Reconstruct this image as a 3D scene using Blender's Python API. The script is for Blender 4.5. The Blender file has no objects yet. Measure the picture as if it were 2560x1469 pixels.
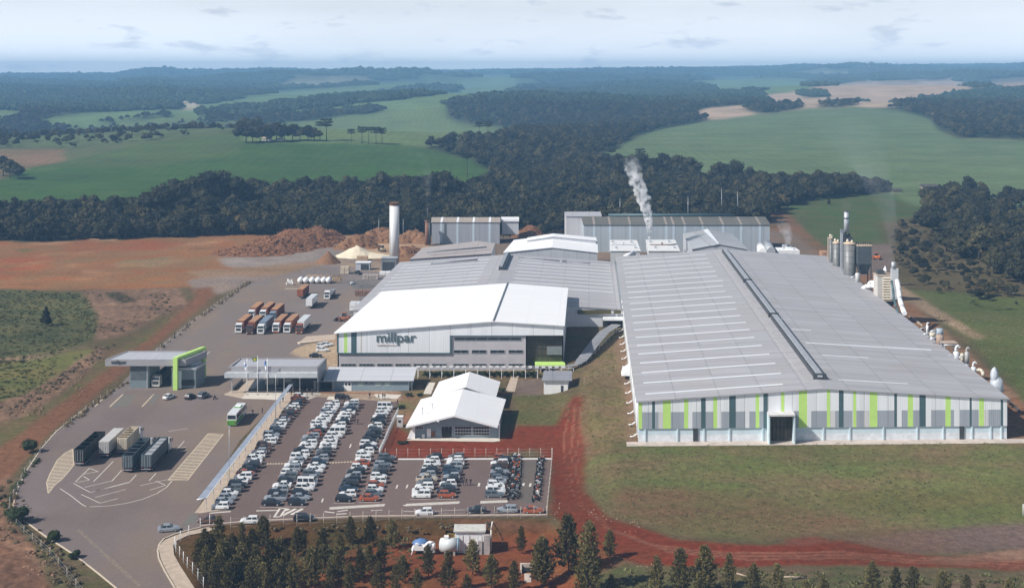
import bpy, math, random
import numpy as np
from mathutils import Vector, Matrix
random.seed(7); rng = np.random.default_rng(7)
S = bpy.context.scene; COL = S.collection
PI = math.pi
# ---------------------------------------------------------------- survey frame
# the drone camera stands at the origin of the plan, 95 m above the yard; +Y is straight ahead
F, HY, H = 3100.0, 178.0, 95.0
def W(p, z=0.0):
    "pixel (2560 wide photograph) -> point where that sight line meets the level z"
    Y = F*(H-z)/(p[1]-HY)
    return Vector(((p[0]-1280)/F*Y, Y, z))
def WY(p, Y):
    return Vector(((p[0]-1280)/F*Y, Y, H-(p[1]-HY)/F*Y))
def zf(x0, y0, s): return lambda x, y: (x0+x/s, y0+y/s)
zA = zf(0,560,2.912); zB = zf(0,960,2.86); zC = zf(450,960,3.935); zD = zf(820,960,3.935)
zE = zf(550,650,4.16); zF = zf(800,500,3.384); zG = zf(1350,480,3.1725); zH = zf(800,760,3.1725)
zI = zf(1520,900,2.44); zJ = zf(1900,500,2.912); zK = zf(0,0,1.983); zL = zf(1280,0,1.983)
zM = zf(380,1230,2.488); zN = zf(1300,1230,2.0143); zP = zf(560,860,5.076); zR = zf(2040,500,5.2)
zS = zf(2260,780,6.617); zT = zf(60,1050,6.345); zU = zf(840,570,8.564); zV = zf(1120,1280,12.136)

# ---------------------------------------------------------------- helpers
class MB:
    "collects shapes and links them as ONE mesh object"
    def __init__(s): s.v = []; s.f = []; s.m = []; s.sm = []
    def face(s, pts, m=0, sm=False):
        n = len(s.v); s.v += [tuple(p) for p in pts]
        s.f.append(tuple(range(n, n+len(pts)))); s.m.append(m); s.sm.append(sm)
    def hexa(s, b, t, m=0, mt=None):
        n = len(s.v); s.v += [tuple(p) for p in b]+[tuple(p) for p in t]; k = len(b)
        s.f.append(tuple(n+i for i in reversed(range(k)))); s.m.append(m); s.sm.append(False)
        s.f.append(tuple(n+k+i for i in range(k))); s.m.append(m if mt is None else mt); s.sm.append(False)
        for i in range(k):
            j = (i+1) % k
            s.f.append((n+i, n+j, n+k+j, n+k+i)); s.m.append(m); s.sm.append(False)
    def prism(s, poly, z0, z1, m=0, mt=None):
        s.hexa([(p[0],p[1],z0) for p in poly], [(p[0],p[1],z1) for p in poly], m, mt)
    def box(s, c, d, m=0, rz=0.0, mt=None):
        "c = centre of the base, d = size"
        ca, sa = math.cos(rz), math.sin(rz); q = []
        for a, b in ((-.5,-.5),(.5,-.5),(.5,.5),(-.5,.5)):
            x, y = a*d[0], b*d[1]; q.append((c[0]+x*ca-y*sa, c[1]+x*sa+y*ca))
        s.prism(q, c[2], c[2]+d[2], m, mt)
    def tube(s, p0, p1, r0, r1=None, n=8, m=0, sm=True):
        p0 = Vector(p0); p1 = Vector(p1); r1 = r0 if r1 is None else r1
        d = (p1-p0).normalized(); a = Vector((0,0,1)) if abs(d.z) < .9 else Vector((1,0,0))
        u = d.cross(a).normalized(); w = d.cross(u); k = len(s.v)
        for p, r in ((p0,r0),(p1,r1)):
            for i in range(n):
                t = 2*PI*i/n; s.v.append(tuple(p+u*(r*math.cos(t))+w*(r*math.sin(t))))
        for i in range(n):
            j = (i+1) % n
            s.f.append((k+i, k+n+i, k+n+j, k+j)); s.m.append(m); s.sm.append(sm)
        s.f.append(tuple(k+i for i in range(n))); s.m.append(m); s.sm.append(False)
        s.f.append(tuple(k+n+i for i in reversed(range(n)))); s.m.append(m); s.sm.append(False)
    def path(s, pts, r, n=8, m=0):
        for a, b in zip(pts[:-1], pts[1:]): s.tube(a, b, r, r, n, m)
    def lathe(s, c, prof, n=16, m=0, sm=True):
        k = len(s.v)
        for r, z in prof:
            for i in range(n):
                t = 2*PI*i/n; s.v.append((c[0]+r*math.cos(t), c[1]+r*math.sin(t), c[2]+z))
        for q in range(len(prof)-1):
            for i in range(n):
                j = (i+1) % n
                s.f.append((k+q*n+i, k+q*n+j, k+(q+1)*n+j, k+(q+1)*n+i)); s.m.append(m); s.sm.append(sm)
        s.f.append(tuple(k+i for i in reversed(range(n)))); s.m.append(m); s.sm.append(False)
        s.f.append(tuple(k+(len(prof)-1)*n+i for i in range(n))); s.m.append(m); s.sm.append(False)
    def ball(s, c, r, n=10, m=0, jit=0.0, sm=True):
        prof = []; k = len(s.v); nr = max(4, n//2)
        for q in range(nr+1):
            ph = -PI/2+PI*q/nr
            for i in range(n):
                t = 2*PI*i/n; g = 1+random.uniform(-jit, jit)
                s.v.append((c[0]+r[0]*g*math.cos(ph)*math.cos(t), c[1]+r[1]*g*math.cos(ph)*math.sin(t), c[2]+r[2]*g*math.sin(ph)))
        for q in range(nr):
            for i in range(n):
                j = (i+1) % n
                s.f.append((k+q*n+i, k+q*n+j, k+(q+1)*n+j, k+(q+1)*n+i)); s.m.append(m); s.sm.append(sm)
    def mesh(s, name, mats, off=None):
        me = bpy.data.meshes.new(name)
        v = s.v if off is None else [(a-off[0], b-off[1], c-off[2]) for a, b, c in s.v]
        me.from_pydata(v, [], s.f)
        for m in (mats if isinstance(mats, (list, tuple)) else [mats]): me.materials.append(m)
        me.polygons.foreach_set('material_index', s.m)
        me.polygons.foreach_set('use_smooth', s.sm); me.update(); return me
    def build(s, name, mats, parent=None):
        off = WORLD.get(parent.name) if parent else None
        o = bpy.data.objects.new(name, s.mesh(name, mats, off)); COL.objects.link(o)
        if parent: o.parent = parent; WORLD[o.name] = WORLD.get(parent.name, Vector((0,0,0)))
        return o
WORLD = {}
def tag(o, label=None, cat=None, group=None, kind=None):
    if label: o['label'] = label
    if cat: o['category'] = cat
    if group: o['group'] = group
    if kind: o['kind'] = kind
    return o
def thing(name, label, cat, loc=(0,0,0), group=None, kind=None):
    o = bpy.data.objects.new(name, None); COL.objects.link(o); o.empty_display_size = .5
    o.location = loc; WORLD[o.name] = Vector(loc)
    return tag(o, label, cat, group, kind)
def copy_tree(o, parent=None):
    c = o.copy(); COL.objects.link(c)
    if parent: c.parent = parent
    for ch in o.children: copy_tree(ch, c)
    return c
def lerp(a, b, t): return a+(b-a)*t
def nest(o, parent):
    "make the copied object o a part of parent"
    o.parent = parent; return o

# ---------------------------------------------------------------- materials
def srgb(r, g, b):
    f = lambda c: (c/255/12.92) if c/255 <= .04045 else ((c/255+.055)/1.055)**2.4
    return (f(r), f(g), f(b))
_M = {}
def mat(name, col, rough=.6, metal=0.0, var=.18, scale=.6, streak=None, bump=0.0, col2=None, spec=.5, coord='geo'):
    "noise-weathered surface; streak = (sx,sy,sz) stretches the weathering"
    if name in _M: return _M[name]
    m = bpy.data.materials.new(name); m.use_nodes = True; nt = m.node_tree; n = nt.nodes; l = nt.links
    b = n['Principled BSDF']; b.inputs['Roughness'].default_value = rough; b.inputs['Metallic'].default_value = metal
    b.inputs['Specular IOR Level'].default_value = spec
    if coord == 'geo':
        g = n.new('ShaderNodeNewGeometry'); vec = g.outputs['Position']
    else:
        g = n.new('ShaderNodeTexCoord'); vec = g.outputs['Object']
    if streak:
        mp = n.new('ShaderNodeMapping'); mp.inputs['Scale'].default_value = streak; l.new(vec, mp.inputs[0]); vec = mp.outputs[0]
    t1 = n.new('ShaderNodeTexNoise'); t1.inputs['Scale'].default_value = scale; t1.inputs['Detail'].default_value = 6; t1.inputs['Roughness'].default_value = .65
    l.new(vec, t1.inputs['Vector'])
    r = n.new('ShaderNodeValToRGB'); r.color_ramp.elements[0].position = .3; r.color_ramp.elements[1].position = .72
    c2 = col2 or tuple(min(1, c*(1+var)) for c in col)
    r.color_ramp.elements[0].color = (*[c*(1-var) for c in col], 1); r.color_ramp.elements[1].color = (*c2, 1)
    l.new(t1.outputs['Fac'], r.inputs[0]); l.new(r.outputs[0], b.inputs['Base Color'])
    if bump:
        bp = n.new('ShaderNodeBump'); bp.inputs['Strength'].default_value = bump; bp.inputs['Distance'].default_value = .3
        l.new(t1.outputs['Fac'], bp.inputs['Height']); l.new(bp.outputs[0], b.inputs['Normal'])
    _M[name] = m; return m
def sheetmetal(name, col, rough=.45, var=.08, ax=(1,0), rib=1.05, dirt=.15, dirtcol=(.3,.25,.2), metal=0.0, laps=.22):
    "profiled cladding: sheet-to-sheet tone steps plus ribs across ax, rust and dust drifts"
    if name in _M: return _M[name]
    m = bpy.data.materials.new(name); m.use_nodes = True; nt = m.node_tree; n = nt.nodes; l = nt.links
    b = n['Principled BSDF']; b.inputs['Roughness'].default_value = rough; b.inputs['Metallic'].default_value = metal
    g = n.new('ShaderNodeNewGeometry')
    dp = n.new('ShaderNodeVectorMath'); dp.operation = 'DOT_PRODUCT'; dp.inputs[1].default_value = (ax[0], ax[1], 0)
    l.new(g.outputs['Position'], dp.inputs[0])
    dq = n.new('ShaderNodeVectorMath'); dq.operation = 'DOT_PRODUCT'; dq.inputs[1].default_value = (-ax[1], ax[0], 0)
    l.new(g.outputs['Position'], dq.inputs[0])
    f1 = n.new('ShaderNodeMath'); f1.operation = 'DIVIDE'; f1.inputs[1].default_value = rib; l.new(dp.outputs['Value'], f1.inputs[0])
    fl = n.new('ShaderNodeMath'); fl.operation = 'FLOOR'; l.new(f1.outputs[0], fl.inputs[0])
    f2 = n.new('ShaderNodeMath'); f2.operation = 'DIVIDE'; f2.inputs[1].default_value = rib*9; l.new(dq.outputs['Value'], f2.inputs[0])
    fl2 = n.new('ShaderNodeMath'); fl2.operation = 'FLOOR'; l.new(f2.outputs[0], fl2.inputs[0])
    cx = n.new('ShaderNodeCombineXYZ'); l.new(fl.outputs[0], cx.inputs[0]); l.new(fl2.outputs[0], cx.inputs[1])
    wn = n.new('ShaderNodeTexWhiteNoise'); l.new(cx.outputs[0], wn.inputs['Vector'])
    mr = n.new('ShaderNodeMapRange'); mr.inputs['To Min'].default_value = 1-var; mr.inputs['To Max'].default_value = 1+var*.6; l.new(wn.outputs['Value'], mr.inputs[0])
    no = n.new('ShaderNodeTexNoise'); no.inputs['Scale'].default_value = .07; no.inputs['Detail'].default_value = 8; no.inputs['Roughness'].default_value = .7
    l.new(g.outputs['Position'], no.inputs['Vector'])
    dr = n.new('ShaderNodeMapRange'); dr.inputs['From Min'].default_value = .48; dr.inputs['From Max'].default_value = .75; dr.inputs['To Max'].default_value = dirt; l.new(no.outputs['Fac'], dr.inputs[0])
    vm = n.new('ShaderNodeVectorMath'); vm.operation = 'SCALE'; vm.inputs[0].default_value = col; l.new(mr.outputs[0], vm.inputs['Scale'])
    mx = n.new('ShaderNodeMix'); mx.data_type = 'RGBA'; l.new(dr.outputs[0], mx.inputs['Factor']); l.new(vm.outputs[0], mx.inputs[6]); mx.inputs[7].default_value = (*dirtcol, 1)
    last = mx.outputs[2]
    for src, per, wd in ((f2.outputs[0],1.0,.030),(f1.outputs[0],6.0,.045)):            # sheet laps and purlin lines
        dv = n.new('ShaderNodeMath'); dv.operation = 'DIVIDE'; dv.inputs[1].default_value = per; l.new(src, dv.inputs[0])
        fr_ = n.new('ShaderNodeMath'); fr_.operation = 'FRACT'; l.new(dv.outputs[0], fr_.inputs[0])
        lt = n.new('ShaderNodeMath'); lt.operation = 'LESS_THAN'; lt.inputs[1].default_value = wd; l.new(fr_.outputs[0], lt.inputs[0])
        fa = n.new('ShaderNodeMath'); fa.operation = 'MULTIPLY_ADD'; fa.inputs[1].default_value = -laps; fa.inputs[2].default_value = 1; l.new(lt.outputs[0], fa.inputs[0])
        vs = n.new('ShaderNodeVectorMath'); vs.operation = 'SCALE'; l.new(last, vs.inputs[0]); l.new(fa.outputs[0], vs.inputs['Scale']); last = vs.outputs[0]
    l.new(last, b.inputs['Base Color'])
    sn = n.new('ShaderNodeMath'); sn.operation = 'MULTIPLY'; sn.inputs[1].default_value = 2*PI/(rib*.5); l.new(dp.outputs['Value'], sn.inputs[0])
    si = n.new('ShaderNodeMath'); si.operation = 'SINE'; l.new(sn.outputs[0], si.inputs[0])
    bp = n.new('ShaderNodeBump'); bp.inputs['Strength'].default_value = .35; bp.inputs['Distance'].default_value = .03
    l.new(si.outputs[0], bp.inputs['Height']); l.new(bp.outputs[0], b.inputs['Normal'])
    _M[name] = m; return m
def foliage(name, a, b_, scale=.25, rough=.75, trans=.0):
    if name in _M: return _M[name]
    m = bpy.data.materials.new(name); m.use_nodes = True; nt = m.node_tree; n = nt.nodes; l = nt.links
    b = n['Principled BSDF']; b.inputs['Roughness'].default_value = rough; b.inputs['Specular IOR Level'].default_value = .2
    oi = n.new('ShaderNodeObjectInfo'); g = n.new('ShaderNodeNewGeometry')
    no = n.new('ShaderNodeTexNoise'); no.inputs['Scale'].default_value = scale; no.inputs['Detail'].default_value = 3; l.new(g.outputs['Position'], no.inputs['Vector'])
    ad = n.new('ShaderNodeMath'); ad.operation = 'MULTIPLY_ADD'; ad.inputs[1].default_value = .62; l.new(oi.outputs['Random'], ad.inputs[0])
    ml = n.new('ShaderNodeMath'); ml.operation = 'MULTIPLY'; ml.inputs[1].default_value = .5; l.new(no.outputs['Fac'], ml.inputs[0]); l.new(ml.outputs[0], ad.inputs[2])
    r = n.new('ShaderNodeValToRGB'); r.color_ramp.elements[0].position = .15; r.color_ramp.elements[1].position = .95
    r.color_ramp.elements[0].color = (*a, 1); r.color_ramp.elements[1].color = (*b_, 1)
    l.new(ad.outputs[0], r.inputs[0]); l.new(r.outputs[0], b.inputs['Base Color'])
    _M[name] = m; return m
def plain(name, col, rough=.5, metal=0, spec=.5): return mat(name, col, rough, metal, .07, 1.5, spec=spec)
M_glass = plain('dark_glass', (.03,.04,.05), .12)
M_white = mat('white_paint', (.86,.87,.88), .5, var=.06)
M_concrete = mat('concrete', (.42,.39,.36), .85, var=.22, scale=.8)
M_tan = mat('tan_paving', (.46,.37,.29), .85, var=.2, scale=.7)
M_black = plain('black_rubber', (.018,.018,.02), .6)
M_dark = mat('dark_steel', (.05,.055,.06), .5, var=.3)
M_galv = mat('galvanised_steel', (.48,.50,.53), .4, metal=.3, var=.15, scale=1.2)
M_steel = mat('grey_steel', (.22,.24,.26), .45, metal=.2, var=.2)
M_lime = mat('lime_paint', srgb(194,232,128), .5, var=.06)
M_green_grey = mat('dark_green_grey_paint', srgb(74,98,104), .5, var=.08)
M_rust = mat('rust_brown', (.22,.10,.05), .8, var=.35, scale=1.2)
M_wood = mat('raw_timber', (.45,.31,.18), .8, var=.3, scale=1.5)
M_post = mat('pale_concrete_post', (.55,.49,.42), .85, var=.15)
def text_mesh(name, body, bold=.02, depth=.08):
    c = bpy.data.curves.new(name, 'FONT'); c.body = body; c.offset = bold; c.extrude = depth
    o = bpy.data.objects.new(name, c); COL.objects.link(o)
    dg = bpy.context.evaluated_depsgraph_get(); me = bpy.data.meshes.new_from_object(o.evaluated_get(dg))
    bpy.data.objects.remove(o); bpy.data.curves.remove(c); me.name = name; return me
def place_text(name, me, x0, x1, y, z0, z1, m, parent):
    "fit lettering into an upright rectangle facing the camera side"
    n = len(me.vertices); a = np.empty(n*3); me.vertices.foreach_get('co', a); a = a.reshape(-1,3)
    lo = a.min(0); hi = a.max(0); off = WORLD[parent.name]
    X = x0+(a[:,0]-lo[0])/(hi[0]-lo[0])*(x1-x0); Zz = z0+(a[:,1]-lo[1])/(hi[1]-lo[1])*(z1-z0); Y = y-.06-(a[:,2]-lo[2])
    me.vertices.foreach_set('co', (np.stack([X,Y,Zz],-1)-np.array(off)).ravel()); me.materials.clear(); me.materials.append(m); me.update()
    o = bpy.data.objects.new(name, me); COL.objects.link(o); o.parent = parent; WORLD[o.name] = off; return o
T_BIG = text_mesh('lettering', 'millpar', .010, .06); T_SMALL = text_mesh('tagline', 'building forward', .01, .02); T_GATE = text_mesh('lettering', 'millpar', .012, .04)
def person_mesh(name, walk, shirt, trousers, arm=0.0):
    me = bpy.data.meshes.new(name)
    V = [(0,0,.95),(0,0,1.18),(0,0,1.40),(0,0,1.52),(0,-.02,1.62),(0,-.01,1.74),
         (.19,0,1.42),(.25,walk*.10,1.14),(.24,-.10+walk*.22-arm*.2,.90+arm*.45),(-.19,0,1.42),(-.25,-walk*.10,1.14),(-.24,-.10-walk*.22,.90),
         (.10,0,.90),(.10,-walk*.18,.50),(.10,-walk*.22,.09),(.10,-walk*.22-.15,.05),(-.10,0,.90),(-.10,walk*.14,.50),(-.10,walk*.30,.09),(-.10,walk*.30-.15,.05)]
    E = [(0,1),(1,2),(2,3),(3,4),(4,5),(2,6),(6,7),(7,8),(2,9),(9,10),(10,11),(0,12),(12,13),(13,14),(14,15),(0,16),(16,17),(17,18),(18,19)]
    R = [.15,.15,.16,.06,.10,.07,.075,.05,.045,.075,.05,.045,.095,.07,.05,.045,.095,.07,.05,.045]
    me.from_pydata(V, E, []); o = bpy.data.objects.new(name, me); COL.objects.link(o)
    o.modifiers.new('skin','SKIN'); s = o.modifiers.new('sub','SUBSURF'); s.levels = 1
    for i, r in enumerate(R): me.skin_vertices[0].data[i].radius = (r, r*.8)
    me.skin_vertices[0].data[0].use_root = True
    out = bpy.data.meshes.new_from_object(o.evaluated_get(bpy.context.evaluated_depsgraph_get())); bpy.data.objects.remove(o); out.name = name
    out.materials.clear()
    for m in (plain('skin',(.38,.22,.15)), plain('shirt_'+name,shirt,.8), plain('trousers_'+name,trousers,.8), plain('hair',(.03,.02,.015),.7)): out.materials.append(m)
    for p in out.polygons:
        c = p.center; p.use_smooth = True
        p.material_index = 3 if c.z > 1.66 else 0 if c.z > 1.5 else 0 if abs(c.x) > .19 and c.z < 1.05 and c.z > .82 else 3 if c.z < .1 else 2 if c.z < .98 else 1
    return out
PEOPLE = [person_mesh('person', 1.0, (.03,.03,.04), (.03,.035,.06)), person_mesh('person', 0.0, (.05,.05,.07), (.02,.02,.025), 1.0), person_mesh('person', .8, (.65,.65,.66), (.04,.05,.09)), person_mesh('person', .2, (.45,.12,.04), (.05,.05,.06))]
HAZE=True
# ---------------------------------------------------------------- factory frame
L0 = Vector((31.4,308.0)); R0 = Vector((123.9,310.5)); L1 = Vector((46.3,547.0)); R1 = Vector((134.5,552.5))
AX = (L1-L0).normalized(); AU = (R0-L0).normalized()          # along the hall, across its gable
PAD = 3.0
def vnoise(x, y, seed=0):
    r = np.random.default_rng(seed).random((256,256))
    xi = np.floor(x).astype(int); yi = np.floor(y).astype(int); fx = x-xi; fy = y-yi
    fx = fx*fx*(3-2*fx); fy = fy*fy*(3-2*fy)
    g = lambda a, b: r[a % 256, b % 256]
    return (g(xi,yi)*(1-fx)+g(xi+1,yi)*fx)*(1-fy)+(g(xi,yi+1)*(1-fx)+g(xi+1,yi+1)*fx)*fy
def fbm(x, y, seed=0, o=4):
    s = 0; a = 1; t = 0
    for k in range(o): s = s+a*vnoise(x*2**k, y*2**k, seed+k); t += a; a *= .5
    return s/t
def sstep(t): t = np.clip(t,0,1); return t*t*(3-2*t)
SKY = np.array([(-900,190),(0,189),(300,189),(350,180),(410,179),(450,186),(600,186),(690,182),(760,185),(1000,182),(1280,178),(1700,175),(1850,171),(2100,167),(2560,164),(3500,160)],float)
def height(X, Y):
    u = (X-L0.x)*AU.x+(Y-L0.y)*AU.y; v = (X-L0.x)*AX.x+(Y-L0.y)*AX.y
    dl = np.maximum(-6-u, 0)/13.5; dr = np.maximum(u-112, 0)/70; df = np.maximum(-5-v, 0)/46; db = np.maximum(v-246, 0)/14
    z = PAD*(1-sstep(np.sqrt(dl**2+dr**2+df**2+db**2)))
    # the plantation below the car park lies lower than it
    px = X/Y*F+1280
    yf = np.interp(px, [380,500,700,900,1100,1370,1450], [250,257.5,261,263.5,264.5,265,262])
    drop = sstep((yf-2-Y)/7)*sstep((px-480)/70)*(1-sstep((px-1370)/90))
    z = z-2.2*drop
    # land beyond the yard
    t = np.clip((Y-950)/(10500-950), 0, 1.0)
    zs = 95+(HY-np.interp(px, SKY[:,0], SKY[:,1]+3))/F*10500
    far = zs*t**1.35
    g = lambda cx, cy, sx, sy, a: a*np.exp(-((X-cx)/sx)**2-((Y-cy)/sy)**2)
    far = far+g(-330,1480,360,280,24)+g(-450,2150,800,300,-20)+g(600,2300,600,600,22)+g(-100,2900,380,420,30)+g(1000,3400,600,600,22)
    roll = (fbm(X/420+31, Y/420+7, 5, 3)-.5)*34*sstep((Y-1300)/1500)*(1-sstep((Y-6500)/3500))+(fbm(X/1100+11, Y/750+3, 15, 3)-.5)*150*sstep((Y-3000)/2500)*(1-sstep((Y-9300)/1200))
    left = -4*sstep((-160-X)/120)*sstep((760-Y)/200)*0
    return z+far*(Y > 940)+roll+left
# ---------------------------------------------------------------- ground grid
py = np.concatenate([np.arange(1720,1000,-2.6), np.arange(1000,560,-2.0), np.arange(560,300,-1.5), np.arange(300,215,-1.0), np.arange(215,196,-.6)])
Zr = F*H/(py-HY); PXc = np.arange(-760,3320,5.0)
GX = (PXc[None,:]-1280)/F*Zr[:,None]; GY = np.repeat(Zr[:,None], len(PXc), 1)
GZ = height(GX, GY)
PX = np.repeat(PXc[None,:], len(Zr), 0); PYv = HY+F*(H-GZ)/GY
def inside(poly, x, y):
    poly = np.array(poly, float); r = np.zeros(x.shape, bool); n = len(poly)
    x0,y0 = poly.min(0); x1,y1 = poly.max(0); sel = (x >= x0)&(x <= x1)&(y >= y0)&(y <= y1)
    if not sel.any(): return r
    xs = x[sel]; ys = y[sel]; q = np.zeros(xs.shape, bool); j = n-1
    for i in range(n):
        xi,yi = poly[i]; xj,yj = poly[j]
        c = ((yi > ys) != (yj > ys)) & (xs < (xj-xi)*(ys-yi)/(yj-yi+1e-9)+xi); q ^= c; j = i
    r[sel] = q; return r
def blur(a, k):
    for ax in (0,1):
        for _ in range(2):
            c = np.cumsum(np.pad(a, [(k+1,k) if i == ax else (0,0) for i in (0,1)], 'edge'), axis=ax)
            n = a.shape[ax]
            a = (np.take(c, np.arange(2*k+1, 2*k+1+n), ax)-np.take(c, np.arange(0, n), ax))/(2*k+1)
    return a
wx = (fbm(PX/60, PYv/25, 50, 4)-.5); wy = (fbm(PX/60, PYv/25, 60, 4)-.5)
CA = np.zeros(GX.shape+(3,)); CB = np.zeros_like(CA); CA[:] = (.088,.080,.034); CB[:] = (.13,.085,.046)
BUMP = np.zeros(GX.shape)
def paint(poly, a, b, warp=18, soft=1, bump=None, mask=None):
    m = inside(poly, PX+wx*warp, PYv+wy*warp*.5) if mask is None else mask
    m = m.astype(float); a = np.array(a)*KT; b = np.array(b)*KT
    if soft: m = blur(m, soft)
    CA[:] = CA*(1-m[...,None])+np.array(a)*m[...,None]; CB[:] = CB*(1-m[...,None])+np.array(b)*m[...,None]
    if bump is not None: BUMP[:] = BUMP*(1-m)+bump*m
    return m
KT = np.array((1.0,1.0,1.0))          # overall tone of the soils being laid
WOOD_A, WOOD_B = (.030,.042,.020), (.048,.055,.026)
paint([(-900,150),(3400,150),(3400,330),(2560,345),(2200,300),(1700,320),(1500,400),(1100,400),(700,360),(0,405),(-900,405)], WOOD_A, WOOD_B, 10)
wood = inside([(-900,150),(3400,150),(3400,330),(2560,345),(2200,300),(1700,320),(1500,400),(1100,400),(700,350),(300,365),(0,372),(-900,372)], PX+wx*10, PYv+wy*8).astype(float)
def field(poly, a, b, warp=8):
    x, y = PX+wx*warp, PYv+wy*warp*.5; hp_ = np.where(GY > 1150, 11.0, 0)/GY*F      # margins in front of a field stay free of trees
    m = inside(poly, x, y)|inside(poly, x, y-hp_)|inside(poly, x, y-hp_*.5); m = paint(None, a, b, mask=m); wood[:] = wood*(1-(m > .3))
GRN, GRN2 = (.034,.086,.014), (.054,.098,.020)
PAL, PAL2 = (.105,.155,.055), (.13,.17,.065)

field([(772,308),(880,290),(1010,262),(1150,240),(1285,235),(1230,250),(1120,262),(1110,290),(1150,310),(1260,322),(1290,345),(1240,352),(1140,355),(1060,372),(990,362),(960,350),(800,330)], PAL, PAL2)
field([(575,352),(590,328),(700,314),(785,300),(800,330),(960,352),(995,366),(605,357)], PAL, PAL2)
field([(95,300),(200,285),(424,273),(484,268),(560,262),(520,285),(350,302),(210,310)], PAL, (.13,.20,.08))
field([(250,312),(480,287),(490,297),(310,335)], PAL, PAL2)
field([(470,268),(620,240),(760,225),(1130,198),(1290,190),(1288,232),(1150,238),(960,262),(820,278),(560,300),(540,285)], (.12,.19,.09), PAL)
field([(-300,268),(0,270),(60,277),(0,287),(-300,290)], PAL, PAL2)
field([(640,300),(900,270),(905,278),(700,305)], PAL, PAL2)
field([(1734,278),(1895,242),(2036,217),(2167,204),(2344,202),(2390,197),(2430,217),(2410,237),(2238,252),(2087,262),(1935,270),(1784,284)], (.42,.30,.22), (.36,.27,.19), 6)
field([(2450,207),(2560,204),(3300,204),(3300,235),(2560,228),(2490,238)], (.38,.25,.17), (.25,.2,.12), 5)
field([(1698,207),(1835,197),(2036,199),(2026,212),(1905,228),(1734,232)], (.12,.19,.09), PAL, 6)
field([(1285,206),(1360,207),(1365,228),(1280,236)], (.12,.19,.09), PAL, 5)
field([(257,227),(320,215),(322,221)], (.42,.33,.24), (.3,.27,.17), 4)
field([(675,212),(845,194),(940,202),(760,213)], (.30,.24,.16), (.2,.2,.11), 5)
field([(420,248),(470,245),(505,262),(450,262)], (.45,.38,.28), (.3,.28,.18), 4)
field([(1960,183),(2150,182),(2140,188),(1970,188)], (.2,.24,.12), (.3,.25,.16), 3)
field([(1446,373),(1542,353),(1633,328),(1734,308),(1920,282),(2011,272),(2137,265),(2238,275),(2329,298),(2350,323),(2390,343),(2560,350),(3400,370),(3400,560),(2560,540),(2440,520),(2220,515),(2011,500),(1860,500),(1764,490),(1724,450),(1603,430)], (.095,.145,.060), (.125,.165,.075), 10)
field([(-900,372),(0,372),(165,368),(320,355),(560,322),(600,330),(380,370),(200,400),(0,420),(-900,430)], (.10,.11,.05), (.085,.105,.04))
field([(-900,376),(0,375),(160,372),(165,390),(60,402),(0,405),(-900,415)], (.21,.125,.075), (.15,.12,.06))
field([(-900,470),(0,450),(75,418),(200,398),(350,363),(600,332),(605,354),(990,362),(1160,383),(1210,405),(1240,440),(1240,560),(-900,620)], GRN, GRN2)
field([(30,440),(200,398),(350,363),(600,334),(600,356),(400,385),(200,412),(60,432)], (.075,.115,.035), (.07,.105,.03), 14)
w = inside([(490,291),(600,270),(760,254),(1120,220),(1128,230),(960,251),(780,273),(560,298)], PX+wx*14, PYv+wy*9)
w |= inside([(500,303),(640,294),(780,285),(940,274),(952,282),(800,298),(640,316),(590,332),(500,324)], PX+wx*14, PYv+wy*9)
w |= inside([(1850,272),(1910,265),(2010,262),(2000,272),(1900,285)], PX+wx*14, PYv+wy*9)
w |= inside([(1735,236),(1830,232),(1836,242),(1730,250)], PX, PYv)|inside([(2005,236),(2055,234),(2050,246),(2008,246)], PX, PYv)
w |= inside([(2040,262),(2140,256),(2142,262),(2045,270)], PX+wx*14, PYv+wy*9)|inside([(240,306),(420,288),(422,292),(250,311)], PX, PYv)
w |= inside([(2230,262),(2300,252),(2420,237),(2560,225),(3400,210),(3400,365),(2560,348),(2400,342),(2345,328),(2330,300)], PX+wx*14, PYv+wy*12)
w |= inside([(1060,372),(1140,350),(1240,348),(1290,340),(1330,330),(1500,330),(1560,360),(1480,400),(1440,430),(1250,450),(1180,400)], PX+wx*14, PYv+wy*12)
w |= inside([(1110,264),(1140,250),(1280,240),(1370,207),(1480,197),(1690,184),(1700,207),(1790,237),(1890,227),(1896,258),(1735,275),(1635,322),(1550,358),(1530,376),(1440,400),(1300,385),(1280,332),(1350,322),(1250,312),(1150,302),(1118,282)], PX+wx*10, PYv+wy*8)
paint(None, WOOD_A, WOOD_B, mask=w); wood = np.maximum(wood, w)
bush = inside([(250,322),(600,300),(600,326),(380,352),(180,368),(0,368),(0,345)], PX+wx*14, PYv+wy*9).astype(float)
paint(None, (.11,.14,.06), (.08,.11,.045), mask=bush > 0); wood = wood*(1-bush)
belt = inside([(-900,612),(0,606),(300,598),(560,590),(850,590),(1000,585),(1400,588),(1700,572),(1915,562),(1925,540),(1976,510),(2100,493),(2218,484),(2218,478),(2137,470),(2011,468),(1920,462),(1850,455),(1764,462),(1700,448),(1603,420),(1500,412),(1440,420),(1300,425),(1250,450),(1160,490),(1040,480),(953,475),(857,490),(756,482),(595,490),(530,485),(429,500),(323,535),(166,540),(0,545),(-900,560)], PX+wx*12, PYv+wy*10).astype(float)
paint(None, (.05,.052,.026), (.075,.065,.035), mask=belt > 0); wood = wood*(1-belt)
rscrub = inside([(2225,575),(2320,535),(2420,620),(2600,690),(3300,760),(2600,770),(2340,728),(2240,690)], PX+wx*40, PYv+wy*30).astype(float)
rwood = inside([(2300,515),(2340,486),(2440,484),(2560,522),(3400,560),(3400,800),(2560,715),(2440,670),(2340,612),(2300,560)], PX+wx*30, PYv+wy*20).astype(float)
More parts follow.
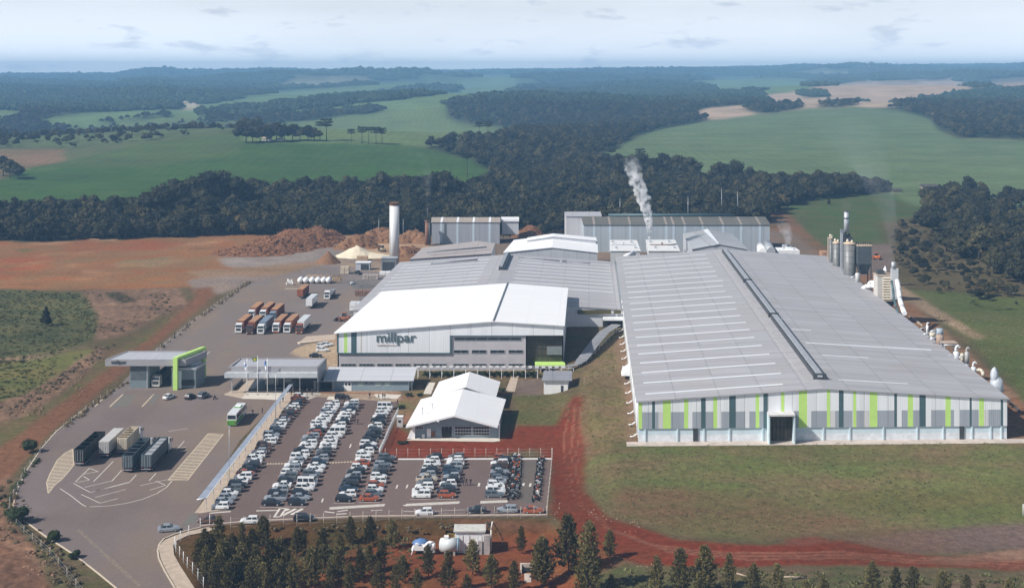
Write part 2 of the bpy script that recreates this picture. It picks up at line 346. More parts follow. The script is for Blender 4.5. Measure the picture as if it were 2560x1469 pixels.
# ---- near land
KG = np.array((.66,.60,.54)); KS = np.array((.88,.80,.64)); KT = KG
DIRT, DIRT2 = (.30,.155,.088), (.23,.13,.075)
paint([(1900,560),(1980,492),(2220,482),(2300,520),(2310,560),(2250,660),(2080,620),(2000,600)], (.08,.155,.05), (.13,.15,.06), 20, 2)
paint([(1915,565),(1925,522),(1960,520),(2010,570),(2060,615),(2060,650),(1990,650)], DIRT, (.2,.15,.08), 14)
paint([(2200,560),(2310,540),(2560,700),(3400,760),(3400,800),(2560,760),(2330,730),(2240,700)], (.12,.105,.05), (.16,.13,.07), 25, 2)
paint([(2250,720),(2560,745),(3400,770),(3400,1120),(2620,1080),(2500,930),(2400,830)], (.12,.175,.045), (.16,.18,.065), 25, 2)
paint([(2060,640),(2200,635),(2262,740),(2330,800),(2400,860),(2500,950),(2640,1080),(2740,1120),(2520,1108),(2440,960)], DIRT, (.36,.25,.17), 12)
paint([(2225,705),(2250,712),(2350,775),(2462,842),(2440,850),(2330,790),(2230,730)], (.46,.35,.25), (.36,.28,.19), 6)
paint([(2140,610),(2230,610),(2240,680),(2150,690),(2120,650)], (.24,.2,.19), (.22,.18,.16), 8)
paint([(1240,590),(1420,585),(1900,570),(1990,585),(2060,650),(2060,700),(1240,650)], (.30,.23,.18), (.24,.2,.17), 14)
KT = KS
RS, RS2 = (.30,.138,.066), (.245,.160,.092)
paint([(-900,622),(0,607),(300,598),(600,586),(880,590),(1060,600),(1085,660),(960,705),(760,695),(620,705),(500,717),(330,724),(0,724),(-900,735)], RS, RS2, 12)
paint([(-900,655),(0,650),(110,636),(140,650),(100,682),(0,702),(-900,702)], (.34,.105,.05), RS, 30, 2)
paint([(180,612),(420,600),(470,606),(300,628),(150,636)], (.34,.115,.06), RS, 30, 2)
paint([(290,655),(430,638),(460,648),(380,668),(290,668)], (.24,.19,.11), (.3,.2,.13), 20)
paint([(20,618),(110,606),(140,616),(60,632)], (.14,.14,.07), RS, 16)
paint([(225,596),(300,593),(290,601),(230,602)], (.6,.56,.5), RS, 10)
rs_ = random.Random(31)                       # graded streaks left by the machines
for k in range(70):
    x, y = rs_.uniform(-60,660), rs_.uniform(600,716); L_, t_ = rs_.uniform(25,150), rs_.uniform(1.5,5); sl = -rs_.uniform(.02,.14)*L_
    if x+L_ > 560+(660-y)*1.5 and y < 700: continue
    paint([(x,y),(x+L_*.4,y+sl*.4-t_),(x+L_,y+sl-t_*.3),(x+L_*.9,y+sl+t_*.6),(x+L_*.45,y+sl*.45+t_)], rs_.choice([(.34,.105,.05),(.42,.27,.18),(.20,.12,.07),(.17,.15,.08),(.38,.22,.13)]), RS, 16, 1)
KT = np.array((1.,1.,1.))
YA, YB = (.205,.178,.170), (.215,.172,.150)
paint([(350,1000),(391,872),(481,800),(618,711),(700,672),(760,610),(870,598),(860,640),(960,655),(1010,690),(960,735),(840,830),(850,930),(600,965)], YA, YB, 8)
paint([(540,645),(760,610),(800,640),(700,672),(560,665)], (.28,.235,.205), YB, 14)
paint([(463,677),(640,668),(760,655),(840,650),(790,664),(690,690),(510,697)], (.29,.185,.115), RS2, 14)
paint([(470,700),(560,690),(680,690),(618,715),(540,735),(490,730)], (.27,.2,.155), YB, 14)
paint([(780,650),(850,640),(960,655),(1000,680),(940,680),(860,665)], (.34,.24,.15), YB, 12)
paint([(870,700),(1010,690),(950,750),(860,800),(830,740)], (.125,.12,.115), YA, 14)
paint([(522,799),(584,755),(640,752),(565,797)], (.22,.17,.09), (.34,.22,.14), 10)
paint([(700,870),(790,850),(845,830),(850,930),(800,910)], (.36,.25,.165), (.4,.3,.2), 14)
paint([(855,590),(1080,590),(1080,640),(960,650),(870,625)], (.36,.22,.13), (.42,.3,.19), 14)
KT = KG
LG, LG2 = (.092,.120,.055), (.185,.185,.075)
paint([(-900,735),(0,723),(210,729),(245,790),(230,850),(150,880),(0,900),(-900,930)], LG, LG2, 14)
paint([(-900,930),(0,895),(220,868),(250,880),(110,985),(0,1010),(-900,1140)], (.16,.195,.06), (.24,.225,.08), 14)
paint([(200,728),(450,720),(470,760),(300,840),(240,850),(245,790)], (.34,.225,.16), (.22,.15,.105), 14, 1, .9)
paint([(255,735),(300,730),(345,752),(310,760)], (.07,.075,.035), (.1,.08,.05), 10)
paint([(-100,900),(60,890),(220,862),(225,870),(80,900),(-100,915)], (.36,.25,.18), LG, 10, 1, .3)
paint([(-900,1160),(0,1050),(150,985),(300,870),(480,760),(505,770),(330,900),(0,1125),(-900,1400)], (.155,.165,.06), (.22,.165,.09), 14)
paint([(-900,1120),(0,1005),(60,985),(110,960),(250,868),(275,872),(150,985),(60,1042),(0,1060),(-900,1180)], (.36,.235,.165), (.23,.16,.11), 14, 1, .8)
paint([(-900,1500),(0,1120),(150,1008),(330,878),(430,798),(490,738),(480,722),(530,716),(535,738),(510,762),(400,852),(270,962),(130,1082),(60,1152),(20,1222),(10,1290),(-900,1560)], (.30,.150,.085), (.25,.13,.075), 8)
paint([(0,1200),(30,1180),(20,1290),(100,1370),(180,1469),(260,1600),(-400,1700),(-900,1300)], (.36,.22,.15), (.24,.15,.10), 20, 1, .7)
paint([(-900,1350),(0,1355),(60,1390),(130,1469),(200,1720),(-900,1720)], (.27,.15,.095), (.22,.13,.09), 14)
paint([(40,1180),(130,1080),(300,950),(480,808),(610,706),(640,705),(500,822),(391,882),(230,1010),(120,1110),(80,1180),(45,1262),(80,1330),(200,1400),(290,1475),(380,1600),(290,1600),(180,1440),(20,1300),(15,1220)], (.20,.165,.105), (.105,.11,.05), 8)
paint([(130,1480),(70,1330),(120,1345),(200,1400),(290,1475),(380,1620),(300,1620)], (.13,.15,.055), (.2,.15,.1), 8)
# hall surroundings
paint([(1440,1000),(1460,930),(1530,850),(1560,880),(1600,1105),(1470,1130),(1455,1080)], (.20,.185,.075), (.27,.19,.12), 10)
paint([(1535,845),(1568,845),(1608,1112),(1572,1112),(1556,960)], (.33,.22,.15), (.26,.19,.12), 8)
paint([(1285,985),(1432,985),(1442,1010),(1420,1062),(1300,1066),(1285,1040)], (.145,.175,.06), (.22,.18,.09), 8)
paint([(1290,938),(1362,938),(1358,986),(1285,988)], (.26,.21,.19), YB, 4)
paint([(1040,920),(1430,920),(1430,946),(1290,950),(1040,950)], (.30,.20,.13), (.14,.13,.06), 8)
KT = np.array((.60,.37,.25))
RED, RED2 = (.285,.080,.045), (.235,.10,.06)
paint([(1430,990),(1456,990),(1470,1130),(1462,1225),(1520,1292),(1700,1350),(1900,1362),(2100,1350),(2330,1390),(2560,1400),(3400,1400),(3400,1440),(2560,1432),(2200,1412),(1800,1418),(1600,1410),(1480,1368),(1380,1282),(1378,1165),(1345,1122),(1200,1142),(938,1150),(985,1062),(1035,1088),(1250,1100),(1298,1062),(1390,1062)], RED, RED2, 10)
paint([(430,1330),(560,1302),(1372,1296),(1385,1340),(1240,1362),(1000,1348),(900,1400),(1000,1720),(480,1720),(430,1469),(405,1390)], (.19,.145,.085), (.12,.135,.05), 18)
paint([(1130,1296),(1290,1298),(1380,1310),(1370,1325),(1250,1322),(1140,1310)], (.27,.21,.18), (.2,.16,.11), 12)
paint([(1230,1335),(1400,1325),(1500,1372),(1560,1400),(1470,1440),(1480,1720),(560,1720),(640,1480),(900,1370),(1050,1348)], (.33,.15,.085), (.26,.16,.085), 26, 2)
KT = KG*.95
paint([(1460,1130),(1590,1112),(2520,1104),(3400,1090),(3400,1310),(2560,1312),(2250,1322),(1900,1342),(1700,1332),(1520,1282),(1462,1222)], (.170,.220,.075), (.25,.20,.11), 16, 2)
paint([(1540,1215),(1800,1225),(2000,1260),(2200,1310),(1900,1342),(1700,1332),(1520,1282)], (.21,.185,.085), (.25,.16,.095), 26, 3)
paint([(2050,1230),(2400,1225),(2560,1190),(3400,1190),(3400,1290),(2560,1305),(2300,1290),(2100,1270)], (.150,.182,.062), (.21,.19,.08), 26, 3)
paint([(1440,1020),(1465,1020),(1475,1120),(1600,1118),(1600,1128),(1465,1140)], (.22,.18,.09), (.3,.18,.12), 10)
paint([(2150,1352),(2300,1325),(2560,1306),(3400,1290),(3400,1360),(2560,1372),(2270,1384)], (.225,.170,.155), (.25,.16,.12), 14, 2)
trk = [(1432,1010),(1425,1080),(1418,1130),(1424,1200),(1450,1262),(1520,1322),(1650,1368),(1850,1388),(2100,1384),(2350,1402),(2700,1418)]
for off, wd_, ca_, cb_c in ((-13,3.0,(.37,.155,.10),(.30,.12,.075)),(-4,2.2,(.20,.060,.034),(.24,.08,.045)),(5,3.0,(.36,.15,.095),(.30,.12,.075)),(14,2.2,(.21,.065,.036),(.24,.08,.045)),(22,2.6,(.35,.15,.10),RED2)):
    paint([(x+off*.9,y+off*.4-wd_) for x, y in trk]+[(x+off*.9+wd_*1.4,y+off*.4+wd_) for x, y in trk[::-1]], ca_, cb_c, 16, 0)
paint([(1960,1345),(2040,1340),(2080,1350),(2020,1362),(1960,1358)], (.2,.13,.1), RED, 10)
paint([(2300,1398),(2560,1370),(3400,1370),(3400,1400),(2560,1400),(2380,1412)], (.40,.255,.19), RED2, 12)
paint([(1560,1412),(1700,1428),(2000,1412),(2560,1425),(3400,1435),(3400,1720),(1440,1720),(1480,1440)], (.215,.16,.105), (.12,.145,.055), 26, 1)
KT = np.array((.9,.85,.8))
paint([(560,1008),(590,958),(640,948),(760,960),(1000,978),(1010,1010),(860,1000),(780,996),(700,1000)], (.40,.32,.25), (.33,.25,.18), 8)
paint([(270,985),(330,955),(500,955),(590,960),(580,1000),(400,1005)], (.38,.31,.24), YA, 8)
paint([(470,955),(590,950),(585,976),(490,976)], (.28,.17,.1), (.13,.12,.06), 8)
paint([(995,1000),(1050,960),(1070,990),(1010,1062),(985,1062)], (.30,.15,.10), (.16,.16,.07), 8)
GZ = GZ+BUMP*(fbm(GX/2.2, GY/2.2, 90, 3)-.35)*1.5
# ---- the mesh
nr, nc = GX.shape
idx = np.arange(nr*nc).reshape(nr, nc)
quads = np.stack([idx[:-1,:-1], idx[:-1,1:], idx[1:,1:], idx[1:,:-1]], -1).reshape(-1,4)
me = bpy.data.meshes.new('ground'); me.vertices.add(nr*nc)
me.vertices.foreach_set('co', np.stack([GX,GY,GZ],-1).astype(np.float32).ravel())
me.loops.add(quads.size); me.polygons.add(len(quads))
me.loops.foreach_set('vertex_index', quads.astype(np.int32).ravel())
me.polygons.foreach_set('loop_start', np.arange(0, quads.size, 4, dtype=np.int32))
me.polygons.foreach_set('use_smooth', np.ones(len(quads), bool))
for nm, c in (('soil_a',CA),('soil_b',CB)):
    at = me.attributes.new(nm, 'FLOAT_COLOR', 'POINT')
    at.data.foreach_set('color', np.concatenate([c, np.ones(c.shape[:2]+(1,))],-1).astype(np.float32).ravel())
me.update(); me.validate()
def ground_material():
    m = bpy.data.materials.new('land'); m.use_nodes = True; nt = m.node_tree; n = nt.nodes; l = nt.links
    b = n['Principled BSDF']; b.inputs['Roughness'].default_value = .95; b.inputs['Specular IOR Level'].default_value = .15
    g = n.new('ShaderNodeNewGeometry')
    a1 = n.new('ShaderNodeAttribute'); a1.attribute_name = 'soil_a'; a2 = n.new('ShaderNodeAttribute'); a2.attribute_name = 'soil_b'
    def noise(s, d, r=.6, sc=(1,1,1)):
        mp = n.new('ShaderNodeMapping'); mp.inputs['Scale'].default_value = sc; l.new(g.outputs['Position'], mp.inputs[0])
        t = n.new('ShaderNodeTexNoise'); t.inputs['Scale'].default_value = s; t.inputs['Detail'].default_value = d; t.inputs['Roughness'].default_value = r
        l.new(mp.outputs[0], t.inputs['Vector']); return t.outputs['Fac']
    big = noise(.055, 7, .70, (.62,1.05,1)); fine = noise(.55, 8, .80); vast = noise(.012, 5, .6)
    mr = n.new('ShaderNodeMapRange'); mr.inputs['From Min'].default_value = .40; mr.inputs['From Max'].default_value = .60; l.new(big, mr.inputs[0])
    mx = n.new('ShaderNodeMix'); mx.data_type = 'RGBA'; l.new(mr.outputs[0], mx.inputs['Factor']); l.new(a1.outputs['Color'], mx.inputs[6]); l.new(a2.outputs['Color'], mx.inputs[7])
    v1 = n.new('ShaderNodeMapRange'); v1.inputs['From Min'].default_value = .25; v1.inputs['From Max'].default_value = .75; v1.inputs['To Min'].default_value = .40; v1.inputs['To Max'].default_value = 1.55; l.new(fine, v1.inputs[0])
    v2 = n.new('ShaderNodeMapRange'); v2.inputs['From Min'].default_value = .3; v2.inputs['From Max'].default_value = .7; v2.inputs['To Min'].default_value = .86; v2.inputs['To Max'].default_value = 1.14; l.new(vast, v2.inputs[0])
    wv = n.new('ShaderNodeTexWave'); wv.inputs['Scale'].default_value = .028; wv.inputs['Distortion'].default_value = 5; wv.inputs['Detail'].default_value = 3; wv.inputs['Detail Scale'].default_value = .4; l.new(g.outputs['Position'], wv.inputs['Vector'])
    sy = n.new('ShaderNodeSeparateXYZ'); l.new(g.outputs['Position'], sy.inputs[0])
    fy = n.new('ShaderNodeMapRange'); fy.inputs['From Min'].default_value = 950; fy.inputs['From Max'].default_value = 1100; fy.inputs['To Max'].default_value = .10; l.new(sy.outputs[1], fy.inputs[0])
    wm_ = n.new('ShaderNodeMath'); wm_.operation = 'SUBTRACT'; l.new(wv.outputs['Fac'], wm_.inputs[0]); wm_.inputs[1].default_value = .5
    rw = n.new('ShaderNodeMath'); rw.operation = 'MULTIPLY_ADD'; l.new(wm_.outputs[0], rw.inputs[0]); l.new(fy.outputs[0], rw.inputs[1]); rw.inputs[2].default_value = 1
    mid_ = noise(.02, 6, .7, (.5,1,1)); vm_ = n.new('ShaderNodeMapRange'); vm_.inputs['From Min'].default_value = .3; vm_.inputs['From Max'].default_value = .7; vm_.inputs['To Min'].default_value = .82; vm_.inputs['To Max'].default_value = 1.18; l.new(mid_, vm_.inputs[0])
    grain = noise(2.6, 4, .8); vg = n.new('ShaderNodeMapRange'); vg.inputs['From Min'].default_value = .3; vg.inputs['From Max'].default_value = .7; vg.inputs['To Min'].default_value = .72; vg.inputs['To Max'].default_value = 1.28; l.new(grain, vg.inputs[0])
    last = v1.outputs[0]
    for o_ in (rw.outputs[0], vm_.outputs[0], vg.outputs[0]):
        k_ = n.new('ShaderNodeMath'); k_.operation = 'MULTIPLY'; l.new(last, k_.inputs[0]); l.new(o_, k_.inputs[1]); last = k_.outputs[0]
    mu = n.new('ShaderNodeMath'); mu.operation = 'MULTIPLY'; l.new(last, mu.inputs[0]); l.new(v2.outputs[0], mu.inputs[1])
    sc = n.new('ShaderNodeVectorMath'); sc.operation = 'SCALE'; l.new(mx.outputs[2], sc.inputs[0]); l.new(mu.outputs[0], sc.inputs['Scale'])
    l.new(sc.outputs[0], b.inputs['Base Color'])
    bp = n.new('ShaderNodeBump'); bp.inputs['Strength'].default_value = .5; bp.inputs['Distance'].default_value = .25; l.new(fine, bp.inputs['Height']); l.new(bp.outputs[0], b.inputs['Normal'])
    return m
me.materials.append(ground_material())
ground = bpy.data.objects.new('ground', me); COL.objects.link(ground); ground['kind'] = 'structure'
def gz(x, y): return float(height(np.array([[float(x)]]), np.array([[float(y)]]))[0,0])
def WG(p):
    "pixel -> point on the modelled ground"
    z = 0.0
    for _ in range(12):
        q = W(p, z); z = lerp(z, gz(q.x, q.y), .7)
    return W(p, z)
# ---------------------------------------------------------------- trees
def leafmesh(name, blobs, nleaf, size, mats, core=.8, trunk=None, seed=1, flat=.0, m=0):
    "crown = many small leaf faces spread over the lobes, a rough inner mass keeps the sky out"
    r = np.random.default_rng(seed); b = MB()
    tot = sum(q[3]*q[3] for q in blobs)
    if core:
        st = random.getstate(); random.seed(seed)
        for x,y,z,rad,sq in blobs: b.ball((x,y,z), (rad*core,rad*core,rad*core*sq), 7, m, .22, False)
        random.setstate(st)
    for x,y,z,rad,sq in blobs:
        k = max(3, int(nleaf*rad*rad/tot))
        d = r.normal(size=(k,3)); d /= np.linalg.norm(d,axis=1)[:,None]; d[:,2] = np.where(d[:,2] < -.35, -d[:,2], d[:,2])
        rr = rad*r.uniform(.78,1.18,k)
        for i in range(k):
            p = Vector((x+d[i,0]*rr[i], y+d[i,1]*rr[i], z+d[i,2]*rr[i]*sq))
            nrm = (Vector(d[i])+Vector(r.normal(size=3))*.55).normalized()
            u = nrm.cross(Vector(r.normal(size=3))).normalized(); w_ = nrm.cross(u); s = size*r.uniform(.6,1.3)
            b.face([p-u*s*.6, p-w_*s*.45, p+u*s*.6, p+w_*s*.45], m)
    return b
def broadleaf(seed, h, rad, nl=11, nleaf=520, size=.95, tall=1.0):
    r = np.random.default_rng(seed); bl = []
    for i in range(nl):
        a = r.uniform(0,2*PI); q = rad*math.sqrt(r.uniform(0,1))*.72; zz = h*(.42+.42*r.uniform(0,1)*(1-.5*q/rad))
        bl.append((q*math.cos(a), q*math.sin(a), zz, rad*r.uniform(.32,.52), r.uniform(.65,.9)))
    bl.append((0,0,h*.8,rad*.45,.8))
    return leafmesh('crown', bl, nleaf, size, None, .82, seed=seed)
def trunkmb(h, r, lean=.3, limbs=3, seed=0):
    b = MB(); rr = np.random.default_rng(seed); k = Vector((rr.uniform(-lean,lean), rr.uniform(-lean,lean), h*.55))
    b.tube((0,0,-.5), k, r, r*.7, 6); b.tube(k, (k.x*1.5,k.y*1.5,h), r*.7, r*.25, 6)
    for i in range(limbs):
        a = rr.uniform(0,2*PI); b.tube(k*(.75+.1*i), (k.x+math.cos(a)*h*.3, k.y+math.sin(a)*h*.3, h*.8), r*.4, r*.15, 5)
    return b
M_bark = mat('bark', (.09,.07,.055), .9, var=.3, coord='obj')
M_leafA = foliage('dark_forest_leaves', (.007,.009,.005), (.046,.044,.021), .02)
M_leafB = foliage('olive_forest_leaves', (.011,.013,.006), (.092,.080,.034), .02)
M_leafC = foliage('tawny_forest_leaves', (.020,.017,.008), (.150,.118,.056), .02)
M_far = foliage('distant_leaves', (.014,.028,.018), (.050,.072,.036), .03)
M_arau = foliage('araucaria_needles', (.014,.022,.012), (.035,.045,.022), .3)
M_pine = foliage('pine_needles', (.052,.044,.013), (.200,.165,.060), .9)
M_bush = foliage('shrub_leaves', (.022,.035,.012), (.06,.075,.025), .5)
def proto(name, crown, crown_mat, trunk, crown_name='crown'):
    "a tree kept as data only: (crown mesh, trunk mesh)"
    return crown.mesh(name+'_crown', crown_mat), trunk.mesh(name+'_trunk', M_bark)
BELT = []
for i in range(6):
    h = [8.5,10,11,7.5,9.5,12.5][i]; rad = [5.2,4.8,5.8,4.6,6.2,5.4][i]
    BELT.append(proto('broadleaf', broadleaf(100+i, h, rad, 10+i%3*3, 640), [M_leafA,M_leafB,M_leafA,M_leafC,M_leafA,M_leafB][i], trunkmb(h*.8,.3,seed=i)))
def conical(seed, h, rad, n=9, nleaf=520, size=.9):
    r = np.random.default_rng(seed); bl = []
    for i in range(n):
        t = i/(n-1); q = rad*(1-t)*.75; a = i*2.4
        bl.append((q*.5*math.cos(a), q*.5*math.sin(a), h*(.22+.72*t), rad*(.55-.36*t), .9))
    return leafmesh('crown', bl, nleaf, size, None, .85, seed=seed)
TALL = [proto('dense_tree', broadleaf(300+i, 20+2*i, 9.0+i, 20, 1100, 1.0), M_leafA, trunkmb(14,.4,seed=i)) for i in range(2)]
SLIM = proto('slim_tree', conical(310, 20, 7.0, 10, 700, 1.0), M_leafA, trunkmb(14,.4,seed=3))
def link_tree(name, pr, loc, s, rz, label, cat, group):
    o = thing(name, label, cat, loc, group); o.scale = (s*random.uniform(.9,1.1),)*2+(s,); o.rotation_euler = (0,0,rz)
    for nm, me_ in (('crown',pr[0]),('trunk',pr[1])):
        c = bpy.data.objects.new(nm, me_); COL.objects.link(c); c.parent = o
    return o
def scatter(mask, n, seed):
    r = np.random.default_rng(seed)
    area = np.zeros(GX.shape); dz = np.abs(np.diff(GY[:,0])); dx = 5.0/F*GY
    area[:-1,:-1] = dz[:,None]*dx[:-1,:-1]*(mask[:-1,:-1] > .5)
    p = area.ravel(); tot = p.sum(); c = np.cumsum(p)/tot
    k = np.searchsorted(c, r.random(n)); k = np.minimum(k, p.size-1)
    i, j = np.divmod(k, GX.shape[1]); i = np.minimum(i, GX.shape[0]-2); j = np.minimum(j, GX.shape[1]-2)
    a = r.random(n); b = r.random(n)
    f = lambda A: (A[i,j]*(1-a)*(1-b)+A[i+1,j]*a*(1-b)+A[i,j+1]*(1-a)*b+A[i+1,j+1]*a*b)
    return np.stack([f(GX),f(GY),f(GZ)],-1), tot
def instance_mass(name, pts, scl, meshes, seed, label, cat):
    "stuff that nobody could count: one object whose points carry copies of a few tree meshes"
    r = np.random.default_rng(seed); n = len(pts)
    c = bpy.data.collections.new(name+'_kinds')
    for k, ms in enumerate(meshes):
        o = bpy.data.objects.new(name+'_kind_%02d' % k, ms); c.objects.link(o)
    me_ = bpy.data.meshes.new(name); me_.vertices.add(n); me_.vertices.foreach_set('co', np.asarray(pts,np.float32).ravel())
    at = me_.attributes.new('scl','FLOAT','POINT'); at.data.foreach_set('value', np.asarray(scl,np.float32))
    at = me_.attributes.new('rot','FLOAT','POINT'); at.data.foreach_set('value', r.uniform(0,6.28,n).astype(np.float32))
    at = me_.attributes.new('idx','INT','POINT'); at.data.foreach_set('value', r.integers(0,len(meshes),n).astype(np.int32))
    me_.update(); o = bpy.data.objects.new(name, me_); COL.objects.link(o)
    ng = bpy.data.node_groups.new(name, 'GeometryNodeTree')
    ng.interface.new_socket('Geometry', in_out='INPUT', socket_type='NodeSocketGeometry'); ng.interface.new_socket('Geometry', in_out='OUTPUT', socket_type='NodeSocketGeometry')
    nd = ng.nodes; gi = nd.new('NodeGroupInput'); go = nd.new('NodeGroupOutput'); ip = nd.new('GeometryNodeInstanceOnPoints')
    ci = nd.new('GeometryNodeCollectionInfo'); ci.inputs['Collection'].default_value = c; ci.inputs['Separate Children'].default_value = True; ci.inputs['Reset Children'].default_value = True
    def na(nm, t):
        q = nd.new('GeometryNodeInputNamedAttribute'); q.data_type = t; q.inputs['Name'].default_value = nm
        return [s for s in q.outputs if s.enabled and s.name == 'Attribute'][0]
    cb = nd.new('ShaderNodeCombineXYZ'); lk = ng.links.new
    lk(gi.outputs[0], ip.inputs['Points']); lk(ci.outputs[0], ip.inputs['Instance']); ip.inputs['Pick Instance'].default_value = True
    lk(na('idx','INT'), ip.inputs['Instance Index']); lk(na('rot','FLOAT'), cb.inputs[2]); lk(cb.outputs[0], ip.inputs['Rotation']); lk(na('scl','FLOAT'), ip.inputs['Scale'])
    lk(ip.outputs[0], go.inputs[0])
    md = o.modifiers.new('trees','NODES'); md.node_group = ng
    return tag(o, label, cat, kind='stuff')
# far woods: groves of about forty crowns each
def grove(seed, n=44, R=30, h=11):
    r = np.random.default_rng(seed); b = MB()
    st = random.getstate(); random.seed(seed)
    for i in range(n):
        a = r.uniform(0,2*PI); q = R*math.sqrt(r.random()); s = r.uniform(.7,1.3)*(1.35 if r.random() < .12 else 1)
        x, y = q*math.cos(a), q*math.sin(a)
        b.ball((x,y,h*s*.55), (4.6*s,4.6*s,h*.5*s), 7, 0, .28, False)
        for k in range(3):
            b.ball((x+r.uniform(-3,3),y+r.uniform(-3,3),h*s*r.uniform(.55,.95)), (2.4*s,2.4*s,2.0*s), 5, 0, .35, False)
    random.setstate(st)
    return b.mesh('grove', M_far)
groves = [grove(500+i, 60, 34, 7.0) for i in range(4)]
mid = wood*(GY > 1000)*(GY < 2600); _, tot = scatter(mid, 1, 1); pts, tot = scatter(mid, int(min(16000, tot/60)), 10)
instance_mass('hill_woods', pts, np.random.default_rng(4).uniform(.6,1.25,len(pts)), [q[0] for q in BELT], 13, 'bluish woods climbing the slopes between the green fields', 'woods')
pl_ = []; sc_l = []
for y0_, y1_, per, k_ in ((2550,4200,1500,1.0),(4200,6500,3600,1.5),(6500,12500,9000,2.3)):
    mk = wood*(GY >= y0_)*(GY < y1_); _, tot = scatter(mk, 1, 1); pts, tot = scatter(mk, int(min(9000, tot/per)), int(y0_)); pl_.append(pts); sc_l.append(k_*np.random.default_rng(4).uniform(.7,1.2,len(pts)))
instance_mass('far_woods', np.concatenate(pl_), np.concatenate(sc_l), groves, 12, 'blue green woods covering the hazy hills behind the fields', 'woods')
pts, tot = scatter(bush, 900, 21)
instance_mass('scrub', pts, np.random.default_rng(5).uniform(.35,.95,len(pts)), [BELT[k][0] for k in (0,1,3)], 22, 'scattered bushes on the pale slope left behind the green field', 'scrub')
pts, tot = scatter(rscrub, 260, 23)
instance_mass('scrub', pts, np.random.default_rng(6).gamma(4,.085,len(pts)).clip(.12,.6), [BELT[k][0] for k in (0,1,3)], 24, 'low brown bushes on the rough slope right of the silos', 'scrub')
pts, tot = scatter(belt, 7600, 31)
e = np.random.default_rng(8).gamma(7,.115,len(pts)).clip(.35,1.3)
px_ = pts[:,0]/pts[:,1]*F+1280
vis = (px_ > -60)&(px_ < 2640); order = np.argsort(np.where(vis, pts[:,1], 1e9))
near = order[:230]; rest = order[230:]
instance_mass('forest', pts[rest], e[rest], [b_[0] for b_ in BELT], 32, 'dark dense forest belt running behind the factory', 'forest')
for q, k in enumerate(near):
    link_tree('forest_tree', BELT[int(k) % 6], pts[k], e[k]*.95, random.uniform(0,6), 'dark olive broadleaf tree along the front edge of the forest belt behind the yard', 'tree', 'trees on the near edge of the forest belt')
pts, tot = scatter(rwood, 900, 41)
e = np.random.default_rng(9).gamma(6,.13,len(pts)).clip(.35,1.25); px_ = pts[:,0]/pts[:,1]*F+1280
vis = (px_ < 2620); order = np.argsort(np.where(vis, pts[:,1], 1e9)); near = order[:60]
instance_mass('woodland', pts[order[60:]], e[order[60:]], [b_[0] for b_ in BELT], 42, 'dark woodland on the slope right of the factory', 'woodland')
for k in near:
    link_tree('woodland_tree', BELT[int(k) % 6], pts[k], e[k], random.uniform(0,6), 'dark tree on the lower edge of the woodland right of the silos', 'tree', 'trees on the lower edge of the right woodland')
# big rounded trees standing up out of the belt
for k, (x, yt, yb, lab) in enumerate([(282,489,566,'tall rounded dark tree alone above the left forest edge'),(80,496,560,'rounded dark tree on the far left forest edge'),(185,497,560,'squat dark tree in the left forest skyline'),
        (435,444,545,'leftmost tall crown of the high clump over the green field'),(478,440,540,'second tall crown of the high clump over the green field'),(525,424,535,'highest crown of the tall clump over the green field'),(560,424,530,'broad tall crown at the middle of the high clump'),(592,438,530,'rightmost tall crown of the high clump over the field'),(395,462,560,'dark crown left of the high clump'),(455,470,560,'dark crown under the high clump'),(505,470,560,'dark crown under the top of the high clump'),
        (765,438,505,'pointed dark crown above the forest belt below the araucaria grove'),(953,426,505,'tall dark crown between the green field and white tower'),(1040,438,510,'dark crown above the brick chimney'),(1085,428,515,'tall broad crown behind the grey box building'),(1115,424,515,'tall dark crown right of the chimney smoke'),(1140,445,515,'dark crown left of the lone araucaria'),
        (1655,380,455,'bluish dark crown behind the steam plume'),(1690,386,458,'wide dark crown right of the steam plume'),(1725,390,462,'dark round crown at the field corner'),(1610,382,450,'dark crown left of the steam plume'),(1800,402,468,'left crown of the clump in front of the big field'),(1835,398,468,'right crown of the clump in front of the big field')]):
    g = WG((x, yb)); hh = (yb-yt)/F*g.y
    link_tree('tall_tree', TALL[k % 2], g, hh/(20+2*(k % 2))*1.02, k*1.3, lab, 'tree', 'tall trees standing out of the forest')
# araucarias
def araucaria(seed, h=16, rad=5.5, tiers=3):
    r = np.random.default_rng(seed); bl = []; tr = MB(); tr.tube((0,0,-.5),(0,0,h*.97),.35,.16,7)
    for t in range(tiers):
        zz = h*(1-.13*t); R = rad*(.72+.16*t if t < 2 else .8)
        for i in range(8-t):
            a = 2*PI*i/(8-t)+r.uniform(-.3,.3)+t; q = R*r.uniform(.75,1.05); e_ = Vector((q*math.cos(a), q*math.sin(a), zz+r.uniform(-.2,.6)))
            tr.tube((0,0,zz-1.1), e_, .1, .05, 4); bl.append((e_.x,e_.y,e_.z+.2,rad*.25,.62))
            bl.append((e_.x*.55,e_.y*.55,e_.z-.1,rad*.2,.55))
        bl.append((0,0,zz+.3,rad*.25,.6))
    return leafmesh('crown', bl, 620, .55, None, .75, seed=seed), tr
ARAU = []
for i in range(3):
    c, t = araucaria(700+i, 16, [5.2,4.6,5.8][i], [3,2,3][i]); ARAU.append((c.mesh('araucaria_crown', M_arau), t.mesh('araucaria_trunk', M_bark)))
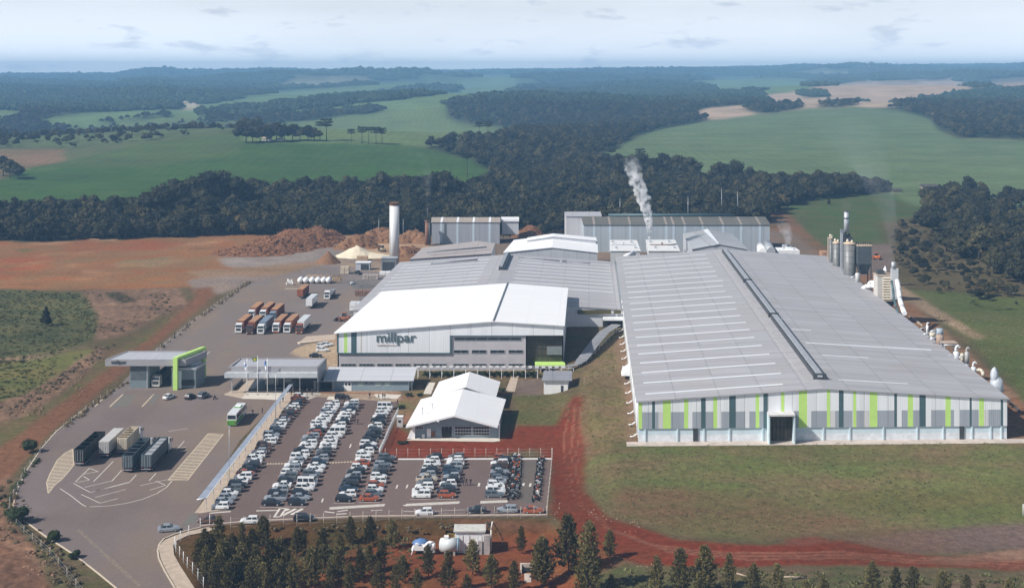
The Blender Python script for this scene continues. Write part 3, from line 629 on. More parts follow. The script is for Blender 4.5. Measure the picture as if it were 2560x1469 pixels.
for k, (x, yt, yb, lab) in enumerate([(816,297,352,'tallest flat topped araucaria right of the hilltop grove'),(800,305,352,'forked araucaria leaning on the tallest one on the hilltop'),(878,323,356,'small lone araucaria between two hilltop clumps'),
        (905,317,359,'left araucaria of the right hilltop clump'),(922,318,360,'araucaria second in the right hilltop clump'),(940,318,361,'araucaria third in the right hilltop clump'),(955,320,361,'rightmost araucaria of the hilltop'),
        (1168,383,443,'lone araucaria in the green field above the forest belt'),(1198,304,342,'araucaria on the pale field knoll, left one'),(1220,303,342,'araucaria on the pale field knoll, right one'),(1078,340,374,'araucaria at the field corner left of the dark thicket'),(1124,262,287,'spreading araucaria at the tip of the blue wood'),
        (1600,372,420,'araucaria rising behind the steam plume'),(1530,372,412,'flat araucaria above the forest left of the plume')]):
    g = WG((x, yb)); hh = (yb-yt)/F*g.y
    link_tree('araucaria', ARAU[k % 3], g, hh/17.0, k*1.1, lab, 'tree', 'araucarias on the hill')
for k, (x, yt, yb) in enumerate([(615,312,357),(632,316,356),(650,312,356),(668,310,354),(690,305,354),(712,306,353),(732,309,352),(750,314,352),(770,310,352),(785,318,352)]):
    g = WG((x, yb)); hh = (yb-yt)/F*g.y
    link_tree('grove_tree', BELT[k % 6], g, hh/([8.5,10,11,7.5,9.5,12.5][k % 6])*.95, k*1.7, 'dark grove tree, %s from the left around the hilltop house' % ['first','second','third','fourth','fifth','sixth','seventh','eighth','ninth','tenth'][k], 'tree', 'hilltop grove')
for k, (x, yt, yb) in enumerate([(8,392,440),(25,398,446),(45,410,448)]):
    g = WG((x, yb)); hh = (yb-yt)/F*g.y
    link_tree('field_tree', BELT[k], g, hh/[8.5,10,11][k], k, 'dark tree of the clump at the left end of the field, %s' % ['leftmost one','middle one','low right one'][k], 'tree', 'field clump')
# conspicuous scattered trees
for x, yt, yb, lab in [(115,765,815,'thin ragged young tree alone on the left grass'),(2072,492,512,'small tree alone on the smoky green slope'),(1293,322,345,'small conical tree at the edge of the pale field')]:
    g = WG((x, yb)); hh = (yb-yt)/F*g.y
    link_tree('lone_tree', SLIM, g, hh/20, 1, lab, 'tree', None)

# tufts on the rough grass
def tuft(seed):
    q = np.random.default_rng(seed); b = MB()
    for k in range(16):
        a = q.uniform(0,2*PI); x, y = q.normal()*.22, q.normal()*.22; h = q.uniform(.12,.32); w_ = q.uniform(.06,.13); dx, dy = math.cos(a)*w_, math.sin(a)*w_; lx, ly = q.normal()*.1, q.normal()*.1
        b.face([(x-dx,y-dy,0),(x+dx,y+dy,0),(x+lx+dx*.4,y+ly+dy*.4,h),(x+lx-dx*.4,y+ly-dy*.4,h)])
    return b.mesh('tuft', M_tuft)
M_tuft = foliage('grass_blades', (.055,.062,.022), (.150,.145,.060), .05)
def tufts(mask, n, s0, lo, hi, m, seed, label):
    tp, _ = scatter(mask.astype(float), n, seed); global M_tuft; M_tuft = m
    instance_mass('grass_tufts', tp, np.random.default_rng(seed+1).gamma(4,s0/4,len(tp)).clip(lo,hi), [tuft(seed+k) for k in range(4)], seed+2, label, 'grass')
lawn_m = inside([(1470,1135),(1590,1116),(2560,1108),(2700,1108),(2700,1300),(2250,1318),(1900,1338),(1700,1328),(1520,1280),(1468,1222)], PX+wx*16, PYv+wy*8)|inside([(1300,990),(1425,990),(1425,1050),(1300,1058)], PX, PYv)|inside([(1445,1000),(1465,940),(1530,870),(1590,1100),(1475,1125)], PX, PYv)|inside([(2330,790),(2600,790),(2620,1040),(2500,930)], PX, PYv)
tufts(lawn_m, 9000, .42, .15, .9, foliage('lawn_blades', (.115,.115,.042), (.235,.215,.095), .05), 61, 'short grass tufts over the front lawn and bank')
tufts(inside([(-60,725),(210,732),(240,790),(225,850),(150,878),(110,985),(-60,1010)], PX+wx*14, PYv+wy*7)|inside([(500,1345),(1200,1330),(1000,1420),(700,1500),(500,1500)], PX, PYv)|inside([(1570,1425),(2600,1435),(2600,1600),(1480,1600)], PX, PYv), 4200, 1.0, .3, 2.2, foliage('meadow_blades', (.065,.072,.026), (.185,.18,.075), .05), 71, 'rough grass tufts over the left meadow and the verges')
# ---------------------------------------------------------------- paved sheets, kerbs, painted lines
def asphalt(name, c1, c2, stain):
    m = bpy.data.materials.new(name); m.use_nodes = True; nt = m.node_tree; n = nt.nodes; l = nt.links
    b = n['Principled BSDF']; b.inputs['Roughness'].default_value = .9; b.inputs['Specular IOR Level'].default_value = .2
    g = n.new('ShaderNodeNewGeometry')
    def no(s, d, lo, hi, sc=(1,1,1)):
        mp = n.new('ShaderNodeMapping'); mp.inputs['Scale'].default_value = sc; l.new(g.outputs['Position'], mp.inputs[0])
        t = n.new('ShaderNodeTexNoise'); t.inputs['Scale'].default_value = s; t.inputs['Detail'].default_value = d; t.inputs['Roughness'].default_value = .68; l.new(mp.outputs[0], t.inputs['Vector'])
        r = n.new('ShaderNodeMapRange'); r.inputs['From Min'].default_value = lo; r.inputs['From Max'].default_value = hi; l.new(t.outputs['Fac'], r.inputs[0]); return r.outputs[0]
    def mix(f, a, c):
        x = n.new('ShaderNodeMix'); x.data_type = 'RGBA'; l.new(f, x.inputs['Factor'])
        if isinstance(a, tuple): x.inputs[6].default_value = (*a,1)
        else: l.new(a, x.inputs[6])
        x.inputs[7].default_value = (*c,1); return x.outputs[2]
    a = mix(no(.05,6,.35,.65,(1,.6,1)), c1, c2); d = mix(no(.022,7,.47,.66,(1,.5,1)), a, stain)
    f = no(1.3,5,.2,.8); mr = n.new('ShaderNodeMapRange'); mr.inputs['To Min'].default_value = .85; mr.inputs['To Max'].default_value = 1.15; l.new(f, mr.inputs[0])
    s = n.new('ShaderNodeVectorMath'); s.operation = 'SCALE'; l.new(d, s.inputs[0]); l.new(mr.outputs[0], s.inputs['Scale']); l.new(s.outputs[0], b.inputs['Base Color'])
    return m
A_lot = asphalt('lot_asphalt', (.185,.150,.143), (.160,.124,.115), (.215,.160,.12))
A_park = asphalt('car_park_asphalt', (.150,.110,.101), (.172,.122,.108), (.135,.092,.078))
A_yard = asphalt('yard_asphalt', (.180,.155,.148), (.195,.155,.138), (.24,.175,.12))
def sheet(name, poly, z, m, kind='structure'):
    b = MB(); b.face([(*W(p, z)[:2], z) for p in poly], 0); o = b.build(name, m); o['kind'] = kind; return o
kerbL = [(217,1018),(176,1049),(140,1079),(101,1124),(66,1177),(45,1220),(33,1261),(36,1280),(50,1296),(73,1310),(115,1341),(155,1366),(196,1394),(245,1432),(290,1469),(345,1515),(420,1590),(520,1700)]
kerbR = [(640,1700),(520,1560),(465,1500),(437,1469),(412,1427),(397,1396),(394,1376),(398,1360),(410,1346),(436,1335),(470,1325),(500,1318)]
sheet('entrance_road', kerbL+kerbR+[(500,1305),(486,1281),(600,1100),(735,960),(640,975),(560,985),(430,975),(320,975),(268,992)], .02, A_lot)
parkpoly = [(486,1281),(500,1318),(620,1306),(900,1294),(1366,1290),(1374,1200),(1381,1147),(995,1148),(942,1150),(958,1100),(985,1040),(996,1004),(900,998),(770,990),(752,992),(560,1245)]
sheet('car_park', parkpoly, .026, A_park)
sheet('truck_yard', [(268,992),(391,872),(481,800),(560,745),(618,711),(700,690),(850,695),(905,735),(860,800),(835,835),(740,870),(700,900),(815,965),(560,985),(430,975)], .016, A_yard)
M_line = mat('road_paint', (.62,.58,.52), .8, var=.22, scale=1.2)
M_line_y = mat('cream_road_paint', (.60,.50,.36), .8, var=.25, scale=1.2)
M_kerb = mat('kerb_concrete', (.56,.47,.37), .85, var=.15)
def strip(b, p, q, w, z, m=0):
    a = W(p, z); c = W(q, z); d = (c-a).normalized(); s = Vector((-d.y,d.x,0))*w*.5
    b.face([a-s, c-s, c+s, a+s], m)
def kerb(name, pts, w=.3, h=.13, m=None, closed=False):
    b = MB(); ps = [W(p) for p in pts]
    for a, c in zip(ps[:-1], ps[1:]):
        d = (c-a).normalized(); s = Vector((-d.y,d.x,0))*w*.5; d = d*.02
        q = [a-s-d, c-s+d, c+s+d, a+s-d]; b.prism([(v.x,v.y) for v in q], -.1, h)
    o = b.build(name, m or M_kerb); o['kind'] = 'structure'; return o
kerb('kerb', kerbL[:-1]); kerb('kerb', kerbR[1:]); kerb('kerb', [(500,1314),(620,1302),(900,1290),(1366,1286)], .35, .15)
kerb('kerb', [(995,1148),(1381,1147)], .5, .2, M_white); kerb('kerb', [(1347,1254),(1358,1148)], .3, .15); kerb('kerb', [(712,722),(745,722)], .5, .2)
b = MB()
# lens and parallelogram of hatching, lorry bays, arcs
def hatch(poly, step, ang, w, m=0, z=.034):
    "painted bars clipped to a polygon on the road"
    P = [W(p, z) for p in poly]; ca, sa = math.cos(ang), math.sin(ang)
    t = [v.x*-sa+v.y*ca for v in P]; k = min(t)
    while k < max(t):
        k += step; xs = []
        for i in range(len(P)):
            a, c = P[i], P[(i+1) % len(P)]; ta = a.x*-sa+a.y*ca; tc = c.x*-sa+c.y*ca
            if (ta-k)*(tc-k) < 0: xs.append(a.lerp(c, (k-ta)/(tc-ta)))
        xs.sort(key=lambda v: v.x*ca+v.y*sa)
        for a, c in zip(xs[::2], xs[1::2]):
            s = Vector((-sa,ca,0))*w*.5; b.face([a-s,c-s,c+s,a+s], m)
lens = [zB(*p) for p in ((345,780),(333,700),(362,630),(410,540),(465,490),(520,460),(528,575),(490,625),(440,680),(385,725))]
hatch(lens, 1.05, .12, .5, 1); para = [zB(*p) for p in ((1200,685),(1490,350),(1597,356),(1340,685))]
hatch(para, 1.15, .12, .5, 1)
for poly in (lens, para):
    for p, q in zip(poly, poly[1:]+poly[:1]): strip(b, p, q, .22, .0385, 1)
for pl in (((640,598),(538,697)),((640,598),(705,625)),((600,640),(705,622)),((596,657),(640,682),(550,700)),((810,550),(668,695)),((868,615),(798,693)),((975,645),(932,692)),((1115,635),(1067,688)),
           ((526,707),(645,772),(930,695)),((605,735),(795,690)),((680,762),(930,700)),((582,786),(715,848),(845,815)),((680,807),(900,750)),((1000,724),(1195,680)),((1115,690),(1185,722)),((1070,755),(1185,720)),
           ((430,745),(500,790),(590,860),(615,872)),((640,874),(780,868),(900,850),(1020,820),(1120,780),(1190,735),(1230,688)),((1260,470),(1318,405)),((1200,335),(1345,315)),((1240,462),(1330,448))):
    for p, q in zip(pl[:-1], pl[1:]): strip(b, zB(*p), zB(*q), .2, .03)
for pl in (((770,70),(678,160)),((880,70),(785,160)),((1100,70),(1015,160)),((620,165),(560,225))): strip(b, zB(*pl[0]), zB(*pl[1]), .35, .03, 1)
for k in range(9):                                      # speed hump dashes
    for x0, x1, y0, y1 in ((800,1050,782,778),(1440,1700,772,760)):
        a = x0+(x1-x0)*k/9; strip(b, zC(a, lerp(y0,y1,k/9)), zC(a+(x1-x0)/16, lerp(y0,y1,k/9)), .9, .038, 1)
def zebra(x0, y0, x1, y1):
    p = [zD(x0,y0+9), zD(x1,y1+9), zD(x1+8,y1-13), zD(x0+8,y0-13)]; hatch(p, .42, 1.0, .5, 0, .036)
    for a, c in zip(p, p[1:]+p[:1]): strip(b, a, c, .12, .0405)
for q in ((15,1220,550,1188),(765,1187,1285,1162),(1500,1160,1760,1150)): zebra(*q)
hatch([zC(*p) for p in ((1010,1290),(1045,1222),(1250,1222),(1180,1270))], 1.3, 1.1, .8, 0, .036)
for p, q in (((925,1305),(985,1215)),((985,1215),(1045,1220)),((1045,1220),(985,1300)),((985,1300),(925,1305)),((750,1242),(960,1238)),((1420,1250),(1520,1262)),((1545,1275),(1640,1270)),((1550,1250),(1650,1235)),((1880,1240),(1990,1235)),((290,1265),(500,1250)),((2195,1190),(2280,1180)),((2200,1250),(2300,1248))): strip(b, zC(*p), zC(*q), .5, .032)
for x, y in ((1400,1140),(1675,605),(2133,1005),(2232,1003),(1120,1015)): strip(b, zC(x-6,y+18), zC(x+8,y-18), .35, .032)
for x, y in ((1485,985),(1922,985),(1990,988)): strip(b, zD(x-4,y+16), zD(x+4,y-16), .5, .032)
strip(b, zD(440,1240), zD(530,1238), .2, .032); strip(b, zD(740,1252), zD(850,1248), .2, .032); strip(b, zD(1050,1245), zD(1350,1232), .15, .032)
ROWS = [((553,1271),(752,994)), ((679,1262),(831,1013)), ((740,1261),(880,1013)), ((862,1252),(962,1022)), ((925,1250),(968,1148)), ((1052,1242),(1085,1147)), ((1115,1242),(1140,1146)), ((1239,1241),(1254,1148))]
for p, q in ROWS:                                       # bay lines
    a = W(p); c = W(q); n = int((c-a).length/2.62)
    for k in range(n+1):
        m_ = a.lerp(c, (k-.5)/n); b.face([m_+Vector((-2.3,-.06,.031)), m_+Vector((2.3,-.06,.031)), m_+Vector((2.3,.06,.031)), m_+Vector((-2.3,.06,.031))], 0)
for x0, y0, x1, y1 in ((1530,925,1420,1020),):
    strip(b, zA(x0,y0), zA(x1,y1), .25, .03)
o = b.build('road_markings', [M_line, M_line_y]); o['kind'] = 'structure'
M_track = mat('worn_track', (.235,.185,.135), .9, var=.25, scale=1.0)
b = MB()
for x0, y0, x1, y1 in ((560,1040,1000,1440),):          # worn dusty seam down the entrance road
    for k in range(46):
        t = k/46; p = zB(lerp(x0,x1,t)+random.uniform(-10,10), lerp(y0,y1,t)); strip(b, p, zB(lerp(x0,x1,t+.012), lerp(y0,y1,t+.012)), random.uniform(.5,1.1), .03)
o = b.build('dusty_seam', M_track); o['kind'] = 'structure'
A_patch = asphalt('patched_asphalt', (.15,.155,.145), (.16,.15,.14), (.18,.16,.13))
for poly in ([zB(*p) for p in ((800,160),(880,80),(975,80),(905,160))], [zB(*p) for p in ((1060,130),(1095,75),(1150,72),(1090,150))], [zB(*p) for p in ((1300,1010),(1365,925),(1420,930),(1400,985))]): sheet('road_patch', poly, .03, A_patch)
sheet('car_park_lane', [zD(*p) for p in ((1880,1150),(1905,760),(2060,750),(2030,1170))], .03, asphalt('grey_lane_asphalt', (.13,.115,.105), (.12,.105,.095), (.16,.12,.1)))
sheet('footpath', [(486,1281),(500,1282),(560,1272),(600,1200),(700,1063),(762,984),(735,962),(640,1075)], .03, M_tan)
sheet('footpath', [(397,1372),(402,1396),(417,1427),(442,1469),(520,1568),(560,1568),(487,1469),(452,1415),(435,1385),(433,1362),(442,1350),(470,1337),(545,1322),(520,1316),(470,1327),(438,1337),(412,1348),(400,1360)], .15, M_tan)
sheet('pavement', [(604,996),(622,975),(640,965),(742,950),(735,962),(705,1000),(660,997)], .034, mat('pale_paving',(.62,.57,.50),.85,var=.12))
sheet('pavement', [zP(*p) for p in ((0,630),(60,610),(220,480),(420,440),(300,600),(240,690),(0,640))], .03, M_tan)
sheet('pavement', [zP(*p) for p in ((820,700),(1010,600),(1220,590),(1240,640),(1020,720))], .034, mat('worn_paving',(.42,.37,.32),.85,var=.3,scale=.5))
for poly in (((1300,700),(1330,660),(1420,660),(1395,705)),((1900,640),(1935,625),(2250,640),(2200,690),(1960,690))): sheet('pavement', [zP(*p) for p in poly], .036, mat('pale_paving',(.6,.55,.48)))
sheet('footpath', [zH(*p) for p in ((1470,690),(1515,575),(1575,570),(1545,692))], .02, M_tan)
sheet('footpath', [zH(*p) for p in ((820,710),(855,620),(915,620),(880,712))], .02, mat('pale_paving',(.6,.55,.48)))
sheet('ramp', [zE(*p) for p in ((805,865),(900,790),(1200,770),(1200,825),(1000,845))], .05, M_tan)
b = MB(); b.prism([W(zE(*p)) for p in ((805,865),(1000,845),(1010,858),(830,876))], 0, .5); o = b.build('ramp_kerb', M_kerb); o['kind'] = 'structure'

# ---------------------------------------------------------------- buildings
W_clad = sheetmetal('white_cladding', (.82,.84,.87), .45, .07, tuple(AU), 1.0, .10)
W_clad2 = sheetmetal('grey_cladding', (.36,.39,.44), .45, .06, tuple(AU), 1.0, .08)
M_beige_panel = sheetmetal('beige_cladding', (.66,.645,.66), .5, .06, tuple(AU), 1.0, .08)
R_hall = sheetmetal('hall_roof_sheets', (.42,.412,.43), .5, .12, tuple(AX), 1.2, .35, (.36,.31,.26))
R_hall_r = sheetmetal('hall_roof_sheets_east', (.405,.40,.42), .55, .14, tuple(AX), 1.2, .45, (.34,.30,.26))
R_wing = sheetmetal('wing_roof_sheets', (.43,.42,.44), .5, .14, tuple(AX), 1.1, .35, (.40,.34,.29))
R_white = sheetmetal('white_roof_sheets', (.93,.93,.94), .4, .02, tuple(AX), 1.1, .03, laps=.05)
R_grey = sheetmetal('grey_roof_sheets', (.42,.42,.45), .5, .05, tuple(AX), 1.0, .12)
M_sky = mat('skylight_sheet', (.80,.83,.86), .3, var=.08)
M_blueband = mat('pale_blue_render', (.58,.70,.76), .8, var=.10)
M_wall = mat('grey_render', (.50,.475,.50), .85, var=.08, scale=.4)
M_bluegrey = mat('blue_grey_render', (.25,.32,.37), .8, var=.08)
M_trim = M_green_grey
def slab(b, q, th=.25, m=0, mt=None):
    b.hexa([Vector(p)-Vector((0,0,th)) for p in q], q, m, mt)
def v3(p, z): return Vector((p[0], p[1], z))
def hp(u, v, z): "point in hall coordinates"; p = L0+AU*u+AX*v; return Vector((p.x, p.y, z))
WID = (R0-L0).length; LEN = (L1-L0).length; EZ, RZ = 13.2, 16.15; UR = WID*.498
def zroof(u): return lerp(EZ, RZ, u/UR) if u < UR else lerp(RZ, EZ, (u-UR)/(WID-UR))
hall = thing('factory_hall', 'long grey roofed factory hall with lime and white striped gable front', 'factory', v3(L0, PAD))
wm = [W_clad, W_clad2, M_lime, M_green_grey, M_beige_panel, plain('yellow_edge', (.62,.55,.2))]
def tx(x): return (x-190)/2240*WID
LIME = [(190,212),(338,385),(465,490),(642,665),(898,920),(1052,1072),(1160,1210),(1330,1350),(1490,1508),(1590,1637),(1822,1855),(2052,2085),(2258,2288)]
DARK = [(272,290),(568,596),(738,778),(945,972),(1403,1432),(1740,1757),(1893,1932),(2200,2213),(2390,2405)]
GREY_AND_SHADOW = [(212,272),(290,310),(385,465),(515,568),(596,642),(690,738),(778,835),(860,898),(920,945),(1120,1160),(1235,1330),(1380,1403),(1432,1485),(1510,1555),(1637,1740),(1785,1822),(1855,1893),(1965,2052),(2085,2105),(2140,2200),(2213,2255),(2315,2390)]  # the strip just right of the gate paints the casing's cast shadow as grey
cuts = sorted(set([190,2430,975,1118,1305]+[c for q in LIME+DARK+GREY_AND_SHADOW for c in q]))
ZB, ZG = 6.35, 10.45
def kind_at(x, S_): return any(a <= x < c for a, c in S_)
b = MB()
for a, c in zip(cuts[:-1], cuts[1:]):
    x = (a+c)/2; u0, u1 = tx(a), tx(c); up = 2 if kind_at(x,LIME) else 3 if kind_at(x,DARK) else 0
    lo = up if up else 1 if kind_at(x,GREY_AND_SHADOW) else (0 if int(x) % 3 else 4)
    zb = 10.1 if 975 <= x < 1118 else ZB
    if zb < ZG: b.face([hp(u0,-.3,zb),hp(u1,-.3,zb),hp(u1,-.3,ZG),hp(u0,-.3,ZG)], lo)
    b.face([hp(u0,-.3,max(ZG,zb)),hp(u1,-.3,max(ZG,zb)),hp(u1,-.3,zroof(u1)-.05),hp(u0,-.3,zroof(u0)-.05)], up)
b.face([hp(0,-.3,ZB),hp(WID,-.3,ZB),hp(WID,0,ZB),hp(0,0,ZB)], 1)
b.build('wall', wm, hall)
for a, c in [q for q in LIME+DARK]:                     # flashing where strips meet the sheets is part of the strips
    pass
b = MB()
for u0, u1 in ((0,tx(975)),(tx(1118),WID)):
    b.face([hp(u0,0,PAD-.3),hp(u1,0,PAD-.3),hp(u1,0,4.75),hp(u0,0,4.75)], 1); b.face([hp(u0,0,4.75),hp(u1,0,4.75),hp(u1,0,ZB),hp(u0,0,ZB)], 0)
for x in (230,425,585,740,940,1130,1310,1470,1675,1880,2040,2215,2330,2395):
    b.box(hp(tx(x),-.14,PAD), (.35,.25,3.3), 0)
b.build('base_wall', [M_blueband, mat('whitewashed_plinth',(.72,.76,.80),.8)], hall)
b = MB(); b.prism([hp(0,0,0)[:2],hp(0,LEN,0)[:2],hp(.4,LEN,0)[:2],hp(.4,.01,0)[:2]], PAD-.5, EZ-.1); b.build('side_wall', sheetmetal('side_cladding',(.74,.77,.80),.5,.05,tuple(AX),1.0,.15), hall)
b = MB(); b.prism([hp(WID-.4,.01,0)[:2],hp(WID-.4,LEN,0)[:2],hp(WID,LEN,0)[:2],hp(WID,0,0)[:2]], PAD-.5, EZ-.1); b.build('side_wall', _M['side_cladding'], hall)
b = MB(); b.face([hp(0,LEN-.1,PAD),hp(WID,LEN-.1,PAD),hp(WID,LEN-.1,EZ),hp(UR,LEN-.1,RZ-.1),hp(0,LEN-.1,EZ)]); b.build('rear_wall', W_clad2, hall)
b = MB(); slab(b, [hp(-.6,-.7,EZ-.02),hp(UR,-.7,RZ),hp(UR,LEN,RZ),hp(-.6,LEN,EZ-.02)]); rl = b.build('roof', R_hall, hall)
b = MB(); slab(b, [hp(UR,-.7,RZ),hp(WID+.6,-.7,EZ-.02),hp(WID+.6,LEN,EZ-.02),hp(UR,LEN,RZ)]); rr_ = b.build('roof', R_hall_r, hall)
for k in range(21):
    v = 5.5+k*11.1; b = MB(); u1 = 38.5-random.uniform(0,1.5); slab(b, [hp(2,v,zroof(2)+.06),hp(u1,v,zroof(u1)+.06),hp(u1,v+.95,zroof(u1)+.06),hp(2,v+.95,zroof(2)+.06)], .05)
    b.build('skylight', M_sky, rl)
for v, u0, u1, w_ in ((52,51,88,1.0),(37,53,66,.5),(9,52,70,.5),(71,50,56,.5)):
    b = MB(); slab(b, [hp(u0,v,zroof(u0)+.06),hp(u1,v,zroof(u1)+.06),hp(u1,v+w_,zroof(u1)+.06),hp(u0,v+w_,zroof(u0)+.06)], .05); b.build('skylight', M_sky, rr_)
for v0, v1 in ((9,86),(89,151),(154,232)):
    b = MB(); b.prism([hp(UR-.4,v0,0)[:2],hp(UR+2.2,v0,0)[:2],hp(UR+2.2,v1,0)[:2],hp(UR-.4,v1,0)[:2]], RZ-.4, RZ+1.15, 0)
    b.prism([hp(UR+.1,v0+.2,0)[:2],hp(UR+1.7,v0+.2,0)[:2],hp(UR+1.7,v1-.2,0)[:2],hp(UR+.1,v1-.2,0)[:2]], RZ+1.15, RZ+1.42, 1)
    rv = b.build('ridge_vent', [M_dark, M_galv], hall)
    b = MB(); k = v0+1
    while k < v1-2: b.prism([hp(UR+.25,k,0)[:2],hp(UR+1.55,k,0)[:2],hp(UR+1.55,k+1.5,0)[:2],hp(UR+.25,k+1.5,0)[:2]], RZ+1.43, RZ+1.62); k += 2.6
    b.build('louvre', M_galv, rv)
    b = MB(); b.box(hp(UR+.9,v0-.35,RZ-.1), (3.3,.5,1.5), 0); b.box(hp(UR+.9,v0-.68,RZ+.55), (1.3,.12,.5), 1); b.build('end_hood', [M_dark, M_galv], rv)
b = MB(); b.prism([hp(UR-3.4,6,0)[:2],hp(UR-2.2,6,0)[:2],hp(UR-2.2,232,0)[:2],hp(UR-3.4,232,0)[:2]], RZ-.35, RZ-.12); b.build('ridge_flashing', mat('pale_flashing',(.45,.43,.43),.5), hall)
# gateway in the gable
u0, u1 = tx(975), tx(1118); dr = MB()
for k in range(6):
    a = lerp(u0,u1,k/6); dr.prism([hp(a+.06,-.1,0)[:2],hp(lerp(u0,u1,(k+1)/6)-.06,-.1,0)[:2],hp(lerp(u0,u1,(k+1)/6)-.06,.2,0)[:2],hp(a+.06,.2,0)[:2]], PAD, 9.3)
dr.build('door', mat('dark_brown_gate',(.075,.058,.032),.6,var=.6,scale=1.5), hall)
b = MB()
for a in (u0-.35,u1): b.prism([hp(a,-3.2,0)[:2],hp(a+.35,-3.2,0)[:2],hp(a+.35,-.31,0)[:2],hp(a,-.31,0)[:2]], PAD, 10.0)
b.prism([hp(u0-.35,-3.4,0)[:2],hp(u1+.35,-3.4,0)[:2],hp(u1+.35,-.31,0)[:2],hp(u0-.35,-.31,0)[:2]], 10.0, 10.4, 1); b.build('door_casing', [M_blueband, mat('pale_canopy',(.62,.60,.60))], hall)
for a, c in ((520,550),(2140,2168)):
    b = MB(); b.prism([hp(tx(a),-.25,0)[:2],hp(tx(c),-.25,0)[:2],hp(tx(c),-.02,0)[:2],hp(tx(a),-.02,0)[:2]], PAD, ZB-.05); b.build('door', M_dark, hall)
for k in range(15):
    v = 3+k*10.5; b = MB(); b.path([hp(-.15,v,EZ-.4),hp(-.25,v,PAD+1.2),hp(-1.2,v,PAD+.5),hp(-2.0,v,PAD+.5)], .16, 6); b.box(hp(-.15,v,EZ-.75), (.5,.5,.5)); b.build('downpipe', M_white, hall)
b = MB(); b.hexa([hp(-2.6,62,PAD+1.2),hp(-.02,62,PAD+1.2),hp(-.02,67,PAD+1.2),hp(-2.6,67,PAD+1.2)], [hp(-2.2,62.4,PAD+2.6),hp(-.02,62,PAD+3.6),hp(-.02,67,PAD+3.6),hp(-2.2,66.6,PAD+2.6)]); b.build('vent_hood', M_white, hall)
b = MB(); b.prism([hp(-3,-3.6,0)[:2],hp(WID+5,-3.6,0)[:2],hp(WID+5,-.02,0)[:2],hp(-3,-.02,0)[:2]], PAD-.6, PAD+.06); o = b.build('apron', mat('apron_concrete',(.50,.43,.38),.85,var=.25,scale=.5)); o['kind'] = 'structure'

# wing between the hall and the white block
wing = thing('factory_wing', 'low grey factory wing with many skylight lines joining hall and white block', 'factory', (0,450,0))
def wp(s, v, z):
    "s: 0 left eave .. 1 right valley; v metres behind the wing front"
    a = Vector((-57.0,446)); c = Vector((40.0,447)); p = a.lerp(c, s)+AX*v; return Vector((p.x,p.y,z))
WE, WR, WL = 9.2, 12.6, 112
zw = lambda s: lerp(WE,WR,s*2) if s < .5 else lerp(WR,WE,(s-.5)*2)
b = MB(); slab(b, [wp(-.005,-.3,WE),wp(.5,-.3,WR),wp(.5,WL,WR),wp(-.005,WL,WE)]); wl = b.build('roof', R_wing, wing)
b = MB(); slab(b, [wp(.5,-.3,WR),wp(1,-.3,WE),wp(1,WL,WE),wp(.5,WL,WR)]); wr = b.build('roof', R_wing, wing)
for k in range(9):
    v = 33+k*8.4
    for s0, s1, par in ((.03,.42,wl),(.56,.97,wr)):
        b = MB(); slab(b, [wp(s0,v,zw(s0)+.06),wp(s1,v,zw(s1)+.06),wp(s1,v+.9,zw(s1)+.06),wp(s0,v+.9,zw(s0)+.06)], .05); b.build('skylight', M_sky, par)
b = MB(); b.face([wp(0,0,0),wp(1,0,2),wp(1,0,WE-.1),wp(.5,0,WR-.2),wp(0,0,WE-.1)]); b.face([wp(0,0,0),wp(0,WL,0),wp(0,WL,WE-.1),wp(0,0,WE-.1)]); b.face([wp(0,WL-.2,0),wp(1,WL-.2,0),wp(1,WL-.2,WE),wp(.5,WL-.2,WR-.2),wp(0,WL-.2,WE)]); b.build('wall', mat('wing_wall',(.58,.60,.64),.7,var=.06), wing)
b = MB(); b.prism([wp(.487,68,0)[:2],wp(.512,68,0)[:2],wp(.512,109,0)[:2],wp(.487,109,0)[:2]], WR-.3, WR+1.2, 0); rv = b.build('ridge_vent', [M_dark,M_galv], wing)
b = MB(); k = 69
while k < 108: b.prism([wp(.490,k,0)[:2],wp(.503,k,0)[:2],wp(.503,k+2.6,0)[:2],wp(.490,k+2.6,0)[:2]], WR+1.21, WR+1.75); k += 3.3
b.build('louvre', M_galv, rv)
b = MB(); b.path([wp(.16,96,zw(.16)+.7),wp(.37,98,zw(.37)+.7)], .35, 6); b.build('roof_duct', M_steel, wing)
b = MB(); b.path([wp(.55,102,zw(.55)+.5),wp(.74,100,zw(.74)+.5)], .25, 6); b.box(wp(.76,100,zw(.76)), (2,1.2,.9)); b.path([wp(.78,100,zw(.78)+.5),wp(.88,99,zw(.88)+.5)], .2, 6); b.build('roof_duct', M_steel, wing)
b = MB(); b.prism([wp(.992,0,0)[:2],wp(1.004,0,0)[:2],wp(1.004,WL,0)[:2],wp(.992,WL,0)[:2]], WE-.1, WE+.35); b.build('valley_gutter', M_steel, wing)
def wfront(b, p0, p1, d, m=0, Y=446.3):
    a = WY(p0,Y); c = WY(p1,Y); b.prism([(a.x,Y-d),(c.x,Y-d),(c.x,Y),(a.x,Y)], c.z, a.z, m)
b = MB(); wfront(b, zH(2045,46), zH(2310,78), .15); b.build('window', plain('amber_glass',(.10,.085,.03),.2), wing)
b = MB(); wfront(b, zH(2330,50), zH(2388,76), .15); b.build('window', plain('amber_glass',(.10,.085,.03),.2), wing)
b = MB(); wfront(b, zH(2243,120), zH(2400,228), .12); b.build('door', plain('opening_shade',(.02,.02,.02),.8), wing)  # no door leaf: near-black panel painting the shade inside the open doorway
b = MB(); wfront(b, zH(2243,100), zH(2400,119), 2.5); b.build('door_canopy', M_white, wing)

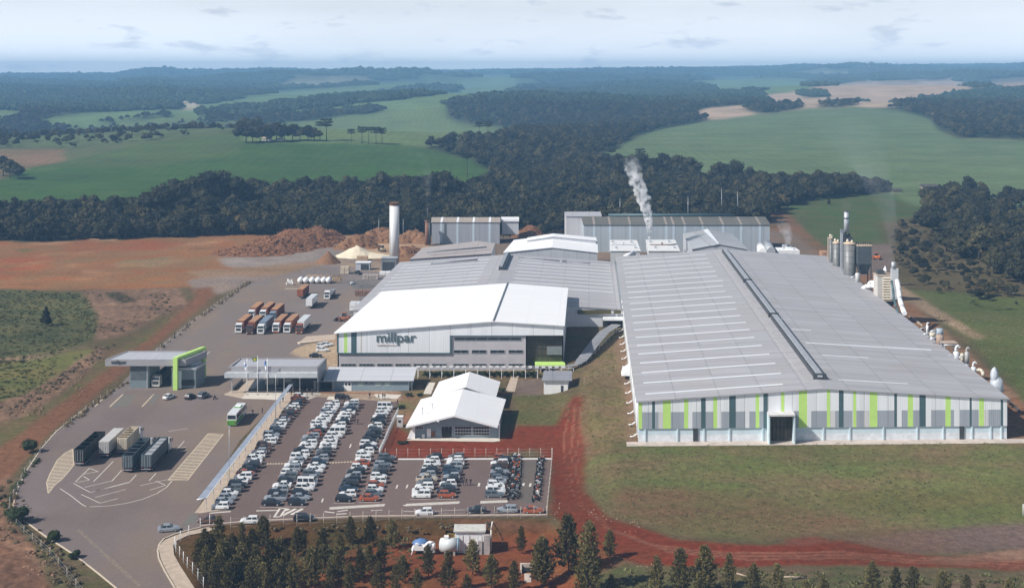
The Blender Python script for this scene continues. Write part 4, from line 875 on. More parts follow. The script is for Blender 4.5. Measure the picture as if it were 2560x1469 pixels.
# white office block with the big lettering
YM = 394.0
blk = thing('office_block', 'tall white factory block with big lettering and a bright white roof', 'factory', (0,YM,0))
def fm(x, y): return WY(zH(x,y), YM)
FL, FA, FR = fm(135,222), fm(1375,128), fm(1930,162); BL, BA, BR = Vector((-48.2,467,FL.z)), Vector((-1.6,463,FA.z)), Vector((20.5,461,FR.z))
b = MB(); o1 = Vector((-.9,-1,0)); slab(b, [FL+o1, FA+Vector((0,-1,0)), BA, BL+Vector((-.9,0,0))], .3); b.build('roof', R_white, blk)
b = MB(); slab(b, [FA+Vector((0,-1,0)), FR+Vector((.4,-1,0)), BR+Vector((.4,0,0)), BA], .3); b.build('roof', R_white, blk)
b = MB(); b.path([FA+Vector((0,-1,.1)), BA+Vector((0,0,.1))], .3, 6); b.build('ridge_cap', M_steel, blk)
ztop = lambda x: lerp(FL.z,FA.z,(x-FL.x)/(FA.x-FL.x)) if x < FA.x else lerp(FA.z,FR.z,(x-FA.x)/(FR.x-FA.x))
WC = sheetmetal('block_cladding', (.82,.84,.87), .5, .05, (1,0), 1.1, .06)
b = MB(); zc = fm(0,383).z; zc2 = fm(0,246).z
def mx_(x): return fm(x,0).x
cc = [135,150,192,218,248,292,325,333,1030,1375,1930]; cm = [1,0,2,0,1,0,3,0,0,0]
for a, c, m in zip(cc[:-1], cc[1:], cm):
    zz = zc if c <= 1030 else zc2; b.face([(mx_(a),YM-.3,zz),(mx_(c),YM-.3,zz),(mx_(c),YM-.3,ztop(mx_(c))-.3),(mx_(a),YM-.3,ztop(mx_(a))-.3)], m)
b.build('wall', [WC, M_green_grey, M_lime, plain('sand_stripe',(.55,.50,.38))], blk)
b = MB(); b.face([(mx_(150),YM,-.3),(mx_(1632),YM,-.3),(mx_(1632),YM,zc2),(mx_(1030),YM,zc2),(mx_(1030),YM,zc),(mx_(150),YM,zc)]); b.build('lower_wall', M_wall, blk)
b = MB()
for x0, x1, y0, y1 in ((140,1042,383,393),(1030,1042,246,383),(1042,1632,246,252)):
    a, c = fm(x0,y0), fm(x1,y1); b.prism([(a.x,YM-.42),(c.x,YM-.42),(c.x,YM-.02),(a.x,YM-.02)], c.z, a.z)
b.build('trim', M_trim, blk)
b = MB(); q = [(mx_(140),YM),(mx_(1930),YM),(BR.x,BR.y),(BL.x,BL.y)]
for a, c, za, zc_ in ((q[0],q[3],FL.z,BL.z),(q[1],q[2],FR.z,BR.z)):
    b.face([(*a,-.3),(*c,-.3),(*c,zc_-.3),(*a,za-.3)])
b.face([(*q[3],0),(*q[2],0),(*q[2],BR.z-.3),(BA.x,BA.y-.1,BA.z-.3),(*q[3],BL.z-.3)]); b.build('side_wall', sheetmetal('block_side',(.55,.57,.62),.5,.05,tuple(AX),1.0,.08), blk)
def window(x0, y0, x1, y1, f, Y, par, panes=4, m=M_glass, d=.12, name='window'):
    a = WY(f(x0,y0),Y); c = WY(f(x1,y1),Y); b = MB(); e = .12
    for X0, X1, Z0, Z1 in ((a.x,c.x,a.z-e,a.z),(a.x,c.x,c.z,c.z+e),(a.x,a.x+e,c.z+e,a.z-e),(c.x-e,c.x,c.z+e,a.z-e)): b.prism([(X0,Y-d),(X1,Y-d),(X1,Y),(X0,Y)], Z0, Z1)
    for k in range(1,panes): X = lerp(a.x,c.x,k/panes); b.prism([(X-.04,Y-d),(X+.04,Y-d),(X+.04,Y),(X-.04,Y)], c.z+e, a.z-e)
    w_ = b.build(name, M_galv, par); b = MB(); b.prism([(a.x+e,Y-.05),(c.x-e,Y-.05),(c.x-e,Y-.01),(a.x+e,Y-.01)], c.z+e, a.z-e); b.build('pane', m, w_); return w_
for x in (165,309,453,597,741,885,1058,1202,1348,1493): window(x,470,x+118,491,zH,YM,blk,4)
for x in (1058,1202,1348,1493): window(x,361,x+118,390,zH,YM,blk,2)
window(1062,262,1598,289,zH,YM,blk,6)
gl = MB(); a = fm(1640,250); c = fm(1922,480); gl.face([(a.x,YM+1.5,-.2),(c.x,YM+1.5,-.2),(c.x,YM+1.5,a.z),(a.x,YM+1.5,a.z)]); gl.face([(a.x,YM+1.5,-.2),(a.x,YM,-.2),(a.x,YM,a.z),(a.x,YM+1.5,a.z)],1)
for k in range(1,7): X = lerp(a.x,c.x,k/7); gl.box((X,YM+1.42,0), (.1,.1,a.z), 1)
for k in range(1,5): gl.box(((a.x+c.x)/2,YM+1.4,a.z*k/5), (c.x-a.x,.12,.1), 1)
gl.build('glazing', [plain('bronze_glass',(.075,.066,.042),.18), M_dark], blk)
b = MB(); a = fm(1800,342); c = fm(1920,402); b.prism([(a.x,YM+.2),(c.x,YM+.2),(c.x,YM+1.45),(a.x,YM+1.45)], c.z, a.z); b.build('porch', M_steel, blk)
a, c = fm(1705,458), fm(1942,480); b = MB(); b.prism([(a.x,YM-3.2),(c.x,YM-3.2),(c.x,YM+1.4),(a.x,YM+1.4)], c.z+.1, a.z-.2); b.build('lime_canopy', M_lime, blk)
b = MB()
for x in (1712,1750,1790,1830,1870,1910,1938): b.box((fm(x,0).x,YM-2.6,0), (.14,.14,c.z+.1))
b.build('canopy_post', M_white, blk)
M_sign = plain('sign_grey_green', srgb(78,98,102), .5)
a, c = fm(450,222), fm(762,322); place_text('lettering', T_BIG, a.x, c.x, YM-.36, c.z, a.z, M_sign, blk)
a, c = fm(455,315), fm(610,331); place_text('tagline', T_SMALL, a.x, c.x, YM-.36, c.z, a.z, plain('tagline_brown',(.42,.30,.27)), blk)

# ---- rear buildings
def gable_front(name, label, fl, fa, fr, bl, ba, br, zf_, roof, wall, zb=0, notch=None):
    "fl.. are pixel corners; zf_ = (eave z, apex z) fixes the depth"
    t = thing(name, label, 'building', (0,0,0)); e, a = zf_
    P = lambda p, z: W(p, z)
    Fl, Fa, Fr, Bl, Ba, Br = P(fl,e), P(fa,a), P(fr,e), P(bl,e), P(ba,a), P(br,e)
    Fl.y = Fa.y = Fr.y = (Fl.y+Fr.y+Fa.y)/3; yb = (Bl.y+Ba.y+Br.y)/3
    for q, p in ((Bl,bl),(Ba,ba),(Br,br)): q.x = (p[0]-1280)/F*yb; q.y = yb
    off = Vector((0,-.4,0))
    b = MB(); slab(b, [Fl+off,Fa+off,Ba,Bl], .25); b.build('roof', roof, t)
    b = MB(); slab(b, [Fa+off,Fr+off,Br,Ba], .25); b.build('roof', roof, t)
    b = MB(); i = .35
    b.face([(Fl.x+i,Fl.y,zb),(Fr.x-i,Fr.y,zb),(Fr.x-i,Fr.y,e-.25),(Fa.x,Fa.y,a-.27),(Fl.x+i,Fl.y,e-.25)]); b.face([(Fl.x+i,Fl.y,zb),(Bl.x+i,Bl.y,zb),(Bl.x+i,Bl.y,e-.25),(Fl.x+i,Fl.y,e-.25)])
    b.face([(Fr.x-i,Fr.y,zb),(Br.x-i,Br.y,zb),(Br.x-i,Br.y,e-.25),(Fr.x-i,Fr.y,e-.25)]); b.face([(Bl.x+i,Bl.y,zb),(Br.x-i,Br.y,zb),(Br.x-i,Br.y,e-.25),(Ba.x,Ba.y,a-.27),(Bl.x+i,Bl.y,e-.25)])
    b.build('wall', wall, t); return t, (Fl,Fa,Fr,Bl,Ba,Br)
M_pale = sheetmetal('pale_gable_sheets', (.52,.54,.58), .5, .05, (1,0), 1.0, .08)
gable_front('rear_hall', 'white roofed hall with a shallow gable behind the grey wing', zF(1550,440), zF(1965,404), zF(2350,436), zF(1640,340), zF(1975,300), zF(2345,330), (11.0,13.4), R_white, M_pale)
t = gable_front('raised_bay', 'higher white roof bay rising behind the white rear hall', zF(1745,335), zF(1972,306), zF(2338,336), zF(1756,308), zF(1975,288), zF(2338,318), (13.0,15.0), R_white, M_pale)
shed, q = gable_front('pale_shed', 'silver sheet gable shed beside the long dark roofed building', zG(1205,455), zG(1418,412), zG(1640,446), zG(1130,333), zG(1330,296), zG(1525,325), (11.5,14.0), sheetmetal('silver_roof',(.60,.60,.61),.35,.12,(0,1),2.6,.2,metal=.3), M_pale)
b = MB(); slab(b, [q[1].lerp(q[2],.02)+Vector((0,-.6,.12)), q[1].lerp(q[2],.02)+Vector((-3.6,-.6,-.75)), q[4]+Vector((-3.4,0,-.7)), q[4]+Vector((0,0,.1))], .08); b.build('skylight', M_sky, shed)
b = MB(); b.tube((q[0].x-2,q[0].y-1,10.5), (q[0].x+4,q[0].y-8,0), .3, .3, 6); b.tube((q[0].x-.5,q[0].y-1,10), (q[0].x+4.6,q[0].y-8,0), .2, .2, 6); b.build('brace', M_white, shed)
# tan roofed lean-to left
lt = thing('lean_to_shed', 'tan grey low roof shed at the back left corner of the wing', 'building', (0,570,0))
p = [W(zF(762,500),8.5), W(zF(1450,452),8.9), W(zF(1482,366),10.4), W(zF(1345,345),11.2), W(zF(868,402),10.2)]
b = MB(); b.face(p); b.face([v3(v,8.0) for v in p[:2]]+[v3(v,v.z) for v in p[1::-1]]); b.build('roof', sheetmetal('dusty_roof',(.42,.38,.37),.6,.06,tuple(AX),1.0,.4,(.40,.33,.28)), lt)
b = MB()
for i in range(5): a, c = p[i], p[(i+1) % 5]; b.face([v3(a,0),v3(c,0),v3(c,c.z-.05),v3(a,a.z-.05)])
b.build('wall', M_pale, lt)
b = MB(); b.path([W(zF(903,440),10.6), W(zF(1408,398),10.8)], .35, 6); b.build('roof_duct', M_steel, lt)
# dryer box building
def boxhall(name, label, x0, x1, ye, yb, ybase, zbase, dz, wall, roofm, strips, stripm, f, stripw=8, rise=2.2, roof_strip=None):
    Y = F*(H-zbase)/(ybase-HY); a = WY(f(x0,ye),Y); c = WY(f(x1,ye),Y); t = thing(name, label, 'building', (a.x,Y,zbase)); e = a.z
    b = MB(); b.prism([(a.x,Y),(c.x,Y),(c.x,Y+dz),(a.x,Y+dz)], zbase-.3, e-.05); b.build('wall', wall, t)
    q = [Vector((a.x-.4,Y-.4,e)),Vector((c.x+.4,Y-.4,e)),Vector((c.x+.4,Y+dz*.5,e+rise)),Vector((a.x-.4,Y+dz*.5,e+rise))]; q2 = [q[3],q[2],Vector((c.x+.4,Y+dz+.4,e)),Vector((a.x-.4,Y+dz+.4,e))]
    b = MB(); slab(b, q, .2); slab(b, q2, .2); b.face([(a.x,Y+.02,e-.1),(a.x,Y+dz*.5,e+rise-.1),(a.x,Y+dz,e-.1)]); b.face([(c.x,Y+.02,e-.1),(c.x,Y+dz*.5,e+rise-.1),(c.x,Y+dz,e-.1)]); rf = b.build('roof', roofm, t)
    b = MB(); r_ = MB()
    for x in strips:
        X = WY(f(x,ye),Y).x; w_ = stripw/2/f(1,0)[0] if 0 else .55
        b.box((X,Y-.03,zbase), (w_*2,.06,e-zbase-.3)); r_.face([(X-w_,Y-.42,e+.02),(X+w_,Y-.42,e+.02),(X+w_+.2,Y+dz*.5,e+rise+.05),(X-w_+.2,Y+dz*.5,e+rise+.05)])
    b.build('light_panel', stripm, t); r_.build('skylight', roof_strip or M_sky, rf); return t, Y, a, c
DG = sheetmetal('dryer_cladding', (.36,.38,.43), .5, .05, (1,0), 1.0, .08)
M_paleblue = mat('pale_blue_panel', (.55,.65,.74), .5, var=.08)
boxhall('dryer_building', 'tall grey box building with four pale vertical panels behind the wing', 945, 1520, 186, 145, 609, 0, 13, DG, sheetmetal('tan_roof',(.36,.31,.27),.6,.08,(0,1),1.0,.3), (1027,1163,1298,1435), M_paleblue, zF, rise=1.9)
lh, Yl, la, lc = boxhall('long_drying_hall', 'very long pale grey hall with a dark green roof before the forest', 348, 1822, 258, 205, 630, 0, 26, sheetmetal('drying_cladding',(.42,.47,.52),.5,.07,(1,0),1.1,.3,(.32,.42,.44)), sheetmetal('dark_green_roof',(.135,.135,.12),.6,.1,(0,1),1.0,.4,(.2,.17,.13)), (430,555,715,1003,1060,1148,1290,1452,1597,1745), M_paleblue, zG, rise=2.6, roof_strip=mat('weathered_skylight',(.30,.26,.23),.6))
b = MB(); b.path([Vector((la.x+14,Yl+13.5,la.z+3.4)),Vector((lc.x-17,Yl+13.5,la.z+3.4))], .8, 8); b.build('ridge_vent', M_green_grey, lh)
bh, Yb, ba_, bc_ = boxhall('pale_store_hall', 'plain pale grey hall end showing left of the long dark roofed hall', 207, 485, 190, 184, 618, 0, 20, sheetmetal('store_cladding',(.55,.55,.58),.5,.04,(1,0),1.0,.1), R_grey, (), M_sky, zG, rise=1.2)
sb = thing('small_white_store', 'small white block on dark legs right of the grey box building', 'building', W(zF(1610,312)))
def fbox(par, name, f, x0, y0, x1, y1, Y, d, m, z0=None):
    a = WY(f(x0,y0),Y); c = WY(f(x1,y1),Y); b = MB(); b.prism([(a.x,Y),(c.x,Y),(c.x,Y+d),(a.x,Y+d)], c.z if z0 is None else z0, a.z); return b.build(name, m, par)
fbox(sb,'wall',zF,1540,180,1680,290,690,12,W_clad2 if 0 else M_pale); fbox(sb,'roof',zF,1532,165,1684,182,689.4,13,M_white)
for x in (1545,1605,1672): fbox(sb,'leg',zF,x,290,x+8,318,690.2,.6,M_dark)
# two white kilns
for k, (pts_, lab) in enumerate([(((1526,600),(1591,600),(1600,626.6),(1526,626.6)),'left white flat topped drying kiln behind the wing'),(((1616,600),(1686,598.5),(1698,626),(1622,627)),'right white drying kiln with the steam plume')]):
    z = 10.0; q = [W(p, z) for p in (pts_[3],pts_[2],pts_[1],pts_[0])]; q[0].y = q[1].y = (q[0].y+q[1].y)/2; q[2].y = q[3].y = (q[2].y+q[3].y)/2
    t = thing('drying_kiln', lab, 'kiln', v3(q[0],0), 'white drying kilns'); b = MB(); b.prism([(p.x,p.y) for p in q], 0, z-.3); b.build('wall', mat('kiln_wall',(.62,.63,.64),.6,var=.1), t)
    b = MB(); b.prism([(p.x+dx,p.y+dy) for p, dx, dy in zip(q,(-.3,.3,.3,-.3),(-.3,-.3,.3,.3))], z-.29, z, 0); b.build('roof', mat('kiln_roof',(.76,.76,.76),.5,var=.10,scale=.3), t)
    m_ = (q[0]+q[2])/2; b = MB()
    for i in range(4): b.box((m_.x+(-4.6 if i % 2 else 4.6), m_.y+(-11 if i < 2 else 9), z), (1.1,1.3,.9))
    b.build('vent', M_galv, t); b = MB(); b.box((m_.x,m_.y,z+.02),(12,.7,.35)); b.box((m_.x,m_.y,z+.4),(.6,.6,.9)); b.build('header_pipe', M_rust if k else M_galv, t)
t = thing('tilted_duct', 'short white tilted duct lying in front of the left kiln', 'duct', W(zG(705,510),3)); b = MB(); a, c = WY(zG(675,512),566), WY(zG(742,485),572); b.tube(a, c, 1.1, 1.1, 8); b.tube(c, c+Vector((0,.3,.05)), 1.3, 1.3, 8); b.build('pipe', M_white, t)
# small pale roofs right of the silver shed
t = thing('twin_roof_shed', 'small shed with two pale barrel roofs right of the silver shed', 'building', W(zG(1800,500),3))
for k, (x0,y0,x1,y1,m) in enumerate([(1735,430,1800,478,M_white),(1785,412,1868,470,M_galv)]):
    a, c = WY(zG(x0,y0),604), WY(zG(x1,y1),580); b = MB(); b.tube((a.x+1,604,a.z), (c.x-2,580,c.z), 2.0, 2.0, 10); b.prism([(a.x-1,604),(c.x-4,580),(c.x,580),(a.x+3,604)], 0, c.z); b.build('barrel_roof', m, t)
t = thing('steam_plant', 'low white box plant giving off a soft steam cloud behind the hall', 'machine', W(zG(1960,500),3))
fbox(t,'housing',zG,1890,462,2060,492,586,10,M_white,2); fbox(t,'cabinet',zG,1955,440,2010,463,588,4,M_white); fbox(t,'stack',zG,1930,420,1962,462,590,3,M_galv); fbox(t,'pipe_rack',zG,1985,425,2000,441,589,1,M_steel)

# ---- gatehouse
YG = 371.0
gh = thing('gatehouse', 'truck gatehouse with long grey flat canopy and lime arch', 'gatehouse', W((395,972)))
def ga(x, y, Y=YG): return WY(zA(x,y), Y)
M_fascia = mat('grey_fascia', (.36,.35,.37), .55, var=.06); M_booth = mat('booth_panels', (.20,.245,.26), .6, var=.1)
a, c = ga(765,985), ga(1352,1032); RB = 382.5
b = MB(); b.prism([(a.x,YG),(c.x,YG),(c.x+3.5,RB),(a.x+3.0,RB)], c.z, a.z-.35, 0); 
e = .45; o4 = [(a.x,YG),(c.x,YG),(c.x+3.5,RB),(a.x+3.0,RB)]
for i in range(4):
    p, q = Vector(o4[i]), Vector(o4[(i+1) % 4]); d = (q-p).normalized(); s = Vector((-d.y,d.x))*e; b.prism([p,q,q+s,p+s], a.z-.34, a.z, 0)
b.build('canopy', M_fascia, gh); b = MB(); b.prism([(a.x+.8,YG+.6),(c.x-.4,YG+.6),(c.x+2.8,RB-.6),(a.x+3.4,RB-.6)], a.z-.35, a.z-.22); b.build('roof', mat('gate_roof',(.46,.47,.51),.5,var=.1,streak=(1,.08,1)), gh)
x0, x1 = ga(812,990).x, ga(918,1020).x; place_text('lettering', T_GATE, x0, x1, YG-.03, ga(0,1022).z, ga(0,990).z, plain('gate_lettering',(.05,.055,.06)), gh)
x0, x1 = ga(938,0).x, ga(1048,0).x; b = MB(); b.prism([(x0,YG+1),(x1+1.2,YG+1),(x1+2.2,YG+9),(x0+1.2,YG+9)], 0, c.z); pl = b.build('pillar_booth', M_booth, gh)
b = MB(); b.prism([(x0+.3,YG+.9),(x1+.4,YG+.9),(x1+.4,YG+.995),(x0+.3,YG+.995)], 2.6, c.z-.05); b.build('dark_panel', mat('booth_dark_panel',(.10,.12,.13),.6), pl)
b = MB(); b.prism([(x1+.55,YG+.85),(x1+.85,YG+.85),(x1+.85,YG+.99),(x1+.55,YG+.99)], 0, c.z-.05); b.build('corner_post', M_galv, pl)
x0, x1 = ga(1245,0).x, ga(1420,0).x; b = MB(); b.prism([(x0,YG+.8),(x1,YG+.8),(x1+1,YG+8),(x0+1,YG+8)], 0, ga(0,1065).z); bo = b.build('booth', M_booth, gh)
b = MB(); b.prism([(x0-.1,YG+.7),(x1+.2,YG+.7),(x1+1.2,YG+8.2),(x0+.9,YG+8.2)], ga(0,1065).z, ga(0,1050).z); b.build('booth_roof', M_galv, bo)
b = MB(); b.prism([(x0+2.9,YG+.72),(x1-.4,YG+.72),(x1-.4,YG+.795),(x0+2.9,YG+.795)], .9, 2.6); b.build('window', M_glass, bo)
b = MB(); b.prism([(x0+4,YG+4),(x1-.4,YG+4),(x1+.2,YG+7),(x0+4.6,YG+7)], 4, c.z); b.build('neck', M_galv, gh)
x0, x1 = ga(1268,0).x, ga(1300,0).x; zt = ga(0,965).z; b = MB(); b.prism([(x0,YG-1.4),(x1,YG-1.4),(x1,YG-.2),(x0,YG-.2)], 0, zt); b.prism([(x0,YG-.2),(x1,YG-.2),(x1+4.4,RB+1.2),(x0+4.4,RB+1.2)], zt-1.1, zt); b.prism([(x0+4.4,RB+1.2),(x1+4.4,RB+1.2),(x1+4.9,RB+2.2),(x0+4.9,RB+2.2)], 0, zt); b.build('lime_arch', M_lime, gh)
# ---- reception canopy building
rc = thing('reception_canopy', 'grey flat roofed reception building with stepped fascia and open porch', 'building', W((690,975)))
YR = 366.0
def gp(x, y, Y=YR): return WY(zP(x,y), Y)
tl, tr, ml, mr = gp(48,282), gp(1195,282), gp(20,350), gp(1195,350); zb_ = gp(0,410).z; RBK = 376.5; bl_, br_ = gp(200,180,RBK), gp(1290,180,RBK)
b = MB(); b.prism([(tl.x+1,YR),(tr.x,YR),(br_.x,RBK),(bl_.x,RBK)], ml.z, tl.z-.4)
o4 = [(tl.x+.2,YR),(tr.x,YR),(br_.x,RBK),(bl_.x,RBK)]
for i in range(4):
    p, q = Vector(o4[i]), Vector(o4[(i+1) % 4]); d = (q-p).normalized(); s = Vector((-d.y,d.x))*.5; b.prism([p,q,q+s,p+s], tl.z-.39, tl.z)
b.build('fascia', M_fascia, rc)
b = MB(); b.prism([(tl.x+1.5,YR+.6),(tr.x-.6,YR+.6),(br_.x-.6,RBK-.6),(bl_.x+.6,RBK-.6)], tl.z-.4, tl.z-.25); b.build('roof', mat('reception_roof',(.42,.43,.47),.5,var=.08), rc)
b = MB(); b.prism([(ml.x,YR-1.6),(mr.x,YR-1.6),(mr.x,YR+.5),(ml.x+.6,YR+.5)], zb_, ml.z); b.build('eave_box', mat('pale_fascia',(.52,.55,.58),.5), rc)
b = MB(); b.prism([(mr.x-.02,YR-1.6),(mr.x+.3,YR-1.6),(br_.x+.3,RBK),(br_.x,RBK)], gp(0,470).z, tr.z); b.prism([(mr.x-.3,YR+.5),(mr.x-.02,YR+.5),(br_.x-.1,RBK),(br_.x-.4,RBK)], 0, zb_); b.build('side_wall', M_steel, rc)  # end face darker than the fascia: its shade is put into the colour
b = MB()
for x in (98,760,960): b.box(gp(x,600)*1, (.3,.3,.01)) if 0 else b.box((gp(x,0).x,YR+.3,0), (.3,.3,zb_))
b.build('column', M_galv, rc)
b = MB(); b.prism([(gp(500,0).x,YR+5.5),(gp(1180,0).x,YR+5.5),(gp(1200,0).x,RBK-.3),(gp(540,0).x,RBK-.3)], 0, zb_); b.build('back_wall', M_dark, rc)
for x0, x1, y0, y1 in ((520,640,440,530),(650,690,430,560),(760,860,440,480)):
    a, c = gp(x0,y0,YR+5.4), gp(x1,y1,YR+5.4); b = MB(); b.prism([(a.x,YR+5.4),(c.x,YR+5.4),(c.x,YR+5.48),(a.x,YR+5.48)], max(.1,c.z), a.z); b.build('pane', plain('reception_glass',(.22,.24,.24),.2), rc)
b = MB(); b.prism([W(zP(*p))[:2] for p in ((310,590),(400,455),(500,450),(520,590))], .04, .5); b.prism([W(zP(*p))[:2] for p in ((520,590),(500,500),(830,500),(740,588))], .04, 1.0); b.build('turnstile_barrier', M_dark, rc)
b = MB(); b.prism([W(zP(*p))[:2] for p in ((105,590),(230,475),(240,480),(130,590))], .04, 1.0); b.build('low_wall', M_dark, rc)
# ---- long grey locker building
YS = 369.0
lg = thing('locker_building', 'long low blue grey building with pale mono pitch roof', 'building', W((930,975)))
fl, fr, bl2, br2 = W(zP(1258,460),3.2), W(zP(2405,460),3.2), W(zP(1330,287),4.3), W(zP(2450,287),4.3)
b = MB(); slab(b, [fl,fr,br2,bl2], .18); b.build('roof', sheetmetal('locker_roof',(.56,.57,.61),.45,.04,(0,1),1.0,.06), lg)
x0, x1 = WY(zP(1395,0),YS).x, WY(zP(2348,0),YS).x; b = MB(); b.hexa([(x0,YS,-.1),(x1,YS,-.1),(x1+.8,YS+9,-.1),(x0+.8,YS+9,-.1)], [(x0,YS,3.05),(x1,YS,3.05),(x1+.8,YS+9,3.95),(x0+.8,YS+9,3.95)]); b.build('wall', M_bluegrey, lg)
fd = fbox(lg,'door',zP,1525,485,1618,585,YS-.06,.05,M_white,0); fbox(fd,'pane',zP,1538,490,1560,522,YS-.1,.03,M_glass); fbox(fd,'pane',zP,1578,490,1605,522,YS-.1,.03,M_glass)
for x in (1700,1920,2040): fbox(lg,'window',zP,x,482,x+70,532,YS-.06,.05,plain('pale_green_glass',(.36,.46,.44),.25))
for x in (1803,1865): fbox(lg,'vent',zP,x,480,x+14,496,YS-.1,.09,M_dark)
b = MB()
for x in (1145,1165,1375,1390): b.box((WY(zP(x,0),YS-.8).x,YS-.8,0), (.15,.15,3.0))
for x in (2345,2385): b.box((WY(zP(x,0),YS-.4).x,YS-.4,0), (.12,.12,3.1))
b.prism([(WY(zP(1140,0),YS).x,YS-.9),(WY(zP(1395,0),YS).x,YS-.9),(WY(zP(1395,0),YS).x,YS-.7),(WY(zP(1140,0),YS).x,YS-.7)], 2.9, 3.05); b.build('porch_frame', M_galv, lg)
b = MB(); b.prism([(WY(zP(1200,0),YS).x,YS+3),(x0-.1,YS+3),(x0-.1,YS+3.3),(WY(zP(1200,0),YS).x,YS+3.3)], 0, 3); b.build('porch_wall', M_dark, lg)
kerb('kerb', [zP(1220,625),zP(2250,630)], .5, .35, mat('brick_edge',(.34,.19,.12),.85))
# ---- canteen
ct = thing('canteen', 'gabled canteen with blue grey gridded front and white roof', 'building', W((1144,1095)))
EC, AC = 3.7, 6.6; Fl, Fa, Fr = W(zH(680,972),EC), W(zH(1065,886),AC), W(zH(1410,976),EC); yy = 319.0
for p in (Fl,Fa,Fr): p.y = yy
Bl, Ba, Br = W(zH(800,752),EC), W(zH(1135,663),AC), W(zH(1475,746),EC); yb = 345.5
for p, q in ((Bl,(800,752)),(Ba,(1135,663)),(Br,(1475,746))): p.y = yb; p.x = (zH(*q)[0]-1280)/F*yb
for p, q in ((Fl,(680,972)),(Fa,(1065,886)),(Fr,(1410,976))): p.x = (zH(*q)[0]-1280)/F*yy
R_can = sheetmetal('canteen_roof_sheets', (.90,.90,.91), .4, .02, (0,1), 1.0, .03, laps=.05); R_can2 = R_can
b = MB(); slab(b, [Fl,Fa,Ba,Bl], .2); cr = b.build('roof', R_can, ct)
b = MB(); slab(b, [Fa,Fr,Br,Ba], .2); b.build('roof', R_can, ct)
b = MB()
for p, q in ((Fl,Fa),(Fa,Fr)): d = Vector((0,-.06,0)); b.hexa([p+d-Vector((0,0,.45)),q+d-Vector((0,0,.45)),q-Vector((0,.001,.45)),p-Vector((0,.001,.45))],[p+d,q+d,q-Vector((0,.001,0)),p-Vector((0,.001,0))])
b.build('bargeboard', M_white, ct)
YC = 321.5; xl, xr = WY(zH(755,0),YC).x, WY(zH(1424,0),YC).x; ga_ = Fa.x
b = MB(); zt2 = lambda x: lerp(EC,AC,(x-Fl.x)/(Fa.x-Fl.x))-.25 if x < Fa.x else lerp(AC,EC,(x-Fa.x)/(Fr.x-Fa.x))-.25
b.face([(xl,YC,-.1),(xr,YC,-.1),(xr,YC,zt2(xr)),(Fa.x,YC,AC-.25),(xl,YC,zt2(xl))]); b.face([(xl,YC,-.1),(Bl.x+2,yb,-.1),(Bl.x+2,yb,EC),(xl,YC,zt2(xl))]); b.face([(xr,YC,-.1),(Br.x-1,yb,-.1),(Br.x-1,yb,EC),(xr,YC,zt2(xr))]); b.build('wall', M_bluegrey, ct)
b = MB(); q = W(zH(690,1078)); b.face([(WY(zH(690,0),YC-1).x,YC-.8,0.0),(WY(zH(755,0),YC).x,YC-.8,0),(WY(zH(755,0),YC).x,YC-.8,zt2(xl)),(WY(zH(745,0),YC).x,YC-.8,zt2(xl)-.1)]); b.face([(WY(zH(690,0),YC-1).x,YC-.4,0.0),(WY(zH(755,0),YC).x,YC-.4,0),(WY(zH(755,0),YC).x,YC-.4,zt2(xl)),(WY(zH(745,0),YC).x,YC-.4,zt2(xl)-.1)]); b.face([(WY(zH(690,0),YC-1).x,YC-.8,0.0),(WY(zH(745,0),YC).x,YC-.8,zt2(xl)-.1),(WY(zH(745,0),YC).x,YC-.4,zt2(xl)-.1),(WY(zH(690,0),YC-1).x,YC-.4,0.0)]); b.build('sloping_buttress', M_white, ct)
window(1068,965,1202,1040,zH,YC,ct,6); window(1212,965,1345,1040,zH,YC,ct,6)
b = MB()
for yv in (990,1014):
    a, c = WY(zH(1068,yv),YC), WY(zH(1345,yv+4),YC); b.prism([(a.x,YC-.14),(c.x,YC-.14),(c.x,YC-.06),(a.x,YC-.06)], c.z, a.z)
b.build('glazing_bar', M_white, ct)
window(960,965,1050,1058,zH,YC,ct,3,name='door_surround'); fbox(ct,'door',zH,975,985,1032,1060,YC-.2,.1,M_black,0)
window(760,968,822,990,zH,YC,ct,3)
fbox(ct,'door',zH,848,986,879,1060,YC-.08,.07,M_white,0); fbox(ct,'notice_board',zH,882,1006,914,1050,YC-.1,.09,M_rust); fbox(ct,'cabinet',zH,808,1032,830,1060,YC-.4,.38,M_white,0)
b = MB(); b.box((WY(zH(1422,0),YC-.3).x,YC-.3,0),(.25,.25,EC)); b.build('post', M_white, ct)
b = MB(); a = WY(zH(940,930),yy-.2); b.ball(a, (.35,.3,.35), 8); b.build('floodlight', M_galv, ct)
for x, y in ((812,868),(890,835)):
    p = W(zH(x,y),5.3); p.y = 327 if y > 850 else 331.5; p.x = (zH(x,y)[0]-1280)/F*p.y; p.z = H-(zH(x,y)[1]-HY)/F*p.y; b = MB(); b.tube(p-Vector((0,0,.6)), p+Vector((0,0,1.4)), .12, .12, 6); b.tube(p+Vector((0,0,1.4)), p+Vector((0,0,1.6)), .3, .15, 6); b.build('flue', M_galv, cr)
sheet('pavement', [zH(*p) for p in ((680,1078),(760,1060),(1420,1060),(1430,1082),(1380,1090))], .06, mat('pale_paving',(.6,.55,.48)))
cb_ = thing('canteen_annex', 'smaller white gabled roof building directly behind the canteen', 'building', W(zH(1160,700)))
z1, z2 = 3.7, 6.6; pts6 = [zH(883,712),zH(1155,640),zH(1396,708),zH(945,596),zH(1187,540),zH(1431,600)]; q = []
for p, z, Y in zip(pts6,(z1,z2,z1,z1,z2,z1),(347.5,)*3+(365,)*3): q.append(Vector(((p[0]-1280)/F*Y,Y,z)))
